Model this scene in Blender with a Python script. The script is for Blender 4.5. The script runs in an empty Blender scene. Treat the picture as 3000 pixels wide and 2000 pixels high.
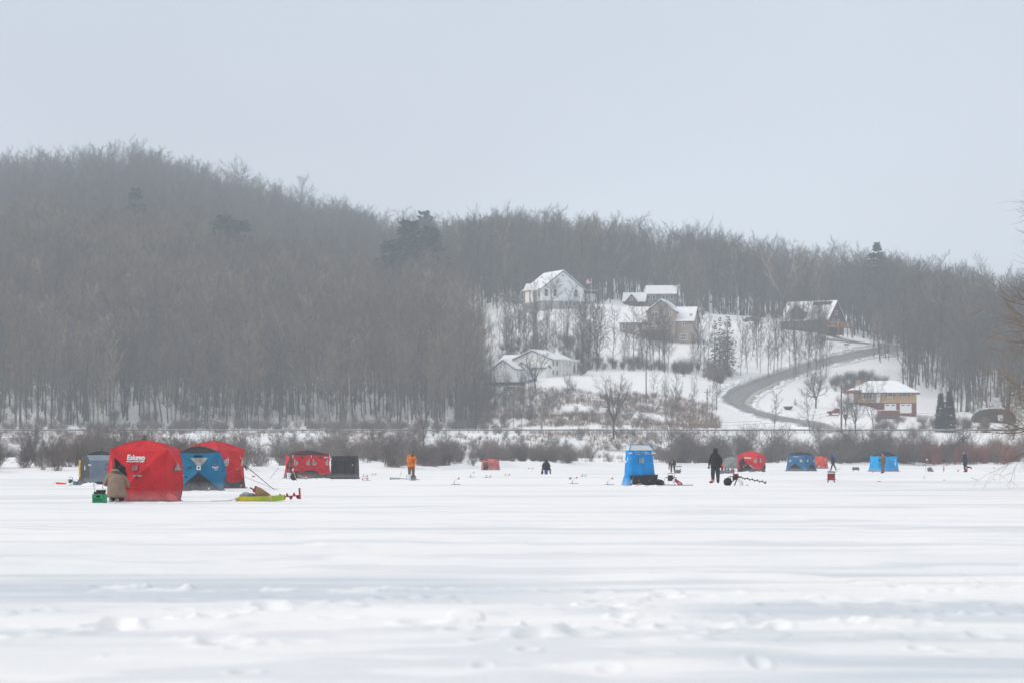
import bpy, bmesh, math, random
import numpy as np
from mathutils import Vector, Matrix
PI = math.pi
R = math.radians
scene = bpy.context.scene
col = scene.collection

# ------------------------------------------------------------------ camera model
FPX, HCAM, YHOR = 8333.0, 1.5, 1335.0          # focal length in photo pixels, eye height, horizon row


def PX(px, Y):
    return (px - 1500.0) * Y / FPX


def ZPY(py, Y):
    return HCAM + (YHOR - py) * Y / FPX


def ICE(px, py):
    """a point of the lake ice seen at a photo pixel -> X, Y and the metres per pixel there"""
    Y = HCAM * FPX / (py - YHOR)
    return PX(px, Y), Y, Y / FPX


cam_d = bpy.data.cameras.new("camera")
cam = bpy.data.objects.new("camera", cam_d)
col.objects.link(cam)
cam.location = (0, 0, HCAM)
cam.rotation_euler = (R(90), 0, 0)
cam_d.sensor_width = 36.0
cam_d.lens = FPX / 3000.0 * 36.0
cam_d.shift_y = (YHOR - 1000.0) / 3000.0
cam_d.clip_start = 0.5
cam_d.clip_end = 6000
cam_d.dof.use_dof = True
cam_d.dof.focus_distance = 115.0
cam_d.dof.aperture_fstop = 2.5
scene.camera = cam
scene.render.engine = 'CYCLES'
scene.cycles.use_denoising = True
scene.cycles.max_bounces = 5
scene.cycles.diffuse_bounces = 3
scene.cycles.volume_bounces = 1
scene.cycles.transparent_max_bounces = 12
scene.cycles.caustics_reflective = False
scene.cycles.caustics_refractive = False
scene.view_settings.view_transform = 'Standard'
scene.view_settings.look = 'None'
scene.view_settings.exposure = 0.05
scene.view_settings.gamma = 1.0

# ------------------------------------------------------------------ sky and sun
SUN_EL, SUN_AZ = R(34), R(-100)                  # azimuth from +Y, negative = towards the left
w = bpy.data.worlds.new("World")
scene.world = w
w.use_nodes = True
nt = w.node_tree
nt.nodes.clear()
out = nt.nodes.new('ShaderNodeOutputWorld')
bg = nt.nodes.new('ShaderNodeBackground')
sky = nt.nodes.new('ShaderNodeTexSky')
sky.sky_type = 'NISHITA'
sky.sun_disc = False
sky.sun_elevation = SUN_EL
sky.sun_rotation = SUN_AZ
sky.air_density = 1.0
sky.dust_density = 4.0
tc = nt.nodes.new('ShaderNodeTexCoord')
sep = nt.nodes.new('ShaderNodeSeparateXYZ')
nt.links.new(tc.outputs['Generated'], sep.inputs[0])
ramp = nt.nodes.new('ShaderNodeValToRGB')       # a closed deck of thin cloud
cr = ramp.color_ramp
cr.elements[0].position = 0.0
cr.elements[0].color = (0.790, 0.880, 0.960, 1)
cr.elements[1].position = 0.085
cr.elements[1].color = (0.760, 0.825, 0.925, 1)
for p, c in ((0.165, (0.655, 0.705, 0.825)), (0.5, (0.73, 0.745, 0.775)), (1.0, (0.84, 0.84, 0.85))):
    e = cr.elements.new(p)
    e.color = (*c, 1)
nt.links.new(sep.outputs['Z'], ramp.inputs[0])
noi = nt.nodes.new('ShaderNodeTexNoise')
noi.inputs['Scale'].default_value = 3.2
noi.inputs['Detail'].default_value = 3.0
mp = nt.nodes.new('ShaderNodeMapping')
mp.inputs['Scale'].default_value = (1.0, 1.0, 2.2)
nt.links.new(tc.outputs['Generated'], mp.inputs[0])
nt.links.new(mp.outputs[0], noi.inputs['Vector'])
mr = nt.nodes.new('ShaderNodeMapRange')
mr.inputs['From Min'].default_value = 0.3
mr.inputs['From Max'].default_value = 0.7
mr.inputs['To Min'].default_value = 9.2
mr.inputs['To Max'].default_value = 10.6
nt.links.new(noi.outputs['Fac'], mr.inputs['Value'])
mul = nt.nodes.new('ShaderNodeVectorMath')
mul.operation = 'SCALE'
nt.links.new(ramp.outputs[0], mul.inputs[0])
nt.links.new(mr.outputs[0], mul.inputs['Scale'])
mixc = nt.nodes.new('ShaderNodeMix')
mixc.data_type = 'RGBA'
mixc.inputs['Factor'].default_value = 0.9
nt.links.new(sky.outputs[0], mixc.inputs['A'])
nt.links.new(mul.outputs[0], mixc.inputs['B'])
nt.links.new(mixc.outputs['Result'], bg.inputs['Color'])
bg.inputs['Strength'].default_value = 0.1
nt.links.new(bg.outputs[0], out.inputs['Surface'])
w.cycles.sampling_method = 'MANUAL'
w.cycles.sample_map_resolution = 512

sun_d = bpy.data.lights.new("sun", 'SUN')
sun_d.energy = 1.5
sun_d.angle = R(16)
sun_d.color = (1.0, 0.95, 0.88)
sun = bpy.data.objects.new("sun", sun_d)
col.objects.link(sun)
sun_dir = Vector((math.sin(SUN_AZ) * math.cos(SUN_EL), math.cos(SUN_AZ) * math.cos(SUN_EL), math.sin(SUN_EL)))
sun.rotation_euler = sun_dir.to_track_quat('Z', 'Y').to_euler()

# ------------------------------------------------------------------ materials
MATS = {}


def mat(name, color, rough=0.8, metal=0.0, var=0.12, scale=3.0, bump=0.0, bscale=None, spec=0.3, hue=None, objrand=0.0, stretch=None, trans=0.0):
    """procedural: base colour broken up by noise, optional bump, optional per-object variation"""
    if name in MATS:
        return MATS[name]
    m = bpy.data.materials.new(name)
    m.use_nodes = True
    t = m.node_tree
    b = t.nodes['Principled BSDF']
    b.inputs['Roughness'].default_value = rough
    b.inputs['Metallic'].default_value = metal
    b.inputs['Specular IOR Level'].default_value = spec
    if trans:
        b.inputs['Transmission Weight'].default_value = trans
    tcn = t.nodes.new('ShaderNodeTexCoord')
    vec = tcn.outputs['Object']
    if stretch:
        mpn = t.nodes.new('ShaderNodeMapping')
        mpn.inputs['Scale'].default_value = stretch
        t.links.new(vec, mpn.inputs[0])
        vec = mpn.outputs[0]
    n = t.nodes.new('ShaderNodeTexNoise')
    n.inputs['Scale'].default_value = scale
    n.inputs['Detail'].default_value = 4
    t.links.new(vec, n.inputs['Vector'])
    c2 = hue or tuple(max(0, c * (1 - 2 * var)) for c in color)
    c1 = tuple(min(1, c * (1 + var)) for c in color)
    mx = t.nodes.new('ShaderNodeMix')
    mx.data_type = 'RGBA'
    mx.inputs['A'].default_value = (*c1, 1)
    mx.inputs['B'].default_value = (*c2, 1)
    rr = t.nodes.new('ShaderNodeMapRange')
    rr.inputs['From Min'].default_value = 0.32
    rr.inputs['From Max'].default_value = 0.68
    t.links.new(n.outputs['Fac'], rr.inputs['Value'])
    t.links.new(rr.outputs[0], mx.inputs['Factor'])
    colo = mx.outputs['Result']
    if objrand:
        oi = t.nodes.new('ShaderNodeObjectInfo')
        hs = t.nodes.new('ShaderNodeHueSaturation')
        r2 = t.nodes.new('ShaderNodeMapRange')
        r2.inputs['To Min'].default_value = 1 - objrand
        r2.inputs['To Max'].default_value = 1 + objrand
        t.links.new(oi.outputs['Random'], r2.inputs['Value'])
        t.links.new(r2.outputs[0], hs.inputs['Value'])
        t.links.new(colo, hs.inputs['Color'])
        colo = hs.outputs['Color']
    t.links.new(colo, b.inputs['Base Color'])
    if bump:
        n2 = t.nodes.new('ShaderNodeTexNoise')
        n2.inputs['Scale'].default_value = bscale or scale * 4
        n2.inputs['Detail'].default_value = 5
        t.links.new(vec, n2.inputs['Vector'])
        bp = t.nodes.new('ShaderNodeBump')
        bp.inputs['Strength'].default_value = bump
        bp.inputs['Distance'].default_value = 0.05
        t.links.new(n2.outputs['Fac'], bp.inputs['Height'])
        t.links.new(bp.outputs[0], b.inputs['Normal'])
    MATS[name] = m
    return m


# ------------------------------------------------------------------ objects
def tag(o, label=None, cat=None, group=None, kind=None):
    if label:
        o['label'] = label
    if cat:
        o['category'] = cat
    if group:
        o['group'] = group
    if kind:
        o['kind'] = kind
    return o


def thing(name, label, cat, loc=(0, 0, 0), rz=0.0, group=None):
    o = bpy.data.objects.new(name, None)
    o.empty_display_size = 0.2
    col.objects.link(o)
    o.location = loc
    o.rotation_euler = (0, 0, rz)
    return tag(o, label, cat, group)


class MB:
    """collects shapes; build() links them as ONE mesh object"""

    def __init__(self):
        self.v, self.f, self.mi = [], [], []
        self.m = 0

    def add(self, vs, fs):
        b = len(self.v)
        self.v.extend([tuple(p) for p in vs])
        self.f.extend([tuple(i + b for i in f) for f in fs])
        self.mi.extend([self.m] * len(fs))
        return self

    def box(self, c, s, rz=0.0, rot=None, taper=1.0):
        hx, hy, hz = s[0] / 2, s[1] / 2, s[2] / 2
        pts = []
        for z in (-1, 1):
            k = taper if z > 0 else 1.0
            for x, y in ((-1, -1), (1, -1), (1, 1), (-1, 1)):
                pts.append(Vector((x * hx * k, y * hy * k, z * hz)))
        M = rot or Matrix.Rotation(rz, 3, 'Z')
        pts = [M @ p + Vector(c) for p in pts]
        return self.add(pts, [(3, 2, 1, 0), (4, 5, 6, 7), (0, 1, 5, 4), (1, 2, 6, 5), (2, 3, 7, 6), (3, 0, 4, 7)])

    def rbox(self, c, s, r=0.02, rz=0.0):
        """box with chamfered vertical and top edges"""
        hx, hy, hz = s[0] / 2, s[1] / 2, s[2] / 2

        def ring(ix, z):
            x, y = hx - ix, hy - ix
            q = r
            return [(-x + q, -y, z), (x - q, -y, z), (x, -y + q, z), (x, y - q, z), (x - q, y, z), (-x + q, y, z), (-x, y - q, z), (-x, -y + q, z)]
        M = Matrix.Rotation(rz, 3, 'Z')
        pts = [M @ Vector(p) + Vector(c) for p in ring(r * .6, -hz) + ring(0, -hz + r) + ring(0, hz - r) + ring(r * .8, hz)]
        fs = [tuple(range(7, -1, -1)), tuple(range(24, 32))]
        for k in range(3):
            for i in range(8):
                j = (i + 1) % 8
                fs.append((k * 8 + i, k * 8 + j, k * 8 + 8 + j, k * 8 + 8 + i))
        return self.add(pts, fs)

    def tube(self, pts, rad, n=6, cap=True, closed=False):
        pts = [Vector(p) for p in pts]
        N = len(pts)
        if not hasattr(rad, '__len__'):
            rad = [rad] * N
        vs, fs = [], []
        for i, p in enumerate(pts):
            if closed:
                d = pts[(i + 1) % N] - pts[i - 1]
            else:
                d = pts[min(i + 1, N - 1)] - pts[max(i - 1, 0)]
            d = d.normalized() if d.length > 1e-9 else Vector((0, 0, 1))
            a = Vector((0, 0, 1)) if abs(d.z) < 0.9 else Vector((1, 0, 0))
            u = d.cross(a).normalized()
            v = d.cross(u)
            for k in range(n):
                t = 2 * PI * k / n
                vs.append(p + (u * math.cos(t) + v * math.sin(t)) * rad[i])
        for i in range(N if closed else N - 1):
            i2 = (i + 1) % N
            for k in range(n):
                k2 = (k + 1) % n
                fs.append((i * n + k, i * n + k2, i2 * n + k2, i2 * n + k))
        if cap and not closed:
            fs.append(tuple(range(n - 1, -1, -1)))
            fs.append(tuple((N - 1) * n + k for k in range(n)))
        return self.add(vs, fs)

    def lathe(self, prof, c=(0, 0, 0), n=16, M=None):
        """prof: (radius, z) from bottom to top"""
        vs, fs = [], []
        for r, z in prof:
            for k in range(n):
                t = 2 * PI * k / n
                p = Vector((r * math.cos(t), r * math.sin(t), z))
                vs.append((M @ p if M else p) + Vector(c))
        for i in range(len(prof) - 1):
            for k in range(n):
                k2 = (k + 1) % n
                fs.append((i * n + k, i * n + k2, (i + 1) * n + k2, (i + 1) * n + k))
        fs.append(tuple(range(n - 1, -1, -1)))
        fs.append(tuple((len(prof) - 1) * n + k for k in range(n)))
        return self.add(vs, fs)

    def ball(self, c, r, n=10, m=7, M=None):
        r = r if hasattr(r, '__len__') else (r, r, r)
        vs, fs = [Vector((0, 0, -r[2]))], []
        for i in range(1, m):
            a = -PI / 2 + PI * i / m
            for k in range(n):
                t = 2 * PI * k / n
                vs.append(Vector((r[0] * math.cos(a) * math.cos(t), r[1] * math.cos(a) * math.sin(t), r[2] * math.sin(a))))
        vs.append(Vector((0, 0, r[2])))
        for k in range(n):
            fs.append((0, 1 + (k + 1) % n, 1 + k))
            e = 1 + (m - 2) * n
            fs.append((len(vs) - 1, e + k, e + (k + 1) % n))
        for i in range(m - 2):
            for k in range(n):
                k2 = (k + 1) % n
                fs.append((1 + i * n + k, 1 + i * n + k2, 1 + (i + 1) * n + k2, 1 + (i + 1) * n + k))
        return self.add([(M @ p if M else p) + Vector(c) for p in vs], fs)

    def quad(self, a, b, c, d):
        return self.add([a, b, c, d], [(0, 1, 2, 3)])

    def slab(self, pts, n, th):
        """flat polygon given thickness th along n"""
        n = Vector(n).normalized() * th
        k = len(pts)
        vs = [Vector(p) for p in pts] + [Vector(p) + n for p in pts]
        fs = [tuple(range(k - 1, -1, -1)), tuple(range(k, 2 * k))]
        for i in range(k):
            j = (i + 1) % k
            fs.append((i, j, k + j, k + i))
        return self.add(vs, fs)

    def mesh(self, name, mats, smooth=False, weld=0.0):
        me = bpy.data.meshes.new(name)
        me.from_pydata([tuple(p) for p in self.v], [], self.f)
        for m in (mats if isinstance(mats, (list, tuple)) else [mats]):
            me.materials.append(m)
        if any(self.mi):
            me.polygons.foreach_set('material_index', self.mi)
        if smooth:
            me.polygons.foreach_set('use_smooth', [True] * len(me.polygons))
        if weld:
            bmw = bmesh.new()
            bmw.from_mesh(me)
            bmesh.ops.remove_doubles(bmw, verts=bmw.verts, dist=weld)
            bmw.to_mesh(me)
            bmw.free()
            me.set_sharp_from_angle(angle=R(14))
        me.update()
        return me

    def build(self, name, mats, parent=None, smooth=False, loc=None, rz=0.0, label=None, weld=0.0):
        o = bpy.data.objects.new(name, self.mesh(name, mats, smooth, weld))
        col.objects.link(o)
        if parent is not None:
            o.parent = parent
        if loc is not None:
            o.location = loc
            o.rotation_euler = (0, 0, rz)
        if label:
            o['label'] = label
        return o


def copy_thing(src, loc, rz=0.0, sc=None, label=None, group=None):
    def cp(o, parent):
        c = o.copy()
        col.objects.link(c)
        c.parent = parent
        for ch in o.children:
            cp(ch, c)
        return c
    kids = list(src.children)
    c = src.copy()
    col.objects.link(c)
    for ch in kids:
        cp(ch, c)
    c.location = loc
    c.rotation_euler = (0, 0, rz)
    if sc is not None:
        c.scale = sc if hasattr(sc, '__len__') else (sc, sc, sc)
    if label:
        c['label'] = label
    if group:
        c['group'] = group
    return c


# ------------------------------------------------------------------ noise
def vnoise(x, y, seed=0):
    x = np.asarray(x, float)
    y = np.asarray(y, float)
    xi = np.floor(x).astype(np.int64)
    yi = np.floor(y).astype(np.int64)
    fx, fy = x - xi, y - yi
    fx = fx * fx * (3 - 2 * fx)
    fy = fy * fy * (3 - 2 * fy)

    def h(a, b):
        n = (a * 374761393 + b * 668265263 + seed * 974711) & 0x7fffffff
        n = ((n ^ (n >> 13)) * 1274126177) & 0x7fffffff
        n = n ^ (n >> 16)
        return (n & 0xffff) / 65535.0
    return (h(xi, yi) * (1 - fx) + h(xi + 1, yi) * fx) * (1 - fy) + (h(xi, yi + 1) * (1 - fx) + h(xi + 1, yi + 1) * fx) * fy


def fbm(x, y, seed=0, oct=4):
    s, a, t = 0, 1.0, 0
    for i in range(oct):
        s = s + a * vnoise(x * 2 ** i, y * 2 ** i, seed + i * 17)
        t += a
        a *= 0.5
    return s / t


def sstep(a, b, x):
    t = np.clip((np.asarray(x, float) - a) / (b - a), 0, 1)
    return t * t * (3 - 2 * t)


def grid_mesh(name, XX, YY, ZZ, m, attrs=None, smooth=True):
    nr, nc = XX.shape
    me = bpy.data.meshes.new(name)
    co = np.stack([XX, YY, ZZ], -1).reshape(-1, 3).astype(np.float32)
    idx = np.arange(nr * nc).reshape(nr, nc)
    q = np.stack([idx[:-1, :-1], idx[:-1, 1:], idx[1:, 1:], idx[1:, :-1]], -1).reshape(-1, 4)
    me.vertices.add(len(co))
    me.vertices.foreach_set('co', co.ravel())
    me.loops.add(q.size)
    me.loops.foreach_set('vertex_index', q.ravel().astype(np.int32))
    me.polygons.add(len(q))
    me.polygons.foreach_set('loop_start', np.arange(0, q.size, 4, dtype=np.int32))
    me.polygons.foreach_set('use_smooth', np.full(len(q), smooth))
    me.update(calc_edges=True)
    for k, a in (attrs or {}).items():
        at = me.attributes.new(k, 'FLOAT', 'POINT')
        at.data.foreach_set('value', a.ravel().astype(np.float32))
    me.materials.append(m)
    o = bpy.data.objects.new(name, me)
    col.objects.link(o)
    return o
# ------------------------------------------------------------------ snow and ice materials
def snow_mat(name, ice_shade_attr=None):
    m = bpy.data.materials.new(name)
    m.use_nodes = True
    t = m.node_tree
    b = t.nodes['Principled BSDF']
    b.inputs['Roughness'].default_value = 0.65
    b.inputs['Specular IOR Level'].default_value = 0.25
    tcn = t.nodes.new('ShaderNodeTexCoord')
    n = t.nodes.new('ShaderNodeTexNoise')
    n.inputs['Scale'].default_value = 0.12
    n.inputs['Detail'].default_value = 6
    t.links.new(tcn.outputs['Object'], n.inputs['Vector'])
    mx = t.nodes.new('ShaderNodeMix')
    mx.data_type = 'RGBA'
    mx.inputs['A'].default_value = (0.94, 0.942, 0.945, 1)
    mx.inputs['B'].default_value = (0.90, 0.905, 0.918, 1)
    t.links.new(n.outputs['Fac'], mx.inputs['Factor'])
    c = mx.outputs['Result']
    if ice_shade_attr:
        at = t.nodes.new('ShaderNodeAttribute')
        at.attribute_name = ice_shade_attr
        m2 = t.nodes.new('ShaderNodeMix')
        m2.data_type = 'RGBA'
        m2.inputs['B'].default_value = (0.64, 0.69, 0.74, 1)  # bare ice tone, also used for the painted dent shadows
        t.links.new(at.outputs['Fac'], m2.inputs['Factor'])
        t.links.new(c, m2.inputs['A'])
        c = m2.outputs['Result']
        r = t.nodes.new('ShaderNodeMapRange')
        r.inputs['To Min'].default_value = 0.65
        r.inputs['To Max'].default_value = 0.38
        t.links.new(at.outputs['Fac'], r.inputs['Value'])
        t.links.new(r.outputs[0], b.inputs['Roughness'])
    else:                                        # dead grass and leaf litter showing through on the banks
        at = t.nodes.new('ShaderNodeAttribute')
        at.attribute_name = 'litter'
        n3 = t.nodes.new('ShaderNodeTexNoise')
        n3.inputs['Scale'].default_value = 0.9
        n3.inputs['Detail'].default_value = 6
        t.links.new(tcn.outputs['Object'], n3.inputs['Vector'])
        ad = t.nodes.new('ShaderNodeMath')
        ad.operation = 'ADD'
        t.links.new(n3.outputs['Fac'], ad.inputs[0])
        t.links.new(at.outputs['Fac'], ad.inputs[1])
        r = t.nodes.new('ShaderNodeMapRange')
        r.inputs['From Min'].default_value = 0.98
        r.inputs['From Max'].default_value = 1.12
        t.links.new(ad.outputs[0], r.inputs['Value'])
        m2 = t.nodes.new('ShaderNodeMix')
        m2.data_type = 'RGBA'
        m2.inputs['B'].default_value = (0.16, 0.115, 0.085, 1)
        t.links.new(r.outputs[0], m2.inputs['Factor'])
        t.links.new(c, m2.inputs['A'])
        c = m2.outputs['Result']
    t.links.new(c, b.inputs['Base Color'])
    n2 = t.nodes.new('ShaderNodeTexNoise')
    n2.inputs['Scale'].default_value = 9.0
    n2.inputs['Detail'].default_value = 6
    t.links.new(tcn.outputs['Object'], n2.inputs['Vector'])
    bp = t.nodes.new('ShaderNodeBump')
    bp.inputs['Strength'].default_value = 0.25
    bp.inputs['Distance'].default_value = 0.04
    t.links.new(n2.outputs['Fac'], bp.inputs['Height'])
    t.links.new(bp.outputs[0], b.inputs['Normal'])
    return m


M_SNOW = snow_mat('snow')
M_LAKE = snow_mat('lake_snow', 'ice')
M_SNOWCAP = mat('roof_snow', (0.90, 0.91, 0.93), 0.7, var=0.03, scale=0.6, bump=0.3, bscale=3)

# ------------------------------------------------------------------ terrain
YROAD = 570.0
SH_U = [-3000, 0, 500, 900, 1300, 1500, 1900, 2200, 2700, 3000, 6000]
SH_Y = [232, 236, 240, 287, 315, 372, 403, 405, 431, 420, 420]
COLS = {
    -2500: [(600, 1262), (640, 1215), (900, 800), (1400, 600), (1750, 590)],
    0: [(600, 1262), (640, 1222), (900, 795), (1400, 572), (1750, 585)],
    400: [(600, 1262), (640, 1228), (900, 800), (1400, 552), (1750, 575)],
    700: [(600, 1262), (640, 1230), (900, 875), (1400, 628), (1750, 640)],
    900: [(600, 1262), (640, 1232), (900, 925), (1400, 688), (1750, 700)],
    1150: [(600, 1262), (640, 1232), (850, 975), (1250, 770), (1750, 790)],
    1400: [(600, 1262), (640, 1225), (700, 1155), (780, 1020), (850, 905), (920, 868), (1300, 800), (1750, 820)],
    1500: [(600, 1262), (635, 1200), (660, 1118), (700, 1085), (760, 985), (800, 915), (860, 885), (920, 862), (1300, 795), (1750, 815)],
    1640: [(600, 1262), (635, 1195), (660, 1112), (700, 1085), (740, 1005), (785, 925), (805, 897), (900, 868), (1300, 795), (1750, 815)],
    1800: [(600, 1262), (640, 1185), (668, 1108), (700, 1090), (735, 1035), (760, 985), (800, 915), (840, 893), (920, 875), (1300, 815), (1750, 830)],
    1950: [(600, 1262), (640, 1190), (670, 1110), (700, 1092), (730, 1055), (765, 1000), (830, 945), (900, 912), (1000, 880), (1300, 855), (1750, 865)],
    2080: [(600, 1262), (640, 1205), (675, 1130), (705, 1100), (730, 1065), (765, 1006), (840, 940), (900, 920), (1000, 895), (1300, 870), (1750, 880)],
    2200: [(600, 1262), (640, 1228), (680, 1165), (720, 1098), (770, 1018), (830, 952), (900, 930), (1300, 895), (1750, 905)],
    2400: [(600, 1262), (640, 1230), (680, 1186), (720, 1118), (760, 1058), (800, 995), (820, 972), (900, 945), (1300, 925), (1750, 935)],
    2600: [(600, 1262), (635, 1212), (665, 1200), (700, 1150), (740, 1095), (800, 1042), (840, 1012), (900, 990), (1300, 945), (1750, 950)],
    2760: [(600, 1262), (640, 1222), (680, 1195), (760, 1115), (840, 1050), (900, 1020), (1300, 955), (1750, 960)],
    3000: [(600, 1262), (640, 1242), (700, 1190), (800, 1095), (900, 1040), (1100, 985), (1300, 960), (1750, 965)],
    5500: [(600, 1262), (640, 1242), (700, 1195), (800, 1110), (900, 1060), (1100, 1000), (1300, 975), (1750, 980)],
}
GU = np.concatenate([np.arange(-2400, -200, 100), np.arange(-200, 3200, 12.5), np.arange(3200, 5401, 100)])
GY = np.concatenate([np.arange(215, 470, 5), np.arange(470, 530, 4), np.arange(530, 900, 2.5), np.arange(900, 1751, 12)])


def _smooth(v, k):
    ker = np.hanning(k + 2)[1:-1]
    ker /= ker.sum()
    return np.convolve(np.pad(v, k // 2, mode='edge'), ker, mode='valid')[:len(v)]


_ZR = ZPY(1268, YROAD)
_prof = []
for k in sorted(COLS):
    pts = COLS[k]
    ys = np.array([p[0] for p in pts], float)
    zs = np.array([ZPY(p[1], p[0]) for p in pts])
    yf = np.arange(585, 1751, 2.5)
    zf = np.interp(yf, np.concatenate([[582], ys]), np.concatenate([[_ZR], zs]))
    zf = _smooth(zf, 11)
    _prof.append(np.interp(GY, yf, zf))
_prof = np.array(_prof)
GZ = np.zeros((len(GY), len(GU)))
_ks = np.array(sorted(COLS), float)
for j in range(len(GY)):
    GZ[j] = np.interp(GU, _ks, _prof[:, j])
for j in range(len(GY)):                         # soften the seams between neighbouring profiles
    GZ[j] = _smooth(GZ[j], 7)
UU, YY_ = np.meshgrid(GU, GY)
XX_ = (UU - 1500) * YY_ / FPX
_sh = np.interp(UU, SH_U, SH_Y) + 7 * (fbm(XX_ / 9, YY_ * 0 + 3, 5) - .5) * 2
_d = YY_ - _sh
bank = np.where(_d < 0, -0.35 + np.clip(_d, -40, 0) * 0.01, 0)
low = -0.35 + 0.85 * sstep(-6, 9, _d) + 0.5 * sstep(10, 120, _d)
bk = sstep(YROAD - 40, YROAD - 7, YY_)
GZ = np.where(YY_ < YROAD + 12, low * (1 - bk) + _ZR * bk, GZ)
_amp = np.clip((YY_ - _sh) / 20, 0, 1) * np.where(np.abs(YY_ - YROAD) < 14, 0.06, 1)
GZ = GZ + _amp * ((fbm(XX_ / 14, YY_ / 14, 11) - .5) * 1.1 + (fbm(XX_ / 3.5, YY_ / 4, 12, 3) - .5) * 0.35)


def ground(X, Y):
    u = 1500 + X * FPX / Y
    j = int(np.clip(np.searchsorted(GY, Y) - 1, 0, len(GY) - 2))
    i = int(np.clip(np.searchsorted(GU, u) - 1, 0, len(GU) - 2))
    fy = min(max((Y - GY[j]) / (GY[j + 1] - GY[j]), 0), 1)
    fx = min(max((u - GU[i]) / (GU[i + 1] - GU[i]), 0), 1)
    return float((GZ[j, i] * (1 - fx) + GZ[j, i + 1] * fx) * (1 - fy) + (GZ[j + 1, i] * (1 - fx) + GZ[j + 1, i + 1] * fx) * fy)


def hit(px, py, y0=585, y1=1500):
    """first ground point past y0 seen at photo pixel (px, py)"""
    prev = None
    for Y in np.arange(y0, y1, 1.0):
        g = ground(PX(px, Y), Y)
        e = ZPY(py, Y) - g
        if prev is not None and e <= 0:
            return PX(px, Y), float(Y), g
        prev = e
    return PX(px, y1), float(y1), ground(PX(px, y1), y1)


def upx(X, Y):
    return 1500 + X * FPX / Y


# litter: brown weeds on the slope between the highway and the lower house, and leaf litter under the woods
_lit = np.zeros_like(GZ)
_lit += 0.36 * sstep(1380, 1480, UU) * (1 - sstep(2050, 2120, UU)) * sstep(598, 606, YY_) * (1 - sstep(640, 656, YY_))
_lit += 0.34 * (1 - sstep(1360, 1440, UU)) * sstep(660, 720, YY_)
_lit += 0.36 * sstep(930, 980, YY_)
_lit += 0.30 * sstep(2600, 2700, UU) * sstep(690, 740, YY_)
_lit += 0.22 * sstep(2650, 2760, UU) * sstep(760, 840, YY_)
terrain = grid_mesh('hillside', XX_, YY_, GZ, M_SNOW, {'litter': _lit})
tag(terrain, kind='structure')

g = MB()
g.quad((-1400, -50, -1.0), (1400, -50, -1.0), (1400, 1735, -1.0), (-1400, 1735, -1.0))
tag(g.build('ground', M_SNOWCAP), kind='structure')

# ------------------------------------------------------------------ frozen lake
_py = np.concatenate([[5200, 4200, 3500, 3000, 2700, 2500, 2350, 2230], np.arange(2120, 1480, -2.0), np.arange(1480, 1400, -1.0), np.arange(1400, 1359, -0.6)])
LY = HCAM * FPX / (_py - YHOR)
LU = np.concatenate([np.arange(-14000, -1600, 400), np.arange(-1600, -60, 40), np.arange(-60, 3060, 7.0), np.arange(3060, 4600, 40), np.arange(4600, 17001, 400)])
LUU, LYY = np.meshgrid(LU, LY)
LXX = (LUU - 1500) * LYY / FPX
rng = np.random.default_rng(7)
# wind-scoured ice: long thin streaks, plus the two broad bare bands in front and painted dent shade
str1 = fbm(LXX / 5.5 + 3, LYY / 0.9, 21, 4)
str2 = fbm(LXX / 14 + 9, LYY / 2.6, 31, 4)
far = sstep(45, 160, LYY)
fine = .55 * sstep(.53, .66, fbm(LXX / 9 + 2, LYY / .75, 23, 4)) * sstep(.40, .6, fbm(LXX / 30, LYY / 7, 24, 2))
str3 = fbm(LXX / 26 + 1, LYY / 5.5, 41, 4)
ice = 0.75 * sstep(0.55, 0.68, str1 * .5 + str2 * .5) * (1 - far) + 0.6 * sstep(0.54, 0.66, str2 * .45 + str3 * .55) * (0.35 + .65 * far)
side = np.clip(np.abs(LUU - 1350) / 1500, 0, 1)
ice *= 0.45 + 0.55 * sstep(0.2, 0.95, side)
_wob = 1.6 * (fbm(LXX / 2.2, LYY * 0 + 1, 51) - .5)
_b1 = sstep(28.0, 29.4, LYY + _wob) * (1 - sstep(34.0, 36.5, LYY + _wob)) * (1 - sstep(-1.0, 2.0, LXX + .8 * _wob))
_b2 = sstep(25.2, 25.9, LYY + .4 * _wob) * (1 - sstep(28.8, 30.2, LYY + .6 * _wob)) * sstep(1.2, 3.0, LXX + .8 * _wob)
_crumb = sstep(0.50, 0.62, fbm(LXX / .32, LYY / .8, 61, 3))
_brk = .62 + .38 * sstep(.34, .58, fbm(LXX / 3.4 + 4, LYY / .55, 66, 4))
bands = np.clip(_brk * (_b1 * (1 - .85 * _crumb * sstep(31.2, 31.6, LYY) * (1 - sstep(32.4, 32.9, LYY))) + 1.0 * _b2 * (1 - .7 * _crumb * sstep(28.0, 29, LYY))), 0, 1)
dent_shade = .48 * sstep(.50, .64, fbm(LXX / 1.6 + 7, LYY / 1.1, 77, 3)) * (1 - sstep(40, 60, LYY)) * sstep(.42, .58, fbm(LXX / 4.5, LYY / 3.2, 78, 2))  # bluish shadows of dents painted into the snow colour
ice = np.clip(np.maximum(np.maximum(np.maximum(ice * 1.1, fine * 1.2), bands), dent_shade), 0, 1)
near = 1 - sstep(40, 120, LYY)
LZ = 0.038 * (fbm(LXX / 1.9, LYY / .8, 71, 4) - .5) * (0.25 + near) + 0.05 * (fbm(LXX / 6, LYY / 3.0, 81, 3) - .5)
LZ += 0.055 * sstep(.56, .74, fbm(LXX / 2.6 + 5, LYY / 1.5, 91, 3)) * near * (1 - bands)
LZ += 0.030 * sstep(.52, .6, fbm(LXX / .42, LYY / .9, 95, 3)) * (sstep(21, 26, LYY) * (1 - sstep(35, 41, LYY))) * (1 - bands) * sstep(.45, .55, fbm(LXX / 3.1, LYY / 4, 97, 2))
LZ = LZ * (1 - 0.9 * bands)


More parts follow.
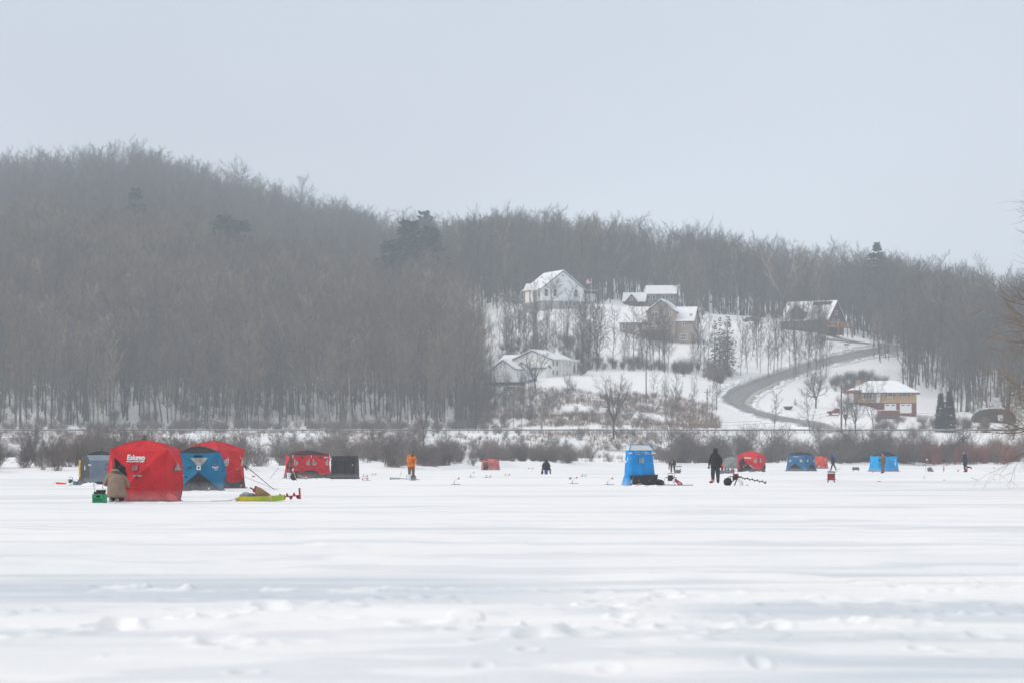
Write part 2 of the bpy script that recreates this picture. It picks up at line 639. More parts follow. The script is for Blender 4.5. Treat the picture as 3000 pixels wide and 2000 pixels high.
def pit(x, y, rx, ry, depth, rim=0.35):
    """a footprint or scrape in the snow"""
    global LZ
    i0, i1 = np.searchsorted(LY, [y - 4 * ry, y + 4 * ry])
    sl = slice(max(i0 - 1, 0), i1 + 1)
    depth = depth * .62
    q = ((LXX[sl] - x) / rx) ** 2 + ((LYY[sl] - y) / ry) ** 2
    LZ[sl] += -depth * np.exp(-q * 1.4) + depth * rim * np.exp(-((np.sqrt(q) - 1.45) / .4) ** 2)


for k in range(26):                               # a worn track coming in from the left and one crossing to the right
    t = k / 25
    pit(-4.9 + 4.0 * t + rng.normal(0, .12), 22.3 + 8.0 * t + rng.normal(0, .35), .12, .22, .08 + .05 * rng.random())
for k in range(34):
    t = k / 33
    pit(-.6 + 6.6 * t + rng.normal(0, .15), 23.6 + 4.6 * t + rng.normal(0, .6), .10, .18, .07 + .05 * rng.random())
for k in range(60):
    y = rng.uniform(19.5, 33)
    pit(rng.uniform(-.19, .19) * y, y, rng.uniform(.06, .16), rng.uniform(.1, .25), rng.uniform(.03, .10))
for px, py in ((190, 1850), (330, 1835), (610, 1870), (1450, 1845), (1580, 1865), (1700, 1860), (1975, 1870), (1240, 1825), (1760, 1778), (660, 1882)):
    x, y, s = ICE(px, py)
    pit(x, y, .17, .3, .13)
lake = grid_mesh('frozen_lake', LXX, LYY, LZ, M_LAKE, {'ice': ice})
tag(lake, kind='structure')
# ------------------------------------------------------------------ bare trees, shrubs and conifers
M_BARK = mat('bark', (0.070, 0.059, 0.051), 0.9, var=0.3, scale=2.5, objrand=0.3)
M_TWIG = mat('twig', (0.118, 0.100, 0.090), 0.9, var=0.25, scale=0.6, hue=(0.078, 0.068, 0.065), objrand=0.30)
M_TWIG2 = mat('twig_tan', (0.205, 0.147, 0.098), 0.9, var=0.2, scale=0.5, hue=(0.118, 0.084, 0.062), objrand=0.35)
M_TWIGB = mat('shrub_stem', (0.155, 0.125, 0.112), 0.9, var=0.25, scale=1.5, hue=(0.095, 0.078, 0.072), objrand=0.35)
M_TWIGR = mat('red_shrub_stem', (0.26, 0.105, 0.085), 0.85, var=0.25, scale=1.5, hue=(0.16, 0.085, 0.075), objrand=0.2)
M_NEEDLE = mat('needles', (0.036, 0.060, 0.045), 0.9, var=0.3, scale=1.2, hue=(0.016, 0.030, 0.026), objrand=0.2)
M_NEEDLE2 = mat('dark_needles', (0.040, 0.048, 0.036), 0.9, var=0.3, scale=1.2, hue=(0.020, 0.026, 0.022))
M_GRASS = mat('dead_grass', (0.24, 0.145, 0.095), 0.95, var=0.25, scale=0.4, hue=(0.14, 0.085, 0.065))


def away(d, ang, phi):
    d = d.normalized()
    a = Vector((0, 0, 1)) if abs(d.z) < .95 else Vector((1, 0, 0))
    u = d.cross(a).normalized()
    v = d.cross(u)
    return (d * math.cos(ang) + (u * math.cos(phi) + v * math.sin(phi)) * math.sin(ang)).normalized()


def grow(rnd, p, d, L, n, wob, up):
    pts = [Vector(p)]
    d = Vector(d)
    for i in range(n):
        d = (d + Vector((rnd.gauss(0, wob), rnd.gauss(0, wob), rnd.gauss(0, wob) + up))).normalized()
        pts.append(pts[-1] + d * (L / n))
    return pts


def at(pts, t):
    x = t * (len(pts) - 1)
    i = min(int(x), len(pts) - 2)
    return pts[i].lerp(pts[i + 1], x - i), (pts[i + 1] - pts[i]).normalized()


def bare_tree(seed, h=20, r=0.20, cb=0.42, nl=13, ns=6, nt=6, ang=(25, 55), ll=0.30, up=0.10, tw=0.020, forks=1, wob=0.05, sub=0.42, low=0, lseg=5):
    """returns (trunk, crown) meshes: trunk with its limbs, crown of branches and twigs"""
    rnd = random.Random(seed)
    T, C = MB(), MB()
    stems = []
    base = grow(rnd, (0, 0, -0.3), (rnd.gauss(0, .03), rnd.gauss(0, .03), 1), h * (1.0 if forks == 1 else .30), 7, wob * .5, .05)
    if forks == 1:
        stems.append((base, r, cb))
    else:
        T.tube(base, [r * (1 - .3 * i / 7) for i in range(8)], 7)
        for k in range(forks):
            d = away(Vector((0, 0, 1)), R(rnd.uniform(12, 34)), 2 * PI * (k + rnd.random() * .5) / forks)
            stems.append((grow(rnd, base[-1] - Vector((0, 0, .2)), d, h * rnd.uniform(.6, .74), 7, wob, .07), r * .62, .12))
    for pts, rr, c0 in stems:
        N = len(pts)
        T.tube(pts, [rr * (1 - .93 * (i / (N - 1)) ** .9) + .012 for i in range(N)], 6)
        n = max(4, int(nl / len(stems) * (1.25 if forks > 1 else 1)))
        for i in range(n):
            t = c0 + (0.97 - c0) * ((i + rnd.random() * .7) / n)
            p, d = at(pts, t)
            a = R(rnd.uniform(*ang)) * (1.05 - .35 * t)
            L = h * ll * (1.0 - .55 * t + .12) * rnd.uniform(.7, 1.2)
            limb = grow(rnd, p, away(d, a, i * 2.4 + rnd.random()), L, lseg, wob * 1.6, up)
            r1 = rr * (1 - .9 * t) * .55 + .012
            T.tube(limb, [r1 * (1 - .8 * k / lseg) for k in range(lseg + 1)], 4, cap=False)
            for j in range(ns):
                tj = .22 + .78 * (j + rnd.random() * .6) / ns
                q, e = at(limb, min(tj, 1))
                br = grow(rnd, q, away(e, R(rnd.uniform(22, 55)), rnd.random() * 6.3), L * sub * rnd.uniform(.6, 1.2) * (1.1 - .45 * tj), 3, wob * 2, up)
                C.tube(br, [tw * 1.9, tw * 1.5, tw * 1.1, tw * .8], 3, cap=False)
                for k in range(nt):
                    tk = .15 + .85 * (k + rnd.random()) / nt
                    s, f = at(br, min(tk, 1))
                    tl = L * .22 * rnd.uniform(.5, 1.3)
                    tg = grow(rnd, s, away(f, R(rnd.uniform(18, 50)), rnd.random() * 6.3), tl, 2, wob * 2.5, up)
                    C.tube(tg, [tw, tw * .8, tw * .35], 3, cap=False)
    for i in range(low):
        p, d = at(stems[0][0], rnd.uniform(.12, cb))
        br = grow(rnd, p, away(d, R(rnd.uniform(60, 95)), rnd.random() * 6.3), h * .12, 3, .15, .02)
        C.tube(br, [tw * 1.4, tw * 1.1, tw * .9, tw * .5], 3, cap=False)
    return T, C


def shrub(seed, h=2.6, n=34, spread=(8, 48), nb=5, nt=3, tw=0.011, up=.06, rad=.5):
    rnd = random.Random(seed)
    S, C = MB(), MB()
    for i in range(n):
        a = rnd.random() * 6.3
        rr = rad * math.sqrt(rnd.random())
        hh = h * rnd.uniform(.55, 1.1)
        st = grow(rnd, (rr * math.cos(a), rr * math.sin(a), -.15), away(Vector((0, 0, 1)), R(rnd.uniform(*spread)), a + rnd.gauss(0, .5)), hh, 4, .10, up)
        S.tube(st, [tw * 1.8, tw * 1.5, tw * 1.2, tw, tw * .5], 3, cap=False)
        for k in range(nb):
            q, e = at(st, .2 + .8 * (k + rnd.random()) / nb)
            br = grow(rnd, q, away(e, R(rnd.uniform(20, 55)), rnd.random() * 6.3), hh * .36 * rnd.uniform(.5, 1.2), 2, .15, up)
            C.tube(br, [tw * 1.1, tw * .9, tw * .5], 3, cap=False)
            for m in range(nt):
                s, f = at(br, .2 + .8 * rnd.random())
                tg = grow(rnd, s, away(f, R(rnd.uniform(20, 50)), rnd.random() * 6.3), hh * .18 * rnd.uniform(.5, 1.2), 1, .1, up)
                C.tube(tg, [tw * .8, tw * .4], 3, cap=False)
    return S, C


def conifer(seed, h=14, wid=2.6, cb=.12, levels=22, per=6, droop=.25, spray=9, size=.55, open_=0.0, irregular=.25, top=.05, pw=.8):
    rnd = random.Random(seed)
    T, C = MB(), MB()
    T.tube([(0, 0, -.4), (0, 0, h * .5), (0, 0, h)], [h * .014 + .05, h * .009 + .03, .02], 6)
    for i in range(levels):
        t = cb + (1 - cb) * (i + rnd.random() * .6) / levels
        if rnd.random() < open_:
            continue
        z = h * t
        for k in range(per):
            a = 6.283 * (k + rnd.random() * .8) / per + i * .8
            L = wid * (1 - t) ** pw * rnd.uniform(1 - irregular, 1 + irregular) + top * h * .12
            d = Vector((math.cos(a), math.sin(a), rnd.uniform(-.05, .35) - droop * (1 - t)))
            br = grow(rnd, (0, 0, z), d, L, 4, .06, -droop * .12)
            T.tube(br, [.03 + .012 * L, .02 + .008 * L, .02, .015, .008], 3, cap=False)
            for s in range(int(spray * (.5 + L / max(wid, .1)))):
                q, e = at(br, .25 + .75 * rnd.random() ** .7)
                sd = Vector((-e.y, e.x, 0)).normalized()
                f = (e * rnd.uniform(.3, 1) + sd * rnd.uniform(-1, 1) + Vector((0, 0, rnd.uniform(-.55, .25)))).normalized()
                n = Vector((rnd.gauss(0, .5), rnd.gauss(0, .5), 1)).normalized()
                b = f.cross(n).normalized()
                ln = size * rnd.uniform(.5, 1.25)
                wd = ln * rnd.uniform(.16, .3)
                C.add([q - b * wd * .4, q + f * ln * .5 - b * wd, q + f * ln, q + f * ln * .55 + b * wd, q + b * wd * .4], [(0, 1, 2, 3, 4)])
    return T, C


def meshes(pair, n1, n2, m1, m2):
    return pair[0].mesh(n1, m1, True), pair[1].mesh(n2, m2)


def plant(name, ms, loc, rz, sc, label, cat, group=None, parts=('trunk', 'crown')):
    o = thing(name, label, cat, loc, rz, group)
    o.scale = sc if hasattr(sc, '__len__') else (sc, sc, sc)
    for pn, me in zip(parts, ms):
        c = bpy.data.objects.new(pn, me)
        col.objects.link(c)
        c.parent = o
    return o


TALL = [meshes(bare_tree(100 + i, h=17, r=.13 + .02 * (i % 3), cb=(.26, .36, .22, .42)[i % 4], nl=16, ns=6, nt=6, ang=(30, 64), ll=(.34, .29, .40)[i % 3], up=.12, tw=.018, low=6, wob=(.065, .09)[i % 2]), 'trunk', 'crown', M_BARK, M_TWIG if i > 4 else M_TWIG2) for i in range(8)]
ROUND = [meshes(bare_tree(200 + i, h=17, r=.20, cb=.22, nl=20, ns=7, nt=7, ang=(35, 70), ll=.40, up=.09, tw=.018, forks=(1, 3, 4, 3)[i], wob=.07), 'trunk', 'crown', M_BARK, M_TWIG) for i in range(4)]
THIN = [meshes(bare_tree(300 + i, h=11, r=.065, cb=.22, nl=15, ns=6, nt=4, ang=(26, 56), ll=.30, up=.12, tw=.013, low=2), 'trunk', 'crown', M_BARK, M_TWIG) for i in range(4)]
BUSH = [meshes(shrub(400 + i, h=2.7, n=36, nb=5, nt=3), 'stem', 'crown', M_TWIGB, M_TWIGB) for i in range(4)]
BUSHR = [meshes(shrub(420 + i, h=2.0, n=46, spread=(3, 30), nb=4, nt=2, tw=.010), 'stem', 'crown', M_TWIGR, M_TWIGR) for i in range(2)]
BUSHT = [meshes(shrub(440 + i, h=4.4, n=26, spread=(4, 30), nb=7, nt=4, tw=.014, rad=.8), 'stem', 'crown', M_TWIGB, M_TWIGB) for i in range(2)]

# ---- where the woods stand ----
rs = random.Random(5)


def scatter(n, u0, u1, y0, y1, ok, seed, gap=0.0):
    """blue-noise-ish points uniform in area over a sector"""
    r = random.Random(seed)
    ptsl = []
    tries = 0
    while len(ptsl) < n and tries < n * 60:
        tries += 1
        Y = math.sqrt(r.uniform(y0 * y0, y1 * y1))
        u = r.uniform(u0, u1)
        if ok(u, Y) and not (gap and any(abs(PX(u, Y) - a) < gap and abs(Y - b) < gap * 6 for a, b in ptsl)):
            ptsl.append((PX(u, Y), Y))
    return ptsl


def okA(u, Y):
    if u > 1250 and Y > 930 - (u - 1250) * 1.35 + 22 * math.sin(u * .13):
        return False
    if u > 1395 + 22 * math.sin(Y * .21) + 12 * math.sin(Y * .67):
        return False
    return not (Y < 640 and rs.random() < .5)


def okB(u, Y):
    return u < 1560


def okC(u, Y):
    if Y < 850 and (u < 1530 or (1570 < u < 1770) or 1780 < u < 2060):
        return False
    if Y < 905 and 2060 < u < 2290:
        return False
    return not (1790 < u < 2010 and Y < 905)


def okD(u, Y):
    if u < 2760 and Y < 705:
        return False
    if u < 2640 and Y < 845:
        return False
    return True


trees = []                                        # (x, y, kind, size, region)
for x, y in scatter(1000, -160, 1440, 612, 760, okA, 1):
    trees.append((x, y, 'T' if rs.random() < .85 else 'R', rs.uniform(.78, 1.25), 'A'))
for x, y in scatter(1250, -160, 1450, 760, 930, okA, 2):
    trees.append((x, y, 'T' if rs.random() < .8 else 'R', rs.uniform(.85, 1.25), 'A'))
for x, y in scatter(2300, -200, 1570, 930, 1420, okB, 3):
    trees.append((x, y, 'T' if rs.random() < .5 else 'R', .72 + .62 * rs.random() ** 2.2, 'B'))
for x, y in scatter(1250, 1340, 2760, 850, 1130, okC, 4):
    trees.append((x, y, 'T' if rs.random() < .65 else 'R', .70 + .78 * rs.random() ** 2, 'C'))
for x, y in scatter(640, 2600, 3250, 660, 1010, okD, 6):
    trees.append((x, y, 'T' if rs.random() < .75 else 'R', .85 + .65 * rs.random() ** 1.5, 'D'))

for n_, u0_, u1_, y0_, y1_, s0_, reg_, sd_ in ((620, -1100, -160, 612, 930, 1.0, 'A', 81), (620, -1300, -200, 930, 1420, .95, 'B', 82), (420, 3250, 4200, 660, 1010, 1.1, 'D', 83)):
    for x, y in scatter(n_, u0_, u1_, y0_, y1_, lambda u, Y: True, sd_):   # the same woods carried on beyond the frame
        trees.append((x, y, 'T' if rs.random() < .8 else 'R', s0_ * rs.uniform(.8, 1.2), reg_))

# individuals: the front rows, which show largest; the rest are woodland seen as one mass
trees.sort(key=lambda t: t[1])
quota = {'A': 120, 'B': 0, 'C': 30, 'D': 60}
LBL = {'A': ('tall bare tree among the front trunks of the brown hillside wood', 'front trees of the brown hillside wood'),
       'C': ('bare tree in the grey wood standing up the slope behind the houses', 'front trees of the wood behind the houses'),
       'D': ('tall dark bare tree in the wood beside the yellow brick house', 'front trees of the wood beside the brick house')}
stuff = {'A': [], 'B': [], 'C': [], 'D': []}
for i, (x, y, k, s, reg) in enumerate(trees):
    inframe = -10 < upx(x, y) < 3005
    if quota[reg] > 0 and inframe:
        quota[reg] -= 1
        pool = TALL if k == 'T' else ROUND
        plant('bare_tree', pool[rs.randrange(4) if k == 'R' else rs.randrange(5) if reg == 'A' and rs.random() < .8 else 5 + rs.randrange(3)], (x, y, ground(x, y)), rs.random() * 6.3, (s * rs.uniform(.85, 1.1), s * rs.uniform(.85, 1.1), s), LBL[reg][0], 'tree', LBL[reg][1])
    else:
        stuff[reg].append((x, y, k, s))

# geometry-node wood: points carrying kind, turn and size, each drawing one of the tree meshes
def joined(me1, me2):
    me = bpy.data.meshes.new('wood_tree')
    bmj = bmesh.new()
    bmj.from_mesh(me1)
    nf = len(bmj.faces)
    bmj.from_mesh(me2)
    bmj.faces.ensure_lookup_table()
    for f in bmj.faces[nf:]:
        f.material_index = 1
    bmj.to_mesh(me)
    bmj.free()
    me.materials.append(me1.materials[0])
    me.materials.append(me2.materials[0])
    return bpy.data.objects.new('wood_tree', me)   # mesh source only, never linked to the scene


PALE = [meshes(bare_tree(720 + i, h=17, r=.17, cb=.25, nl=16, ns=6, nt=4, ang=(24, 48), ll=.36, up=.13, tw=.022, forks=(1, 3)[i], wob=.07), 'trunk', 'crown', mat('pale_bark', (.34, .29, .225), .9, var=.2, scale=2), mat('pale_twig', (.36, .29, .21), .9, var=.2, scale=.6)) for i in range(2)]
SRC = [joined(*p) for p in TALL + ROUND + THIN + BUSH + PALE]
for x, y in scatter(75, -100, 1400, 615, 900, okA, 71):
    stuff['A'].append((x, y, rs.choice((20, 21)), rs.uniform(.85, 1.2)))
for x, y in scatter(16, 2555, 2650, 765, 838, lambda u, Y: True, 73):
    stuff['D'].append((x, y, 'T', rs.uniform(.6, .95)))
for x, y in scatter(26, 1400, 2900, 870, 1000, okC, 72):
    stuff['C'].append((x, y, rs.choice((20, 21)), rs.uniform(.9, 1.4)))
# saplings and brush under the tall trees
for n_, u0_, u1_, y0_, y1_, ok_, reg_, sd_ in ((420, -150, 1420, 604, 720, okA, 'A', 61), (200, 1340, 1440, 610, 720, lambda u, Y: True, 'A', 64), (150, 1350, 2600, 850, 960, okC, 'C', 62), (220, 2600, 3200, 655, 860, okD, 'D', 63)):
    for x, y in scatter(n_, u0_, u1_, y0_, y1_, ok_, sd_):
        k_ = rs.choice((12, 13, 14, 15, 16, 17, 18, 19))
        stuff[reg_].append((x, y, k_, rs.uniform(.35, .85) if k_ < 16 else rs.uniform(.5, 1.0)))


def wood(name, pts, label, src=None, tan=.8):
    src = src or SRC
    me = bpy.data.meshes.new(name)
    me.from_pydata([(x, y, ground(x, y)) for x, y, k, s in pts], [], [])
    r = random.Random(len(pts))
    idx = [(r.randrange(5) if r.random() < tan else 5 + r.randrange(3)) if k == 'T' else 8 + r.randrange(4) if k == 'R' else k for _, _, k, _ in pts]
    a = me.attributes.new('pick', 'INT', 'POINT')
    a.data.foreach_set('value', idx)
    a = me.attributes.new('turn', 'FLOAT', 'POINT')
    a.data.foreach_set('value', [r.random() * 6.283 for _ in pts])
    a = me.attributes.new('size', 'FLOAT', 'POINT')
    a.data.foreach_set('value', [p[3] for p in pts])
    o = bpy.data.objects.new(name, me)
    col.objects.link(o)
    ng = bpy.data.node_groups.new(name, 'GeometryNodeTree')
    ng.interface.new_socket('Geometry', in_out='INPUT', socket_type='NodeSocketGeometry')
    ng.interface.new_socket('Geometry', in_out='OUTPUT', socket_type='NodeSocketGeometry')
    N, L = ng.nodes, ng.links
    gi, go = N.new('NodeGroupInput'), N.new('NodeGroupOutput')
    jn = N.new('GeometryNodeJoinGeometry')

    def named(nm, ty):
        q = N.new('GeometryNodeInputNamedAttribute')
        q.data_type = ty
        q.inputs['Name'].default_value = nm
        return q
    pk, tn, sz = named('pick', 'INT'), named('turn', 'FLOAT'), named('size', 'FLOAT')
    cx = N.new('ShaderNodeCombineXYZ')
    L.new(tn.outputs['Attribute'], cx.inputs['Z'])
    e2r = N.new('FunctionNodeEulerToRotation')
    L.new(cx.outputs[0], e2r.inputs[0])
    for i, so in enumerate(src):
        oi = N.new('GeometryNodeObjectInfo')
        oi.inputs['Object'].default_value = so
        oi.inputs['As Instance'].default_value = True
        ip = N.new('GeometryNodeInstanceOnPoints')
        cmpn = N.new('FunctionNodeCompare')
        cmpn.data_type = 'INT'
        cmpn.operation = 'EQUAL'
        L.new(pk.outputs['Attribute'], cmpn.inputs[2])
        cmpn.inputs[3].default_value = i
        L.new(gi.outputs[0], ip.inputs['Points'])
        L.new(cmpn.outputs[0], ip.inputs['Selection'])
        L.new(oi.outputs['Geometry'], ip.inputs['Instance'])
        L.new(e2r.outputs[0], ip.inputs['Rotation'])
        L.new(sz.outputs['Attribute'], ip.inputs['Scale'])
        L.new(ip.outputs[0], jn.inputs[0])
    L.new(jn.outputs[0], go.inputs[0])
    md = o.modifiers.new('wood', 'NODES')
    md.node_group = ng
    return tag(o, label, 'wood', kind='stuff')


wood('hillside_forest', stuff['A'], 'brown leafless wood covering the near hillside', tan=.93)
wood('ridge_forest', stuff['B'], 'hazy grey leafless wood along the far ridge', tan=.06)
wood('upper_forest', stuff['C'], 'grey leafless wood on the slope behind the houses', tan=.3)
wood('side_forest', stuff['D'], 'dark leafless wood rising behind the brick house', tan=.2)
# ------------------------------------------------------------------ houses on the slope
M_WSIDE = mat('white_siding', (0.88, 0.89, 0.90), 0.6, var=0.03, scale=1.0, stretch=(.3, .3, 6))
M_CREAM = mat('cream_siding', (0.84, 0.84, 0.79), 0.6, var=0.04, scale=1.0, stretch=(.3, .3, 6))
M_TAN = mat('tan_siding', (0.34, 0.275, 0.22), 0.7, var=0.06, scale=1.0, stretch=(.3, .3, 6))
M_LOG = mat('cabin_timber', (0.150, 0.085, 0.066), 0.8, var=0.2, scale=1.2, stretch=(.3, .3, 5))
M_BRICK = mat('yellow_brick', (0.52, 0.34, 0.17), 0.85, var=0.16, scale=2.6, bump=.2)
M_REDB = mat('red_brick', (0.20, 0.065, 0.055), 0.85, var=0.15, scale=2.0)
M_DKROOF = mat('dark_shingle', (0.05, 0.053, 0.058), 0.9, var=0.15, scale=1.5)
M_CONC = mat('foundation', (0.42, 0.41, 0.39), 0.9, var=0.08, scale=0.8)
M_TRIM = mat('white_trim', (0.80, 0.80, 0.79), 0.5, var=0.03)
M_PANE = mat('window_glass', (0.075, 0.090, 0.105), 0.12, var=0.2, scale=.7, spec=0.6)
M_GREEN = mat('green_trim', (0.05, 0.085, 0.075), 0.7, var=0.1)
M_WOOD = mat('deck_timber', (0.30, 0.17, 0.085), 0.8, var=0.2, scale=2)
M_ORWOOD = mat('new_timber', (0.50, 0.22, 0.07), 0.7, var=0.15, scale=2)
M_MAROON = mat('maroon_paint', (0.12, 0.03, 0.03), 0.6, var=0.1)


class House:
    """local axes: x right, y away, z up; photo pixels of the front plane turn into metres"""

    def __init__(self, name, label, px0, Y, base, rz, cat='house'):
        self.px0, self.Y, self.base, self.k = px0, Y, base, Y / FPX
        self.c = math.cos(rz)
        self.o = thing(name, label, cat, (PX(px0, Y), Y, ZPY(base, Y)), rz)

    def x(self, px):
        return (px - self.px0) * self.k / self.c

    def z(self, py):
        return (self.base - py) * self.k

    def block(self, x0, x1, y0, y1, z0, eave, ridge, axis, m_wall, name='wall', m_roof=None, snow=True, ov=.35, hip=0.0, label=None, bare=None, rname='roof'):
        """gabled block: ridge along axis 'x' or 'y'; hip pulls the ridge ends in"""
        W = MB()
        if axis == 'y':
            xm = (x0 + x1) / 2
            vs = [(x0, y0, z0), (x1, y0, z0), (x1, y1, z0), (x0, y1, z0), (x0, y0, eave), (x1, y0, eave), (x1, y1, eave), (x0, y1, eave), (xm, y0 + hip, ridge), (xm, y1 - hip, ridge)]
            fs = [(0, 1, 5, 8, 4), (2, 3, 7, 9, 6), (1, 2, 6, 5), (3, 0, 4, 7), (5, 6, 9, 8), (7, 4, 8, 9), (3, 2, 1, 0)]
        else:
            ym = (y0 + y1) / 2
            vs = [(x0, y0, z0), (x1, y0, z0), (x1, y1, z0), (x0, y1, z0), (x0, y0, eave), (x1, y0, eave), (x1, y1, eave), (x0, y1, eave), (x0 + hip, ym, ridge), (x1 - hip, ym, ridge)]
            fs = [(0, 1, 5, 4), (2, 3, 7, 6), (1, 2, 6, 9, 5), (3, 0, 4, 8, 7), (4, 5, 9, 8), (6, 7, 8, 9), (3, 2, 1, 0)]
        if hip:
            fs = [(0, 1, 5, 4), (1, 2, 6, 5), (2, 3, 7, 6), (3, 0, 4, 7), (4, 5, 6, 7), (3, 2, 1, 0)]
        W.add(vs, fs)
        wall = W.build(name, m_wall, self.o, label=label)
        # roof deck and the snow lying on it, as closed slabs
        if axis == 'y':
            half = (x1 - x0) / 2
            sl = (ridge - eave) / half
            e1 = (x0 - ov, eave - ov * sl)
            e2 = (x1 + ov, eave - ov * sl)
            ya, yb = y0 - ov, y1 + ov
            r0, r1 = (xm, ya + (hip and hip + ov), ridge), (xm, yb - (hip and hip + ov), ridge)
            P = [(e1[0], ya, e1[1]), (e2[0], ya, e2[1]), (e2[0], yb, e2[1]), (e1[0], yb, e1[1]), r0, r1]
            F = [(1, 2, 5, 4), (3, 0, 4, 5)] + ([(0, 1, 4), (2, 3, 5)] if hip else [])
        else:
            half = (y1 - y0) / 2
            sl = (ridge - eave) / half
            xa, xb = x0 - ov, x1 + ov
            r0, r1 = (xa + (hip and hip + ov), ym, ridge), (xb - (hip and hip + ov), ym, ridge)
            P = [(xa, y0 - ov, eave - ov * sl), (xb, y0 - ov, eave - ov * sl), (xb, y1 + ov, eave - ov * sl), (xa, y1 + ov, eave - ov * sl), r0, r1]
            F = [(0, 1, 5, 4), (2, 3, 4, 5)] + ([(1, 2, 5), (3, 0, 4)] if hip else [])

        def shell(dz0, dz1):
            B = MB()
            n = len(P)
            B.add([Vector(p) + Vector((0, 0, dz0)) for p in P] + [Vector(p) + Vector((0, 0, dz1)) for p in P], [])
            cnt = {}
            for f in F:
                B.f.append(tuple(i + n for i in f))
                B.f.append(tuple(reversed(f)))
                B.mi += [0, 0]
                for a, b in zip(f, f[1:] + f[:1]):
                    cnt[(a, b)] = 1
            for (a, b) in cnt:
                if (b, a) not in cnt:
                    B.f.append((a, b, b + n, a + n))
                    B.mi.append(0)
            return B
        rf = shell(.02, .20).build(rname, m_roof or M_DKROOF, self.o)
        if snow:
            sn = shell(.205, .42).build('snow_cover', M_SNOWCAP, rf)
            if bare:
                sn['label'] = bare
        return wall, rf

    def win(self, cx, cz, w, h, plane, side='front', bars=1, m_frame=None, name='window', grid=0, parent=None):
        """a window: frame mesh with its pane as a sub-part; plane is the wall's y (front) or x (side)"""
        f, p = MB(), MB()
        t = .11

        def bx(B, a, z, ww, hh, dep):
            if side == 'front':
                B.box((a, plane - dep / 2, z), (ww, dep, hh))
            elif side == 'right':
                B.box((plane + dep / 2, a, z), (dep, ww, hh))
            else:
                B.box((plane - dep / 2, a, z), (dep, ww, hh))
        for s in (-1, 1):
            bx(f, cx + s * (w / 2 - t / 2), cz, t, h, .10)
            bx(f, cx, cz + s * (h / 2 - t / 2), w - 2 * t, t, .10)
        for i in range(bars):
            bx(f, cx - w / 2 + w * (i + 1) / (bars + 1), cz, .09, h - 2 * t, .09)
        if grid:
            bx(f, cx, cz, w - 2 * t, .07, .08)
        bx(p, cx, cz, w - .06, h - .06, .05)
        fo = f.build(name, m_frame or M_TRIM, parent or self.o)
        p.build('pane', M_PANE, fo)
        return fo


# ---- white house with the flag
hA = House('house', 'large white gabled house on the hilltop with a flag and dark roofed wing', 1649, 800, 880, R(20))
x0, x1 = hA.x(1588), hA.x(1711)
hA.block(x0, x1, 0, 15, -.2, hA.z(846), hA.z(795), 'y', M_WSIDE)
fb = MB()
fb.box(((x0 + x1) / 2, 7.5, -1.6), (x1 - x0 - .1, 14.9, 2.8))
fb.build('foundation', M_CONC, hA.o)
for cx in (1600, 1626, 1687):
    hA.win(hA.x(cx), hA.z(859), 1.1, 2.1, 0, grid=1, bars=0)
for cx in (1660, 1682.5):
    hA.win(hA.x(cx), hA.z(890), 1.0, 1.3, .05, bars=0)
hA.win(2.2, hA.z(861), 1.0, 2.0, x0, side='left', bars=0)
b = MB()
M4 = Matrix.Rotation(R(90), 4, 'X').to_3x3()
b.lathe([(.3, 0), (.3, .05)], (0, -.001, hA.z(808)), 12, M4)
b.build('gable_vent', M_CONC, hA.o)
hA.block(x1 + .02, x1 + 6.3, 7.0, 14, -.2, hA.z(851), hA.z(816), 'x', M_WSIDE, name='wing_wall', snow=False, rname='wing_roof')
pw = MB()
for i in range(5):
    pw.box((x1 + .5 + i * 1.3, 3.4, hA.z(866)), (.14, .14, 3.2))
pw.box((x1 + 3.1, 3.4, hA.z(849)), (5.8, .25, .3))
pw.build('porch_frame', M_LOG, hA.o)
b = MB()
b.box((x1 + 3.1, 5.2, hA.z(847)), (6.0, 3.5, .16))
b.build('porch_roof', M_SNOWCAP, hA.o)
b = MB()
b.box((x1 + 3.1, 5.2, -.3), (5.6, 3.4, .3))
for i in range(4):
    b.box((x1 + .5 + i * 1.7, 3.6, -1.4), (.18, .18, 2.4))
b.build('deck', M_CONC, hA.o)
# left porch gable of new timber
b = MB()
xl = x0 - 2.6
b.box((xl, 5, hA.z(851)), (.35, 5.2, .4))
b.box((xl, 2.8, hA.z(868)), (.3, .3, 3.3))
b.box((xl, 7.2, hA.z(868)), (.3, .3, 3.3))
b.box((xl, 5, hA.z(845)), (.3, 2.6, .3))
b.build('porch_frame', M_ORWOOD, hA.o)
b = MB()
b.add([(xl - .3, 2.0, hA.z(851)), (x0 - .4, 2.0, hA.z(851)), (x0 - .4, 8, hA.z(851)), (xl - .3, 8, hA.z(851)), (xl - .3, 5, hA.z(830)), (x0 + 1.2, 5, hA.z(830))], [(0, 1, 5, 4), (2, 3, 4, 5), (1, 2, 5), (3, 0, 4), (3, 2, 1, 0)])
b.build('porch_roof', M_SNOWCAP, hA.o)

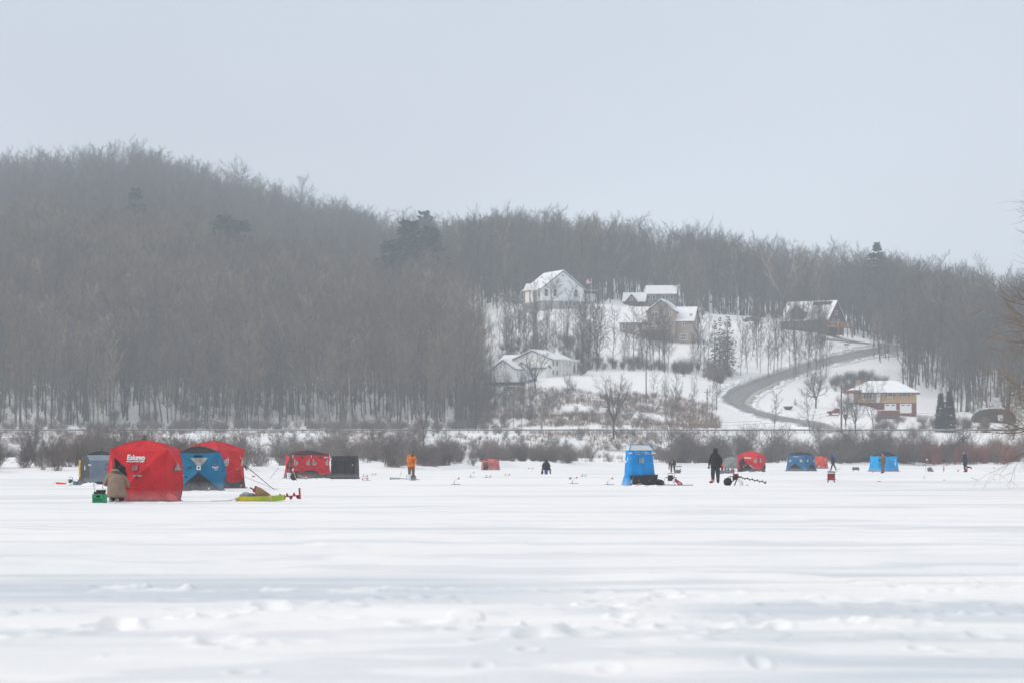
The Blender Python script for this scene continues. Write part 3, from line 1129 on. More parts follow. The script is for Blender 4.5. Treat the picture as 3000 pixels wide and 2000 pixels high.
# flag flown on a pole beside the dark roofed wing
M_FLAG = bpy.data.materials.new('flag_cloth')
M_FLAG.use_nodes = True
_t = M_FLAG.node_tree
_b = _t.nodes['Principled BSDF']
_tc = _t.nodes.new('ShaderNodeTexCoord')
_s = _t.nodes.new('ShaderNodeSeparateXYZ')
_t.links.new(_tc.outputs['Object'], _s.inputs[0])
_m = _t.nodes.new('ShaderNodeMath')
_m.operation = 'MULTIPLY'
_m.inputs[1].default_value = 13 / 2.0 / 1.15
_t.links.new(_s.outputs['Z'], _m.inputs[0])
_fr = _t.nodes.new('ShaderNodeMath')
_fr.operation = 'FRACT'
_t.links.new(_m.outputs[0], _fr.inputs[0])
_gt = _t.nodes.new('ShaderNodeMath')
_gt.operation = 'GREATER_THAN'
_gt.inputs[1].default_value = .5
_t.links.new(_fr.outputs[0], _gt.inputs[0])
_mx = _t.nodes.new('ShaderNodeMix')
_mx.data_type = 'RGBA'
_mx.inputs['A'].default_value = (.75, .72, .72, 1)
_mx.inputs['B'].default_value = (.55, .05, .07, 1)
_t.links.new(_gt.outputs[0], _mx.inputs['Factor'])
_t.links.new(_mx.outputs['Result'], _b.inputs['Base Color'])
M_BLUEC = mat('flag_blue', (0.03, 0.05, 0.22), 0.8)
YF = 795
fl = thing('flag', 'stars and stripes flag hanging before the dark wing roof', 'flag', (PX(1732, YF), YF, ground(PX(1732, YF), YF)))
zt = ZPY(817, YF) - fl.location.z
b = MB()
b.tube([(0, 0, -.3), (0, 0, zt)], [.06, .04], 8)
b.ball((0, 0, zt), .09, 8, 5)
b.build('pole', M_TRIM, fl)


def cloth(x0, x1, z0, z1, dy=0.0):
    B = MB()
    n = 8
    for i in range(n + 1):
        x = x0 + (x1 - x0) * i / n
        y = .16 * math.sin(x * 3.1) + dy
        dz = -.30 * abs(x) ** 1.3 * .6
        B.v += [(x, y, z0 + dz), (x, y, z1 + dz)]
    for i in range(n):
        B.f.append((2 * i, 2 * i + 2, 2 * i + 3, 2 * i + 1))
        B.mi.append(0)
    return B


cloth(-1.35, -.05, zt - 1.25, zt - .1).build('cloth', M_FLAG, fl)
cloth(-.62, -.05, zt - .72, zt - .1, -.012).build('canton', M_BLUEC, fl)

# ---- tan house with the deck
hT = House('house', 'tan sided house with steep centre gable, snowy wings and raised white deck', 1937, 765, 999, R(-14))
k = hT.k
xa, xb = hT.x(1898), hT.x(1979)
hT.block(xa, xb, -.8, 9, -.8, hT.z(913), hT.z(880), 'y', M_TAN, m_roof=M_GREEN)
hT.block(hT.x(1817), xa + .1, 0, 8.5, -.3, hT.z(943), hT.z(900), 'x', M_TAN, name='wing_wall', m_roof=M_GREEN, rname='wing_roof')
hT.block(xb - .1, hT.x(2030), 0, 8.5, -.8, hT.z(941), hT.z(902), 'x', M_TAN, name='wing_wall', m_roof=M_GREEN, rname='wing_roof')


def cw(x):
    return 1790 + x / 7.84


def ch(y):
    return 820 + y / 7.84


for cx, cy, ww, hh, br, pl in ((1020, 800, 150, 118, 1, -.8), (1385, 783, 60, 95, 0, -.8), (975, 1022, 110, 78, 1, -.8), (1203, 1020, 66, 72, 0, -.8), (1657, 1025, 60, 100, 0, 0), (335, 1048, 150, 122, 1, 0), (670, 1048, 150, 122, 1, 0)):
    hT.win(hT.x(cw(cx)), hT.z(ch(cy)), ww / 7.84 * k, hh / 7.84 * k, pl, bars=br, grid=1)
hT.win(hT.x(cw(1660)), hT.z(ch(1315)), 168 / 7.84 * k, 152 / 7.84 * k, 0, bars=3, grid=1, name='patio_door')
for yy, zz, hh in ((4.2, ch(1045), 1.8), (4.2, ch(1290), 1.5), (1.6, ch(1285), 1.5)):
    hT.win(yy, hT.z(zz), .8, hh, hT.x(2030), side='right', bars=0)
dk = MB()
dx0, dx1 = hT.x(cw(775)), hT.x(cw(1365))
dz = hT.z(ch(1170))
dk.box(((dx0 + dx1) / 2, -2.4, dz), (dx1 - dx0, 3.2, .35))
for i in range(4):
    dk.box((dx0 + .3 + (dx1 - dx0 - .6) * i / 3, -3.7, dz / 2 - .6), (.22, .22, dz + .8))
deck = dk.build('deck', M_WOOD, hT.o)
rl = MB()
for i in range(28):
    rl.box((dx0 + .1 + (dx1 - dx0 - .2) * i / 27, -3.9, dz + .72), (.07, .06, 1.0))
rl.box(((dx0 + dx1) / 2, -3.9, dz + 1.25), (dx1 - dx0, .12, .1))
rl.box(((dx0 + dx1) / 2, -3.9, dz + .3), (dx1 - dx0, .1, .08))
rl.build('railing', M_TRIM, deck)
st = MB()
for i in range(8):
    st.box((dx0 - .2 - .33 * i, -3.0, dz - .1 - .2 * i), (.36, 1.1, .08))
st.box((dx0 - 1.5, -3.6, dz + .15), (2.9, .08, .12), rot=Matrix.Rotation(R(-31), 3, 'Y'))
st.build('stairs', M_TRIM, deck)
sk = MB()
sk.add([(dx0 - .4, -3.3, dz - .2), (dx1 - 1.2, -3.3, dz - .2), (dx1 - 1.2, -3.3, dz - 1.6), (dx0 + 2, -3.3, dz - 1.5)], [(3, 2, 1, 0)])
skt = MB().slab([(dx0 - .4, -3.3, dz - .2), (dx1 - 1.2, -3.3, dz - .2), (dx1 - 1.2, -3.3, dz - 1.6), (dx0 + 2, -3.3, dz - 1.5)], (0, 1, 0), .1)
skt.build('skirting', M_LOG, deck)
b = MB()
b.lathe([(.05, 0), (.35, .1), (.45, .2)], (hT.x(cw(1830)), -.1, hT.z(ch(820))), 12, Matrix.Rotation(R(70), 3, 'X'))
b.build('satellite_dish', M_CONC, hT.o)

def melt(parent, pts, nrm=(0, 0, 1)):
    b_ = MB()
    b_.slab(pts, nrm, .02)
    b_.build('bare_patch', M_DKROOF, parent)


_xm, _hf = (xa + xb) / 2, (xb - xa) / 2
_e, _r = hT.z(913), hT.z(880)
_sl = (_r - _e) / _hf
melt(hT.o, [(_xm + a * _hf, y_, _r - a * _hf * _sl + .44) for a, y_ in ((.30, -.6), (.62, -.8), (.92, .4), (.80, 1.6), (.45, 1.2))], (0, 0, 1))

# ---- lower white house with columns, and its garage
hL = House('house', 'low white house with a columned porch front below the tree row', 1564, 672, 1100, R(-24))
k = hL.k
L = 13.0
xa, xb = hL.x(1506), hL.x(1612)
hL.block(xa, xb, 0, L, -1.2, hL.z(1052), hL.z(1027), 'y', M_CREAM)
hL.block(xa - 4.9, xa + .1, 3, 9, -1.2, hL.z(1056), hL.z(1040), 'x', M_CREAM, name='wing_wall', rname='wing_roof')
hL.block(hL.x(1527), hL.x(1566), -3.2, .05, -1.4, hL.z(1079), hL.z(1062), 'y', M_CREAM, name='garage_wall', rname='garage_roof')
hL.block(hL.x(1566) + .75, hL.x(1610), -2.4, .05, -1.2, hL.z(1078), hL.z(1070), 'x', M_CREAM, name='entry_wall', rname='entry_roof')
for i, yy in enumerate((.9, 3.2, 5.6, 8.2, 10.6)):
    for zz, hh in ((hL.z(1062), 1.5), (hL.z(1090), 1.2)):
        hL.win(yy + .7, zz, 1.1, hh, xb, side='right', bars=0)
pr = MB()
for i in range(5):
    pr.lathe([(.22, 0), (.2, .15), (.17, 3.6), (.24, 3.75)], (xb + 1.5, 3.0 + 2.3 * i, hL.z(1098)), 10)
pr.build('porch_column', M_TRIM, hL.o)
b = MB()
b.box((xb + .8, 7, hL.z(1051.5)), (1.9, 12.5, .3))
b.build('porch_roof', M_TRIM, hL.o)
b = MB()
b.box(((xa + xb) / 2 + 1, 9.5, hL.z(1024)), (1.3, .9, 1.6))
b.build('chimney', M_CONC, hL.o)
gd = MB()
gd.box((hL.x(1547), -3.26, hL.z(1098)), (2.4, .08, 1.9))
gd.build('garage_door', M_TRIM, hL.o)

hG = House('garage', 'small pale garage with a plain gable end beside the columned house', 1467, 655, 1119, R(-14), cat='garage')
hG.block(hG.x(1441), hG.x(1506), 0, 7.5, -1.0, hG.z(1079), hG.z(1056), 'y', M_WSIDE)
hG.win(3.2, hG.z(1096), .9, 1.2, hG.x(1506), side='right', bars=0)
b = MB()
b.box((hG.x(1480), -.9, -.35), (hG.x(1545) - hG.x(1425), .5, .75))
rw = b.build('retaining_wall', M_CONC)
rw.location = hG.o.location
rw.rotation_euler = hG.o.rotation_euler
tag(rw, 'low dark retaining wall under the pale garage', 'wall')
rw.data.materials[0] = M_DKROOF

# ---- log cabin
hC = House('cabin', 'brown timber cabin with steep snow patched roof beside the upper road', 2426, 815, 963, R(-35))
Lf, Dp = 15.5, 9.5
hC.block(-Lf, 0, 0, Dp, -1.5, hC.z(935), hC.z(882), 'x', M_LOG, ov=.45)
hC.block(-12.2, -7.6, -.3, 4.2, hC.z(934), hC.z(912), hC.z(893), 'y', M_LOG, name='dormer_wall', rname='dormer_roof')
_e, _r = hC.z(935), hC.z(882)
_sl = (_r - _e) / (Dp / 2)
melt(hC.o, [(xx, yy, _e + yy * _sl + .44) for xx, yy in ((-7, 3.7), (-5, 3.3), (-3.6, 3.6), (-1.2, 3.5), (-.9, 4.5), (-7, 4.5))])
melt(hC.o, [(xx, yy, _e + yy * _sl + .44) for xx, yy in ((-4.5, 1.6), (-3.2, 1.3), (-2.9, 1.9), (-3.9, 2.2))])
for xx in (-12, -9, -6, -3):
    hC.win(xx, hC.z(948), 1.1, 1.2, 0, bars=0)
hC.win(3.2, hC.z(944), 1.5, 2.0, .02, side='right', bars=1)
hC.win(6.2, hC.z(944), 1.5, 2.0, .02, side='right', bars=1)
hC.win(4.75, hC.z(915), 1.6, 1.2, .02, side='right', bars=1)
dk = MB()
dk.box((1.8, 4.0, hC.z(957)), (3.5, 9.0, .3))
for i in range(4):
    dk.box((3.4, .1 + 2.6 * i, hC.z(957) / 2 - 1.2), (.2, .2, hC.z(957) + 2.2))
deck = dk.build('deck', M_WOOD, hC.o)
rl = MB()
for i in range(10):
    rl.box((3.5, -.3 + i * .95, hC.z(957) + .7), (.16, .16, 1.1))
    if i < 4:
        rl.box((.3 + i * .95, -.4, hC.z(957) + .7), (.16, .16, 1.1))
rl.box((3.5, 4, hC.z(957) + 1.3), (.2, 9.0, .12))
rl.box((1.8, -.4, hC.z(957) + 1.3), (3.4, .2, .12))
rl.build('railing', M_ORWOOD, deck)

# ---- yellow brick house
hB = House('house', 'yellow brick house with a red lower storey, two white garage doors and hipped roof', 2590, 637, 1212, R(-10))
k = hB.k
xa, xb, D = hB.x(2486), hB.x(2679), 9.5
zs = hB.z(1179)
b = MB()
b.box(((xa + xb) / 2, D / 2, (zs - 1.0) / 2), (xb - xa - .04, D - .04, zs + 1.0))
b.build('lower_wall', M_REDB, hB.o)
b = MB()                                           # ploughed snow banked against the lower storey
for i in range(26):
    t_ = i / 25
    b.ball((xa - .8 + (xb - xa) * .50 * t_, -.5 - .5 * (i % 3), -.5), (1.1, 1.5, (2.75 - 1.2 * t_ ** 3) * (.85 + .2 * float(vnoise(i * .7, 1, 3)))), 10, 6)
tag(b.build('snow', M_SNOWCAP, smooth=True, loc=tuple(hB.o.location), rz=R(-10)), 'ploughed snow banked against the brick house', 'snow', kind='stuff')
hB.block(xa, xb, 0, D, zs + .003, hB.z(1147), hB.z(1118), 'x', M_BRICK, hip=4.4, ov=.8)
for cx in (2608, 2652):
    g_ = MB()
    ww = (2669 - 2635) * k
    g_.box((hB.x(cx), -.05, hB.z(1195.5)), (ww, .1, 2.1))
    gd = g_.build('garage_door', M_TRIM, hB.o)
    g_ = MB()
    for s in (-1, 1):
        g_.box((hB.x(cx) + s * .62, -.12, hB.z(1186)), (.75, .03, .2))
    g_.build('pane', M_PANE, gd)
for cx in (2607.5, 2649):
    f = hB.win(hB.x(cx), hB.z(1155.5), 16.5 * k, 12 * k, 0, bars=0)
    s_ = MB()
    for s in (-1, 1):
        s_.box((hB.x(cx) + s * 10 * k, -.05, hB.z(1155.5)), (.36, .09, 12.5 * k))
    s_.build('shutter', M_MAROON, f)
hB.win(hB.x(2543), hB.z(1158.5), 28 * k, 18 * k, 0, bars=2)
d_ = MB()
d_.box((hB.x(2573), -.05, hB.z(1164)), (.95, .1, 2.1))
d_.build('door', M_TRIM, hB.o)
hB.win(5.5, hB.z(1156), .8, 1.0, xb, side='right', bars=0)
b = MB()
b.box((hB.x(2515), 3.0, hB.z(1128)), (.95, .9, 2.6))
b.box((hB.x(2515), 3.0, hB.z(1117)), (1.08, 1.03, .16))
b.build('chimney', M_BRICK, hB.o)
b = MB()                                           # the porch on the left with its red tiled roof
b.box((xa - .3, -.9, hB.z(1168)), (.25, .25, 3.2))
b.box((xa + .8, -.9, hB.z(1165)), (1.1, .1, 2.2))
b.build('porch_wall', M_TRIM, hB.o)
b = MB()
b.add([(xa - 1.4, -1.6, hB.z(1148)), (xa + 3, -1.6, hB.z(1148)), (xa + 3, 2, hB.z(1133)), (xa + .6, 2, hB.z(1135)), (xa - 1.4, -1.6, hB.z(1149.5)), (xa + 3, -1.6, hB.z(1149.5)), (xa + 3, 2, hB.z(1147)), (xa + .6, 2, hB.z(1147))],
      [(0, 1, 2, 3), (7, 6, 5, 4), (0, 4, 5, 1), (3, 7, 4, 0), (2, 6, 7, 3), (1, 5, 6, 2)])
b.build('porch_roof', M_REDB, hB.o)

# ---- two houses half hidden by trees above the tan house
hH = House('house', 'small brown gabled house with snowy roof above the tan house', 1852, 880, 895, R(-8))
hH.block(hH.x(1826), hH.x(1889), 0, 7, -.5, hH.z(884), hH.z(859), 'x', M_LOG)
hH.block(hH.x(1836), hH.x(1868), -2, 3, -.5, hH.z(884), hH.z(865), 'y', M_LOG, name='gable_wall', rname='gable_roof')
hH.win(hH.x(1852), hH.z(877), .8, 1.1, -2, bars=0)
hI = House('house', 'grey house with white trimmed windows and wide snowy roof behind trees', 1938, 892, 880, R(-6))
hI.block(hI.x(1893), hI.x(1980), 0, 8, -1.5, hI.z(862), hI.z(838), 'x', mat('grey_siding', (.16, .18, .20), .7, var=.08))
for cx in (1901, 1916, 1944, 1953, 1968):
    hI.win(hI.x(cx), hI.z(871), 1.0, 1.4, 0, bars=0)

# ---- dark barrel roofed shed at the right, snow along its top
Ys = 632
sh = thing('shed', 'dark barrel roofed shelter with snow along its ridge behind the guardrail', 'shed', (PX(2915, Ys), Ys, ground(PX(2915, Ys), Ys) - .1))
b = MB()
n = 12
wd, hh, ln = 9.5, 3.3, 4.0
prof = [(-wd / 2 * math.cos(PI * i / n), hh * math.sin(PI * i / n) ** .6) for i in range(n + 1)]
b.v = [(x, y, z) for y in (0, ln) for x, z in prof]
for i in range(n):
    b.f.append((i, i + 1, n + 2 + i, n + 1 + i))
b.f += [tuple(range(n, -1, -1)), tuple(range(n + 1, 2 * n + 2))]
b.mi = [0] * len(b.f)
b.build('cover', mat('dark_tarp', (.035, .036, .036), .7, var=.2, scale=.8, bump=.4), sh)
b = MB()
pf = [(x * .93, z + .05) for x, z in prof[4:n - 3]]
m_ = len(pf)
b.v = [(x, y, z) for y in (.15, ln - .1) for x, z in pf] + [(x, y, z + .22) for y in (.15, ln - .1) for x, z in pf]
for i in range(m_ - 1):
    b.f.append((2 * m_ + i, 2 * m_ + i + 1, 3 * m_ + i + 1, 3 * m_ + i))
    b.f.append((i, i + 1, 2 * m_ + i + 1, 2 * m_ + i))
b.mi = [0] * len(b.f)
b.build('snow_cover', M_SNOWCAP, sh)
b = MB()
b.box((1.2, -.05, 1.2), (1.1, .12, 1.5))
b.build('door', M_TRIM, sh)
# ------------------------------------------------------------------ roads, guardrail, poles and street things
M_ASPH = mat('asphalt', (0.150, 0.152, 0.155), 0.85, var=0.12, scale=0.35, hue=(0.20, 0.20, 0.20), stretch=(1, 1, 1))
M_ROAD = mat('salted_asphalt', (0.20, 0.20, 0.205), 0.85, var=0.10, scale=0.35, hue=(0.155, 0.157, 0.16))
_t = M_ROAD.node_tree                              # wheel tracks worn dark, salt and snow left between and beside them
_b = _t.nodes['Principled BSDF']
_src = _b.inputs['Base Color'].links[0].from_socket
_a = _t.nodes.new('ShaderNodeAttribute')
_a.attribute_name = 'across'
_r = _t.nodes.new('ShaderNodeValToRGB')
_cr = _r.color_ramp
_cr.elements[0].position, _cr.elements[0].color = 0.0, (1, 1, 1, 1)
_cr.elements[1].position, _cr.elements[1].color = 1.0, (1, 1, 1, 1)
for _p, _v in ((.07, .8), (.13, .15), (.30, .0), (.40, .22), (.46, .05), (.52, .30), (.58, .05), (.66, .2), (.86, .05), (.94, .7)):
    _cr.elements.new(_p).color = (_v, _v, _v, 1)
_m = _t.nodes.new('ShaderNodeMapRange')
_m.inputs['From Min'].default_value = -1
_t.links.new(_a.outputs['Fac'], _m.inputs['Value'])
_t.links.new(_m.outputs[0], _r.inputs[0])
_x = _t.nodes.new('ShaderNodeMix')
_x.data_type = 'RGBA'
_x.inputs['B'].default_value = (.55, .53, .50, 1)
_t.links.new(_r.outputs[0], _x.inputs['Factor'])
_t.links.new(_src, _x.inputs['A'])
_t.links.new(_x.outputs['Result'], _b.inputs['Base Color'])
M_SALT = mat('sanded_snow', (0.46, 0.42, 0.37), 0.9, var=0.15, scale=0.5)


def ribbon(name, pts, wid, m, dz, skirt=0.25, n=6, end=None):
    """a road draped on the hillside through the world points pts"""
    P = [Vector((p[0], p[1], 0)) for p in pts]
    Q = []
    for i in range(len(P) - 1):                    # Catmull-Rom
        p0, p1, p2, p3 = P[max(i - 1, 0)], P[i], P[i + 1], P[min(i + 2, len(P) - 1)]
        for t in np.linspace(0, 1, 14)[:-1]:
            Q.append(.5 * ((2 * p1) + (p2 - p0) * t + (2 * p0 - 5 * p1 + 4 * p2 - p3) * t * t + (3 * p1 - p0 - 3 * p2 + p3) * t ** 3))
    Q.append(P[-1])
    B = MB()
    AC = []
    for i, q in enumerate(Q):
        d = (Q[min(i + 1, len(Q) - 1)] - Q[max(i - 1, 0)]).normalized()
        s = Vector((-d.y, d.x, 0))
        hs = [ground(*(q + s * (wid * (k / n - .5))).to_2d()) for k in range(n + 1)]
        zm = sum(hs) / len(hs)
        AC.extend(2 * k / n - 1 for k in range(n + 1))
        for k in range(n + 1):
            p = q + s * (wid * (k / n - .5))
            B.v.append((p.x, p.y, hs[k] * .75 + zm * .25 + dz))
    for i in range(len(Q) - 1):
        for k in range(n):
            a = i * (n + 1) + k
            B.f.append((a, a + 1, a + n + 2, a + n + 1))
            B.mi.append(0)
    o = B.build(name, m, smooth=True)
    o.data.attributes.new('across', 'FLOAT', 'POINT').data.foreach_set('value', AC)
    return tag(o, kind='structure')


# the side road climbing the hill in a bend
road_px = [(2640, 1014), (2579, 1028), (2526, 1038), (2456, 1052), (2386, 1071), (2316, 1093), (2245, 1117), (2193, 1139), (2158, 1160), (2150, 1178), (2175, 1196), (2224, 1212), (2281, 1226), (2351, 1238)]
rp = [hit(px, py, 600, 900) for px, py in road_px]
rp += [(PX(2430, 596), 596, 0), (PX(2520, 588), 588, 0)]
ribbon('sanded_verge', rp, 8.0, M_SALT, .14)
ribbon('side_road', rp, 6.6, M_ROAD, .22, n=10)
B = MB()
rk = random.Random(12)
for i in range(len(rp) - 1):                       # ploughed ridges along the side road
    a_, b_ = Vector(rp[i][:2]), Vector(rp[i + 1][:2])
    d_ = (b_ - a_)
    s_ = Vector((-d_.y, d_.x)).normalized()
    for k in range(int(d_.length / .9)):
        for sg in (-1, 1):
            p_ = a_ + d_ * ((k + rk.random()) * .9 / d_.length) + s_ * sg * rk.uniform(3.8, 4.7)
            r_ = rk.uniform(.35, .9)
            B.ball((p_.x, p_.y, ground(p_.x, p_.y) + .05), (r_, r_, r_ * rk.uniform(.35, .75)), 8, 5)
tag(B.build('snow', M_SNOWCAP, smooth=True), 'lumpy ploughed snow ridges beside the side road', 'snow', kind='stuff')
rp2 = [hit(px, py, 700, 1000) for px, py in ((2395, 992), (2430, 994), (2480, 1000), (2540, 1006), (2610, 1013))]
ribbon('driveway', rp2, 3.6, M_SALT, .16)
B = MB()
n = 90
for i in range(n + 1):
    x = PX(-400, YROAD) + (PX(3400, YROAD) - PX(-400, YROAD)) * i / n
    for yy in (YROAD - 3.3, YROAD + 3.3):
        B.v.append((x, yy, _ZR + .12))
for i in range(n):
    B.f.append((2 * i, 2 * i + 2, 2 * i + 3, 2 * i + 1))
    B.mi.append(0)
tag(B.build('highway', M_ASPH), kind='structure')

M_GALV = mat('galvanised_steel', (0.27, 0.31, 0.32), 0.55, metal=0.3, var=0.12, scale=.8)
M_POST = mat('weathered_timber', (0.22, 0.19, 0.165), 0.9, var=0.2, scale=3, stretch=(3, 3, .4))
M_POSTR = mat('red_brown_timber', (0.16, 0.085, 0.08), 0.9, var=0.2, scale=3, stretch=(3, 3, .4))


def guardrail(xa, xb, y, lab):
    o = thing('guardrail', lab, 'guardrail', (xa, y, 0), 0, 'steel guardrails along the highway')
    n = round((xb - xa) / 1.905)
    B = MB()
    prof = [(0, .42), (-.05, .46), (-.05, .52), (0, .56), (0, .60), (-.05, .64), (-.05, .70), (0, .745)]
    N = n + 1
    zz = [ground(xa + i * 1.905, y) for i in range(N)]
    for i in range(N):
        B.v += [(i * 1.905, -.09 + py, zz[i] + pz) for py, pz in prof]
        B.v += [(i * 1.905, -.07 + py, zz[i] + pz) for py, pz in prof]
    for i in range(n):
        for k in range(7):
            a = i * 16 + k
            B.f.append((a, a + 16, a + 17, a + 1))
            B.f.append((a + 9, a + 25, a + 24, a + 8))
        B.f.append((i * 16 + 7, i * 16 + 23, i * 16 + 31, i * 16 + 15))
    B.mi = [0] * len(B.f)
    B.build('beam', M_GALV, o)
    S = MB()
    for i in range(n):
        S.box((i * 1.905 + .95, -.08, (zz[i] + zz[i + 1]) / 2 + .765), (1.8, .10, .045))
    S.build('snow_cover', M_SNOWCAP, o)
    me = MB().box((0, .06, .25), (.16, .22, 1.0)).mesh('post', M_GALV)
    for i in range(N):
        c = bpy.data.objects.new('post', me)
        col.objects.link(c)
        c.parent = o
        c.location = (i * 1.905, 0, zz[i])
    return o


yg = YROAD - 5.2
x_0 = PX(-60, yg)
xs = [x_0, x_0 + 45 * 1.905, x_0 + 74 * 1.905, x_0 + 112 * 1.905]
guardrail(xs[0], xs[1], yg, 'grey guardrail along the highway below the hillside wood')
guardrail(xs[1], xs[2], yg, 'grey guardrail along the highway below the columned house')
guardrail(xs[2], xs[3], yg, 'grey guardrail along the highway below the brick house')

for i, (px, lab) in enumerate(((352, 'white roadside marker post above the grey shelter'), (671, 'white roadside marker post between blue shelter and dark hillside trunks'), (1483, 'white roadside marker post below the pale garage'), (1713, 'white roadside marker post beside the spreading bank tree'), (1923, 'white roadside marker post below the tan house'))):
    Y = YROAD - 4.6
    x = PX(px, Y)
    b = MB()
    b.tube([(0, 0, -.3), (0, 0, 1.35)], [.065, .055], 8)
    b.box((0, -.07, 1.15), (.1, .02, .25))
    o = b.build('marker_post', M_TRIM, loc=(x, Y, ground(x, Y)))
    tag(o, lab, 'marker post', 'white roadside marker posts')


def pole(px, pyt, Y, lab, r=.17, m=None, arm=True, lean=0.0, tr=False):
    x = PX(px, Y)
    z = ground(x, Y)
    h = ZPY(pyt, Y) - z
    o = thing('utility_pole', lab, 'utility pole', (x, Y, z), 0)
    b = MB()
    b.tube([(0, 0, -.6), (-lean * h * .5, 0, h * .5), (-lean * h, 0, h)], [r, r * .85, r * .65], 8)
    b.build('shaft', m or M_POST, o)
    if arm:
        b = MB()
        b.box((-lean * h, -.15, h - .7), (1.5, .1, .12))
        for s in (-.6, 0, .6):
            b.tube([(-lean * h + s, -.15, h - .64), (-lean * h + s, -.15, h - .40)], .04, 6)
        b.build('crossarm', M_POST, o)
    if tr:
        b = MB()
        b.lathe([(.26, 0), (.28, .05), (.28, .8), (.2, .9)], (.1, -.42, h - 2.4), 10)
        b.build('transformer', M_GALV, o)
    return o, h


po1, h1 = pole(1028, 1090, 583, 'leaning grey utility pole before the hillside wood', lean=.035)
po2, h2 = pole(1587, 1140, 592, 'grey utility pole on the weedy slope below the columned house')
po3, h3 = pole(2072, 1138, 590, 'grey utility pole with a coil of cable beside the road bend')
po4, h4 = pole(2465, 1130, 578, 'red brown utility pole by the highway near the brick house', r=.2, m=M_POSTR, arm=False)
po5, h5 = pole(2498, 890, 838, 'tall pale utility pole beside the upper road and cabin')
po6, h6 = pole(1893, 1036, 640, 'thin dark utility pole in the field below the tan house', r=.15, arm=False, m=M_POSTR)
b = MB()
ring = [(.55 + .28 * math.cos(t), -.2, 2.6 + .42 * math.sin(t)) for t in np.linspace(0, 2 * PI, 17)[:-1]]
b.tube(ring, .05, 6, closed=True)
b.build('cable_coil', M_DKROOF, po3)


def wire(name, a, c, sag, lab, r=.022):
    a, c = Vector(a), Vector(c)
    b = MB()
    b.tube([a.lerp(c, t) - Vector((0, 0, 4 * sag * t * (1 - t))) for t in np.linspace(0, 1, 13)], r, 5)
    return tag(b.build(name, M_DKROOF), lab, 'cable', 'overhead cables')


def pz(o, z):
    return (o.location.x, o.location.y - .1, o.location.z + z)


wire('power_cable', pz(po3, 1.9), pz(po4, 4.6), .6, 'upper overhead cable from the coiled cable pole to the red brown pole')
wire('power_cable', pz(po3, 1.4), pz(po4, 4.0), .7, 'lower overhead cable from the coiled cable pole to the red brown pole')
wire('power_cable', pz(po2, h2 - 5.1), pz(po3, 1.5), .5, 'overhead cable across the weedy slope between two grey poles')
wire('power_cable', pz(po4, 4.6), (PX(2682, 630), 630, ZPY(1150, 630)), .9, 'upper overhead cable running to the brick house roof')
wire('power_cable', pz(po4, 4.0), (PX(3050, 600), 600, ZPY(1180, 600)), .8, 'lower overhead cable past the brick house')
wire('power_cable', pz(po1, h1 - 4.3), (PX(640, 583), 583, ZPY(1182, 583)), .4, 'thin cable running from the leaning pole into the wood')

# yellow arrow sign, red mailboxes
x, y, z = hit(2577, 1024, 700, 950)
o = thing('road_sign', 'yellow diamond warning sign with arrow beside the upper road', 'sign', (x, y, z))
b = MB()
b.tube([(0, .03, -.3), (0, .03, 2.0)], .05, 6)
b.build('post', M_GALV, o)
b = MB()
s_ = .85
b.slab([(0, 0, 1.4 - s_), (s_, 0, 1.4), (0, 0, 1.4 + s_), (-s_, 0, 1.4)], (0, -1, 0), .03)
pl = b.build('panel', mat('sign_yellow', (.62, .36, .02), .5, var=.05), o)
b = MB()
b.slab([(-.08, -.035, 1.0), (.08, -.035, 1.0), (.08, -.035, 1.4), (-.08, -.035, 1.4)], (0, -1, 0), .01)
b.slab([(-.5, -.035, 1.52), (-.2, -.035, 1.3), (-.2, -.035, 1.74)], (0, -1, 0), .01)
b.slab([(-.2, -.035, 1.44), (.08, -.035, 1.40), (.08, -.035, 1.58), (-.2, -.035, 1.6)], (0, -1, 0), .01)
b.build('arrow', M_DKROOF, pl)
x, y, z = hit(2481, 1024, 700, 950)
o = thing('mailbox', 'red mailboxes on two posts beside the upper driveway', 'mailbox', (x, y, z))
b = MB()
b.tube([(-.35, 0, -.3), (-.35, 0, 1.2)], .06, 6)
b.tube([(.15, 0, -.3), (.15, 0, 1.2)], .06, 6)
b.build('post', M_ORWOOD, o)
b = MB()
b.rbox((-.05, 0, 1.4), (1.5, .55, .4), .1)
b.build('box', mat('mailbox_red', (.40, .03, .03), .5, var=.05), o)


# vehicles
M_TYRE = mat('tyre_rubber', (.02, .02, .02), .8)


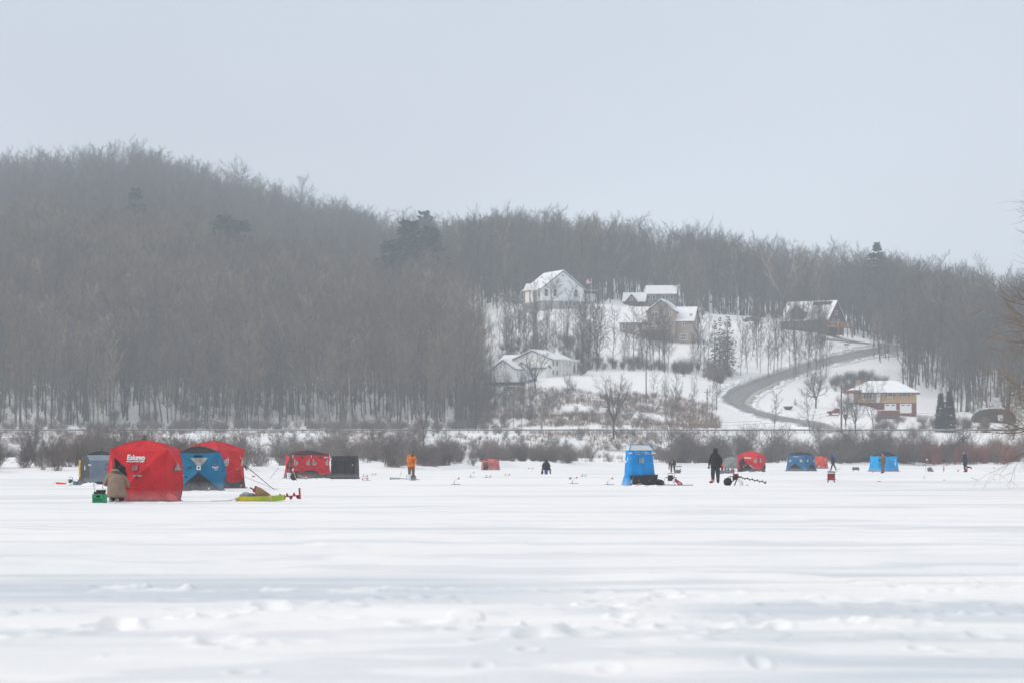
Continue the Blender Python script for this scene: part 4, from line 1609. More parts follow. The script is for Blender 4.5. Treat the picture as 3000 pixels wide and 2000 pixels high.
def car(name, label, cat, px, Y, rz, paint, L=4.5, W=1.8, hb=.85, ht=1.45, van=False, snow=False):
    x = PX(px, Y)
    o = thing(name, label, cat, (x, Y, ground(x, Y) + .05), rz)
    b = MB()
    if van:
        side = [(-L / 2, .35), (L / 2, .35), (L / 2, .95), (L / 2 - .7, 1.05), (L / 2 - 1.2, ht), (-L / 2 + .1, ht), (-L / 2, 1.1)]
    else:
        side = [(-L / 2, .35), (L / 2, .35), (L / 2, .72), (L / 2 - .25, .82), (L / 2 - 1.25, .92), (L / 2 - 1.9, ht), (-L / 2 + 1.1, ht), (-L / 2 + .5, .98), (-L / 2, .9)]
    n = len(side)
    prof = []
    for yy, kx, kz in ((-W / 2, .98, 0), (-W / 2 + .12, 1, 0), (W / 2 - .12, 1, 0), (W / 2, .98, 0)):
        prof.append([(px_ * kx, yy if pz_ < 1.0 else yy * .82, pz_) for px_, pz_ in side])
    b.v = [p for r_ in prof for p in r_]
    for j in range(3):
        for i in range(n):
            i2 = (i + 1) % n
            b.f.append((j * n + i, j * n + i2, (j + 1) * n + i2, (j + 1) * n + i))
    b.f += [tuple(range(n - 1, -1, -1)), tuple(range(3 * n, 4 * n))]
    b.mi = [0] * len(b.f)
    b.build('body', paint, o)
    wdw = MB()
    ztop = ht - .1
    for s in (-1, 1):
        y_ = s * (W / 2 * .82 + .06)
        y2 = s * (W / 2 * .93 + .02)
        if van:
            q = [(-L / 2 + .5, y2, 1.05), (L / 2 - 1.0, y2, 1.05), (L / 2 - 1.35, y_, ztop), (-L / 2 + .5, y_, ztop)]
        else:
            q = [(-L / 2 + .75, y2, 1.0), (L / 2 - 1.45, y2, .98), (L / 2 - 1.95, y_, ztop), (-L / 2 + 1.15, y_, ztop)]
        wdw.slab(q, (0, s, 0), .03)
    wdw.build('window', M_PANE, o)
    me = MB()
    me.lathe([(.2, -.1), (.33, -.1), (.34, -.05), (.34, .05), (.33, .1), (.2, .1)], (0, 0, 0), 14, Matrix.Rotation(R(90), 3, 'X'))
    me = me.mesh('wheel', M_TYRE)
    for sx in (-1, 1):
        for sy in (-1, 1):
            c = bpy.data.objects.new('wheel', me)
            col.objects.link(c)
            c.parent = o
            c.location = (sx * L * .31, sy * (W / 2 - .08), .34)
    if snow:
        s_ = MB()
        s_.rbox((-.2, 0, ht + .1), (L - 2.6 if not van else L - 1.4, W * .8, .24), .12)
        s_.rbox((L / 2 - .7, 0, 1.0), (1.1, W * .85, .18), .09)
        s_.build('snow_cover', M_SNOWCAP, o)
    return o


car('parked_car', 'red car parked on the snowy drive beside the brick house', 'car', 2451, 650, R(175), mat('car_red', (.34, .03, .03), .35, var=.03, spec=.5))
car('parked_van', 'white van parked before the columned house', 'van', 1556, 662, R(75), mat('van_white', (.72, .74, .76), .4, var=.03), L=5.0, ht=1.95, van=True, snow=True)
car('parked_car', 'snow covered car at the edge of the wood on the hill', 'car', 2199, 856, R(5), mat('car_grey', (.16, .18, .20), .4, var=.05), L=4.6, ht=1.5, snow=True)

x, y, z = hit(2600, 1222, 585, 700)
o = thing('timber_bin', 'red brown walled timber bin with snow on its edge before the brick house', 'bin', (x, y - 4, ground(x, y - 4)), R(4))
b = MB()
b.box((0, 0, .9), (4.4, .14, 2.0))
b.box((-2.13, 1.4, .9), (.14, 2.66, 2.0))
b.box((2.13, 1.4, .9), (.14, 2.66, 2.0))
b.box((0, 2.8, .9), (4.4, .14, 2.0))
b.build('wall', M_REDB, o)
b = MB()
b.rbox((0, 1.4, 1.86), (4.1, 2.6, .3), .1)
b.build('snow_cover', M_SNOWCAP, o)

x, y, z = hit(2309, 1200, 600, 760)
o = thing('garden_bowl', 'dark bowl shaped planter heaped with snow beside the bend in the side road', 'planter', (x, y, z))
b = MB()
b.lathe([(.15, -.1), (.7, .1), (1.05, .45), (1.15, .75), (1.05, .75)], (0, 0, 0), 14)
b.build('bowl', M_DKROOF, o)
b = MB()
b.ball((0, 0, .72), (1.0, 1.0, .3), 12, 6)
b.build('snow_cover', M_SNOWCAP, o)
b = MB()                                           # wire fence by the highway
for i in range(9):
    xx = PX(2380 + i * 16, 606)
    b.tube([(xx, 606, ground(xx, 606) - .2), (xx, 606, ground(xx, 606) + 1.1)], .035, 5)
for h_ in (.35, .7, 1.05):
    b.tube([(PX(2380 + i * 16, 606), 606, ground(PX(2380 + i * 16, 606), 606) + h_) for i in range(9)], .012, 4)
tag(b.build('wire_fence', M_GALV), 'thin wire fence on posts along the snow below the red car', 'fence')
# ------------------------------------------------------------------ single trees, evergreens, brush and weeds
PINE = [meshes(conifer(500 + i, h=26, wid=6.5, cb=.25, levels=20, per=7, droop=-.10, spray=34, size=1.35, open_=.10, irregular=.5, top=.22), 'trunk', 'crown', M_BARK, M_NEEDLE) for i in range(3)]
SPRUCE = [meshes(conifer(520 + i, h=14, wid=3.0, cb=.10, levels=24, per=6, droop=.35, spray=9, size=.55, open_=.12, irregular=.4), 'trunk', 'crown', M_BARK, M_NEEDLE) for i in range(3)]
DENSE = [meshes(conifer(540 + i, h=8, wid=1.7, cb=.02, levels=26, per=8, droop=.2, spray=14, size=.7, irregular=.3, top=.12), 'trunk', 'crown', M_BARK, M_NEEDLE2) for i in range(2)]
APPLE = meshes(bare_tree(620, h=7.5, r=.24, cb=.2, nl=26, ns=8, nt=7, ang=(40, 75), ll=.55, up=.10, tw=.014, forks=4, wob=.10), 'trunk', 'crown', M_BARK, M_TWIGB)
FAN = [meshes(bare_tree(630 + i, h=12, r=.26, cb=.15, nl=24, ns=6, nt=5, ang=(24, 52), ll=.38, up=.12, tw=.014, forks=5, wob=.07), 'trunk', 'crown', M_BARK, M_TWIG) for i in range(2)]


def lone(name, ms, h0, px, pyb, pyt, Y, label, cat='tree', wide=1.0, rz=None, group=None, parts=('trunk', 'crown')):
    """a plant whose foot and top show at the rows pyb and pyt; Y None: where that row meets the hillside"""
    if Y is None:
        x, y, z = hit(px, pyb)
    else:
        x, y = PX(px, Y), Y
        z = ground(x, y)
    s = (ZPY(pyt, y) - z) / h0
    return plant(name, ms, (x, y, z), rs.random() * 6.3 if rz is None else rz, (s * wide, s * wide, s), label, cat, group, parts)


lone('bare_tree', FAN[0], 11.5, 1797, 1300, 1110, 553, 'broad many stemmed bare tree on the bank in front of the guardrail', wide=.95)
lone('bare_tree', FAN[1], 11.5, 1569, 1146, 1035, None, 'dark forked bare tree in front of the white van and columned house', wide=1.15)
lone('bare_tree', FAN[1], 11.5, 1662, 1143, 1096, None, 'small fan shaped bare tree on the snow below the porch columns', wide=.95)
lone('bare_tree', ROUND[3], 16.5, 1616, 905, 815, 792, 'round bare tree directly in front of the flag house gable', wide=1.2)
lone('bare_tree', ROUND[1], 16.5, 2559, 1300, 1118, 556, 'thick trunked bare tree rising through the guardrail before the brick house', wide=.8)
lone('bare_tree', FAN[0], 11.5, 2506, 1253, 1165, 562, 'short crooked bare tree at the guardrail beside the red brown pole', wide=1.0)
lone('apple_tree', APPLE, 7.8, 2390, 1188, 1098, 668, 'low spreading orchard tree with dense twiggy crown above the snowy garden', wide=1.05)
lone('apple_tree', APPLE, 7.8, 2478, 1212, 1168, 606, 'second low crooked orchard tree in front of the red car', wide=1.0)
lone('bare_tree', TALL[6], 20, 150, 1252, 905, 602, 'thick straight trunked tree alone on the snow before the wood', wide=.9)
lone('bare_tree', TALL[0], 20, 58, 1248, 850, 606, 'tall tan crowned tree at the near corner of the brown wood', wide=.9)
lone('bare_tree', FAN[1], 11.5, 1240, 1317, 1135, 547, 'pale many stemmed willow like tree on the bank behind the orange jacket', wide=.8)
lone('bare_tree', THIN[0], 11, 1176, 1318, 1225, 545, 'slim forked sapling on the snowy bank behind the black cube shelter', wide=1.3)
lone('bare_tree', ROUND[0], 16.5, 1968, 1335, 1160, 520, 'dark slender tree in the brush between blue shelter and standing black figure', wide=.55)
lone('bare_tree', THIN[1], 11, 2010, 1340, 1280, 500, 'little forked sapling on the snowy bank behind the red ice auger', wide=1.5)
lone('bare_tree', THIN[2], 11, 2268, 1262, 1150, 560, 'slim bare tree at the guardrail where the side road comes down', wide=1.4)
lone('bare_tree', THIN[3], 11, 2374, 1262, 1140, 560, 'slender bare tree at the guardrail in front of the orchard tree', wide=1.6)
lone('bare_tree', ROUND[0], 16.5, 2176, 1035, 925, None, 'leaning dark tree beside the spruces on the snowy slope', wide=.7)
lone('bare_tree', TALL[5], 20, 2280, 1055, 872, None, 'tall bare tree standing in front of the cabin roof', wide=.8)
lone('bare_tree', TALL[7], 20, 2394, 1033, 888, None, 'tall bare tree in front of the cabin deck', wide=.75)
lone('bare_tree', THIN[0], 11, 2052, 1064, 908, None, 'thin leaning tree at the end of the tan house', wide=1.0)
lone('bare_tree', TALL[6], 20, 1860, 905, 705, 905, 'tall bare tree between the two snowy roofed houses on the hilltop', wide=.8)
lone('bare_tree', TALL[5], 20, 1915, 905, 690, 898, 'tall bare tree before the grey house with white window trim', wide=.8)
lone('bare_tree', ROUND[2], 16.5, 2090, 915, 690, 905, 'big round topped tree on the skyline behind the tan house', wide=.8)
lone('bare_tree', ROUND[0], 16.5, 1880, 900, 668, 935, 'broad topped skyline tree above the brown gabled house', wide=.9)
lone('bare_tree', ROUND[3], 16.5, 1690, 880, 655, 920, 'wide topped skyline tree above the flag house roof', wide=.85)
lone('bare_tree', ROUND[1], 16.5, 1500, 870, 625, 930, 'tall open crowned skyline tree beside the pointed spruce', wide=.75)
lone('bare_tree', ROUND[2], 16.5, 400, 560, 424, 1395, 'round crowned tree topping the highest point of the far ridge', wide=.95)
lone('bare_tree', ROUND[1], 16.5, 280, 560, 434, 1390, 'second round crowned tree on the far ridge top', wide=.95)
lone('bare_tree', ROUND[3], 16.5, 690, 620, 482, 1360, 'round crowned tree on the descending far ridge above the twin pines', wide=1.1)
lone('bare_tree', ROUND[0], 16.5, 885, 680, 540, 1350, 'round crowned tree on the low end of the far ridge', wide=1.0)
lone('bare_tree', ROUND[0], 16.5, 2750, 960, 780, 960, 'round crowned tree on the skyline above the dark side wood', wide=.9)
lone('bare_tree', ROUND[2], 16.5, 2855, 985, 800, 950, 'broad crowned tree on the skyline near the overhanging branches', wide=.95)
lone('birch_tree', meshes(bare_tree(700, h=16, r=.10, cb=.5, nl=10, ns=4, nt=3, ll=.18, tw=.012), 'trunk', 'crown', mat('birch_bark', (.50, .47, .43), .8, var=.15, scale=4), M_TWIG), 16, 2160, 945, 820, 862, 'slim pale trunked birch at the edge of the wood above the slope')

lone('pine_tree', PINE[0], 26, 1198, 930, 645, 872, 'tallest dark pine of the evergreen cluster above the brown wood', 'pine', wide=1.15)
lone('pine_tree', PINE[1], 26, 1258, 930, 668, 868, 'dark pine with ragged side boughs beside the tallest pine', 'pine', wide=1.25)
lone('pine_tree', PINE[2], 26, 1142, 930, 705, 866, 'broad lower pine on the near edge of the evergreen cluster', 'pine', wide=1.15)
lone('pine_tree', PINE[0], 26, 1244, 790, 618, 1180, 'small pine showing on the skyline above the evergreen cluster', 'pine', wide=1.2)
lone('pine_tree', PINE[1], 26, 655, 880, 634, 900, 'pointed pine of the pair in the brown hillside wood', 'pine', wide=1.45)
lone('pine_tree', PINE[2], 26, 702, 880, 646, 898, 'rounder pine of the pair in the brown hillside wood', 'pine', wide=1.45)
lone('pine_tree', PINE[2], 26, 397, 800, 552, 925, 'lone dark pine below the ridge top', 'pine', wide=.9)
SKYP = meshes(conifer(560, h=29, wid=14, cb=.45, levels=20, per=8, droop=-.25, spray=26, size=.95, open_=.05, irregular=.35, top=.02, pw=1.1), 'trunk', 'crown', M_BARK, M_NEEDLE)
lone('pine_tree', SKYP, 29, 2569, 985, 708, 905, 'lone pine breaking the skyline above the upper road', 'pine', wide=1.0)
for px, pyb, pyt, Y, lab, wd in ((2094, 1096, 938, 716, 'spruce with bare lower boughs beside the slope below the tan house', .8), (2109, 1098, 930, 720, 'middle spruce of the three below the tan house', .8), (2132, 1100, 925, 712, 'fullest spruce of the three with long low boughs', .95),
                                (1873, 1060, 1003, None, 'little pointed spruce among the thin trees', .9), (1690, 1085, 1018, None, 'dark evergreen beside the end of the columned house', .85), (1512, 915, 778, 830, 'spruce dusted with snow beside the flag house', .9), (1541, 912, 800, 812, 'shorter spruce touching the flag house porch', .8),
                                (1437, 895, 688, 872, 'tall narrow spruce rising against the skyline wood', .75), (1640, 880, 745, 905, 'hazy spruce behind the flag house ridge', .7), (1395, 1256, 1158, 604, 'dark low spruce at the foot of the brown wood', 1.2), (608, 1250, 1140, 612, 'dark spruce among the trunks behind the blue shelter', 1.1), (560, 1250, 1165, 608, 'squat dark spruce beside the hillside trunks', 1.3), (2330, 1186, 1166, None, 'small dark clipped evergreen by the garden bowl', 1.6)):
    lone('spruce_tree', SPRUCE[rs.randrange(3)], 14, px, pyb, pyt, Y, lab, 'spruce', wide=wd)
lone('cedar_tree', DENSE[0], 8, 2756, 1262, 1150, 588, 'dark column shaped cedar of the pair by the highway', 'cedar', wide=.7)
lone('cedar_tree', DENSE[1], 8, 2782, 1262, 1143, 590, 'taller dark column shaped cedar beside the shelter', 'cedar', wide=.72)

# ---- thin young trees in rows on the slope
THIN_ROWS = [
    (32, 1690, 1960, 700, 716, .95, 1.5, 'thin bare tree in the row along the field below the tan house', 'thin trees in the row below the tan house'),
    (62, 1480, 1720, 690, 770, .75, 1.15, 'thin bare tree in the thicket above the columned house', 'thin trees above the columned house'),
    (52, 1375, 1570, 735, 850, .7, 1.1, 'thin bare tree on the snow beside the flag house', 'thin trees beside the flag house'),
    (40, 2180, 2430, 715, 800, .9, 1.4, 'thin bare tree in the row below the cabin', 'thin trees below the cabin'),
    (14, 2000, 2180, 700, 722, .8, 1.2, 'thin bare tree in the brush around the spruces', 'thin trees around the spruces'),
    (16, 2285, 2425, 788, 808, 1.0, 1.6, 'bare tree standing close in front of the timber cabin', 'trees close in front of the cabin'),
    (26, 1420, 1560, 603, 650, .55, .9, 'thin sapling in the weeds under the pale garage', 'saplings under the pale garage'),
    (16, 1880, 2110, 610, 660, .5, .85, 'thin sapling in the weeds left of the side road bend'.replace('left of', 'beside'), 'saplings beside the side road bend')]
for n, u0, u1, y0, y1, s0, s1, lab, grp in THIN_ROWS:
    for x, y in scatter(n, u0, u1, y0, y1, lambda u, Y: True, n, .42):
        s = rs.uniform(s0 * .7, s1)
        plant('young_tree', THIN[rs.randrange(4)], (x, y, ground(x, y)), rs.random() * 6.3, (s * 1.15, s * 1.15, s), lab, 'tree', grp)

# ---- brush along the shore and up the bank
SRCB = [joined(*p) for p in BUSH + BUSHR + BUSHT]
BUSHM = BUSH + BUSHR + BUSHT


def shore(u):
    return float(np.interp(u, SH_U, SH_Y))


def bushes(n, u0, u1, a, b_, kinds, s0, s1, seed, dens=None):
    """n shrubs between the fractions a..b of the way from the shore to the highway"""
    r = random.Random(seed)
    res = []
    while len(res) < n:
        u = r.uniform(u0, u1)
        Y0 = shore(u) + 4
        Y = Y0 + (555 - Y0) * (a + (b_ - a) * r.random() ** 1.3)
        x = PX(u, Y)
        if dens and float(fbm(x / 9.0, Y / 30.0, seed, 2)) < dens:
            continue
        res.append((x, Y, r.choice(kinds), r.uniform(s0, s1)))
    return res


GREY, RED, TALLB = (0, 1, 2, 3), (4, 5), (6, 7)
front = bushes(52, -40, 880, .0, .13, GREY, .40, 1.02, 1, .46) + bushes(46, 880, 1700, .0, .18, GREY, .42, 1.08, 2, .46) + bushes(38, 1950, 2600, .0, .16, GREY, .6, 1.3, 3, .40) + bushes(26, 2560, 3030, .0, .10, GREY, .6, 1.2, 4)
redf = bushes(34, 2590, 2960, .0, .35, RED, .9, 1.5, 5)
rest = bushes(85, -60, 620, .02, .5, GREY + TALLB, .45, 1.0, 11, .50) + bushes(95, 620, 1330, .05, .9, GREY + TALLB, .45, 1.05, 12, .50) + bushes(85, 1330, 2000, .05, 1.0, GREY, .45, 1.05, 13, .50) + bushes(215, 1980, 3060, .05, 1.0, GREY + TALLB, .5, 1.3, 14, .46) + bushes(90, 2560, 2980, .2, .9, RED, .9, 1.4, 15)
rest += bushes(70, -900, -60, .0, .6, GREY + TALLB, .45, 1.0, 18) + bushes(90, 3060, 4000, .0, 1.0, GREY + TALLB, .6, 1.2, 19)
rest += bushes(70, 860, 1300, .75, 1.0, GREY, .5, .9, 16) + bushes(60, -50, 560, .5, 1.0, GREY, .5, .9, 17, .5)
for x, y in scatter(60, 1990, 2140, 690, 716, lambda u, Y: float(vnoise(u / 30, Y / 12, 5)) > .38, 21):
    rest.append((x, y, rs.choice(GREY + TALLB), rs.uniform(.35, .85)))
for x, y in scatter(60, 1690, 2000, 700, 716, lambda u, Y: True, 22):
    rest.append((x, y, rs.choice(GREY), rs.uniform(.5, .9)))
for x, y in scatter(80, 2415, 2610, 690, 740, lambda u, Y: ((u - 2515) / 90) ** 2 + ((Y - 712) / 22) ** 2 < .55 + .6 * float(vnoise(u / 22, Y / 9, 9)), 23):
    rest.append((x, y, rs.choice(GREY), rs.uniform(.45, .95)))
for x, y in scatter(90, 1400, 1900, 603, 655, lambda u, Y: True, 24):
    rest.append((x, y, rs.choice(GREY), rs.uniform(.4, .85)))
for x, y in scatter(70, 500, 1400, 596, 618, lambda u, Y: True, 25):
    rest.append((x, y, rs.choice(GREY), rs.uniform(.5, .9)))
for x, y in scatter(230, -50, 1420, 588, 618, lambda u, Y: float(vnoise(u / 60, Y / 10, 15)) > .35, 31):
    rest.append((x, y, rs.choice(GREY), rs.uniform(.35, .9)))
for x, y in scatter(260, -50, 2000, 525, 563, lambda u, Y: float(vnoise(u / 70, Y / 12, 16)) > .36, 32):
    rest.append((x, y, rs.choice(GREY), rs.uniform(.28, .6)))
for x, y in scatter(60, 2560, 2900, 598, 625, lambda u, Y: True, 26):
    rest.append((x, y, rs.choice(GREY), rs.uniform(.4, .8)))
for x, y in scatter(140, 1470, 1730, 680, 745, lambda u, Y: True, 27):
    rest.append((x, y, rs.choice(GREY), rs.uniform(.5, .9)))
for x, y, k_, s in front:
    u = upx(x, y)
    lab, grp = (('grey leafless shrub at the ice edge behind the red and blue shelters', 'shrubs behind the red and blue shelters') if u < 880 else
                ('grey leafless shrub at the ice edge between black cube shelter and blue hut', 'shrubs behind the open middle of the ice') if u < 1900 else
                ('grey leafless shrub at the ice edge behind the far shelters and walkers', 'shrubs behind the far shelters'))
    plant('shrub', BUSHM[k_], (x, y, ground(x, y)), rs.random() * 6.3, s, lab, 'shrub', grp, ('stem', 'twigs'))
for x, y, k_, s in redf:
    plant('shrub', BUSHM[k_], (x, y, ground(x, y)), rs.random() * 6.3, s, 'reddish stemmed shrub at the ice edge near the cyan shelter', 'shrub', 'reddish shrubs near the cyan shelter', ('stem', 'twigs'))
wood('brush', rest, 'grey brown brush covering the bank and hedgerows', SRCB)

# ---- dead weeds: one field of blades
B = MB()
rw_ = random.Random(77)


def tufts(n, u0, u1, y0, y1, h0, h1, dens, seed):
    c = 0
    while c < n:
        Y = math.sqrt(rw_.uniform(y0 * y0, y1 * y1))
        x = PX(rw_.uniform(u0, u1), Y)
        if dens and float(fbm(x / 10.0, Y / 9.0, seed, 3)) < dens:
            continue
        z = ground(x, Y)
        c += 1
        for k in range(4):
            a = rw_.random() * 6.3
            h = rw_.uniform(h0, h1)
            dx, dy = math.cos(a), math.sin(a)
            q = Vector((x + rw_.gauss(0, .25), Y + rw_.gauss(0, .25), z - .05))
            tip = q + Vector((dx * h * .3, dy * h * .3, h))
            B.v += [q + Vector((.03, 0, 0)), q - Vector((.03, 0, 0)), tip]
            n0 = len(B.v)
            B.f.append((n0 - 3, n0 - 2, n0 - 1))
            B.mi.append(0)


tufts(5200, 1420, 2110, 600, 652, .5, 1.3, .47, 3)
tufts(1500, -50, 1400, 545, 562, .3, .8, .5, 4)
tufts(1500, 1300, 2100, 540, 562, .4, 1.1, .45, 5)
tufts(700, 1400, 3000, 430, 540, .4, 1.0, .5, 6)
tag(B.build('dead_grass', M_GRASS), 'rusty brown dead weeds standing through the snow', 'weeds', kind='stuff')

# ---- the near tree whose boughs hang in at the edge of the frame
bx, by = PX(3275, 128), 128.0
m_ = MB()
m_.ball((bx + 3, by, -1.2), (9, 6, 1.75), 28, 10)
tag(m_.build('shore', M_SNOWCAP, smooth=True), kind='structure')
tr = bare_tree(811, h=12.6, r=.12, cb=.16, nl=80, ns=12, nt=8, ang=(52, 86), ll=.50, up=.045, tw=.0062, wob=.13, sub=.40, lseg=9)
plant('bare_tree', meshes(tr, 'trunk', 'crown', mat('near_bark', (.15, .12, .095), .9, var=.3, scale=3, bump=.5), M_TWIG2), (bx, by, .2), 1.0, 1.0, 'near bare tree whose fine boughs overhang the ice from beyond the frame edge', 'tree')
# ------------------------------------------------------------------ shelters on the ice
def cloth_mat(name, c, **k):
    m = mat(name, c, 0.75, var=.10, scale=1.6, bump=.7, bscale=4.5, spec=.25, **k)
    t = m.node_tree                                # frost on the lowest cloth, with blowing-snow haze painted in
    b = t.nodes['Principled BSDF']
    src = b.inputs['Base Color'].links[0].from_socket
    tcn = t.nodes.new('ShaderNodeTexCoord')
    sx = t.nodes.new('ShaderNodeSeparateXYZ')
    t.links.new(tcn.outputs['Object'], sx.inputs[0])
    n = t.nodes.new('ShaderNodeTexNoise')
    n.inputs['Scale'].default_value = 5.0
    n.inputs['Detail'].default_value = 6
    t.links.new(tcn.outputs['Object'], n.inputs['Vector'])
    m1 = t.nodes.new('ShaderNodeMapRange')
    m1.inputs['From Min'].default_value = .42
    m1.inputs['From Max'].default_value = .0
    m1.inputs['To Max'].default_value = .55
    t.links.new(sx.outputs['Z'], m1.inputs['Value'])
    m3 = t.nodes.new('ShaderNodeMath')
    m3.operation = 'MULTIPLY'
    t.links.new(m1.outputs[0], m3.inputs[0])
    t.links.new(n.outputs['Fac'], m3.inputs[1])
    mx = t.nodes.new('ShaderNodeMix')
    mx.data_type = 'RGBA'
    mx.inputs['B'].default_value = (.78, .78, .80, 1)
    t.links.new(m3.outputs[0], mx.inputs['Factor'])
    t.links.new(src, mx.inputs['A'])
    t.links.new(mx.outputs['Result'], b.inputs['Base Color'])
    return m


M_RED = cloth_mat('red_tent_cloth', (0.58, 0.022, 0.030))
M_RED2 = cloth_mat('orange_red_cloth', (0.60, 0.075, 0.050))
M_PALER = cloth_mat('haze_pale_red_cloth', (0.52, 0.13, 0.11))  # red paled to pink: blowing-snow haze painted into the cloth colour
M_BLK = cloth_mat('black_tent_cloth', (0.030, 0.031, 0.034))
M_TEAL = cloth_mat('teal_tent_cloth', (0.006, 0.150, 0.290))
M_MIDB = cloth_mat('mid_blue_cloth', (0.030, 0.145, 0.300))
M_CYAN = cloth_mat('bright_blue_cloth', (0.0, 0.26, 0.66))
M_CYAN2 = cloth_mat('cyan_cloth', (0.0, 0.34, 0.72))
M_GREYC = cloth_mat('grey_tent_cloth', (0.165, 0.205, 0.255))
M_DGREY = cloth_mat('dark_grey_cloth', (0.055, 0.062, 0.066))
M_LOGO = mat('white_print', (.80, .78, .80), .6, var=.02)
M_REDP = mat('red_print', (.60, .04, .05), .6, var=.02)
M_YELP = mat('yellow_print', (.72, .46, .03), .6, var=.04)
M_CLEAR = mat('clear_vinyl', (.30, .31, .31), .15, var=.25, scale=4, spec=.6)
M_VINR = mat('red_tinted_vinyl', (.36, .10, .11), .15, var=.25, scale=6, spec=.6)
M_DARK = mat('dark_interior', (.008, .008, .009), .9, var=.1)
M_BLACK = mat('black_plastic', (.022, .022, .024), .5, var=.1)
M_STRAP = mat('grey_webbing', (.36, .36, .38), .7, var=.05)
M_ROPE = mat('pale_rope', (.62, .58, .50), .8, var=.1)


def text_mesh(s, size=1.0, off=.02):
    cu = bpy.data.curves.new('lettering', 'FONT')
    cu.body = s
    cu.size = size
    cu.offset = off
    cu.resolution_u = 3
    ob = bpy.data.objects.new('lettering', cu)
    col.objects.link(ob)
    dg = bpy.context.evaluated_depsgraph_get()
    me = bpy.data.meshes.new_from_object(ob.evaluated_get(dg))
    vs = [tuple(v.co) for v in me.vertices]
    fs = [tuple(p.vertices) for p in me.polygons]
    bpy.data.objects.remove(ob)
    bpy.data.curves.remove(cu)
    bpy.data.meshes.remove(me)
    x0 = min(v[0] for v in vs)
    x1 = max(v[0] for v in vs)
    y0 = min(v[1] for v in vs)
    y1 = max(v[1] for v in vs)
    vs = [((v[0] - x0) / (x1 - x0), (v[1] - y0) / (y1 - y0)) for v in vs]
    return vs, fs, (x1 - x0) / (y1 - y0)


TXT_E = text_mesh('Eskımo', 1, .035)
TXT_S = text_mesh('Shappell', 1, .02)


class Cell:
    """one panel square of a hub shelter: four cloth triangles tensioned from a pushed-out hub"""

    def __init__(self, bl, br, tr, tl, nrm, bulge, sag=.06, roof=False, hubv=.5):
        self.c = [Vector(p) for p in (bl, br, tr, tl)]
        self.n = Vector(nrm).normalized()
        m = (self.c[0] + self.c[1]) / 2
        t = (self.c[2] + self.c[3]) / 2
        self.h = m.lerp(t, .5) + self.n * bulge
        self.hv = hubv
        if hubv != .5:
            self.h = m.lerp(t, hubv) + self.n * bulge
        self.sag, self.roof = sag, roof
        self.arch = .05 if roof else .014

    def tri(self, side):
        bl, br, tr, tl = self.c
        return {'top': (tl, tr), 'right': (tr, br), 'bottom': (br, bl), 'left': (bl, tl)}[side]

    def edge_dir(self, side):
        A, B = self.tri(side)
        m = (A + B) / 2
        inw = Vector((-m.x, -m.y, 0))
        inw = inw.normalized() if inw.length > 1e-6 else Vector((0, 0, 0))
        if self.roof:
            return inw * .5 + Vector((0, 0, -.75))
        if side == 'top':
            return inw * .5 + Vector((0, 0, -.75))
        if side == 'bottom':
            return Vector((0, 0, 0))
        return inw

    def w(self, side, wA, wB):
        A, B = self.tri(side)
        wH = 1 - wA - wB
        p = self.h * wH + A * wA + B * wB + self.edge_dir(side) * (self.sag * 4 * wA * wB)
        s = wA + wB
        a = (wB - wA) / max(s, .05)
        k = {'top': 0, 'right': 9, 'bottom': 18, 'left': 27}[side]
        wr = float(vnoise(a * 7 + k, s * 1.6 + self.c[0].x * 3, 3)) - .5
        return p + self.n * (self.arch * 4 * s * (1 - s) + wr * .055 * 4 * s * (1 - s) - .16 * s * (1 - s) * (1 - a * a))

    def weights(self, u, v):
        dv = 2 * v - 1
        if abs(dv) >= abs(u):
            m = abs(dv)
            return ('top', (m - u) / 2, (m + u) / 2) if dv > 0 else ('bottom', (m + u) / 2, (m - u) / 2)
        m = abs(u)
        return ('right', (m + dv) / 2, (m - dv) / 2) if u > 0 else ('left', (m - dv) / 2, (m + dv) / 2)

    def pt(self, u, v, off=0.0):
        side, a, b = self.weights(u, v)
        A, B = self.tri(side)
        n = (A - self.h).cross(B - self.h).normalized()
        if n.dot(self.n) < 0:
            n = -n
        return self.w(side, a, b) + n * off

    def mesh(self, mb, n=12, mf=None):
        uv0 = {'top': ((-1, 1), (1, 1)), 'right': ((1, 1), (1, 0)), 'bottom': ((1, 0), (-1, 0)), 'left': ((-1, 0), (-1, 1))}
        for side in ('top', 'right', 'bottom', 'left'):
            idx = {}
            for i in range(n + 1):
                for j in range(n + 1 - i):
                    idx[(i, j)] = len(mb.v)
                    mb.v.append(tuple(self.w(side, i / n, j / n)))
            A, B = uv0[side]
            for i in range(n):
                for j in range(n - i):
                    tris = [((i, j), (i + 1, j), (i, j + 1))]
                    if i + j < n - 1:
                        tris.append(((i + 1, j), (i + 1, j + 1), (i, j + 1)))
                    for t in tris:
                        wa = sum(q[0] for q in t) / 3 / n
                        wb = sum(q[1] for q in t) / 3 / n
                        u = A[0] * wa + B[0] * wb
                        v = A[1] * wa + B[1] * wb + .5 * (1 - wa - wb)
                        mb.f.append(tuple(idx[q] for q in t))
                        mb.mi.append(mf(side, u, v) if mf else 0)
        return mb


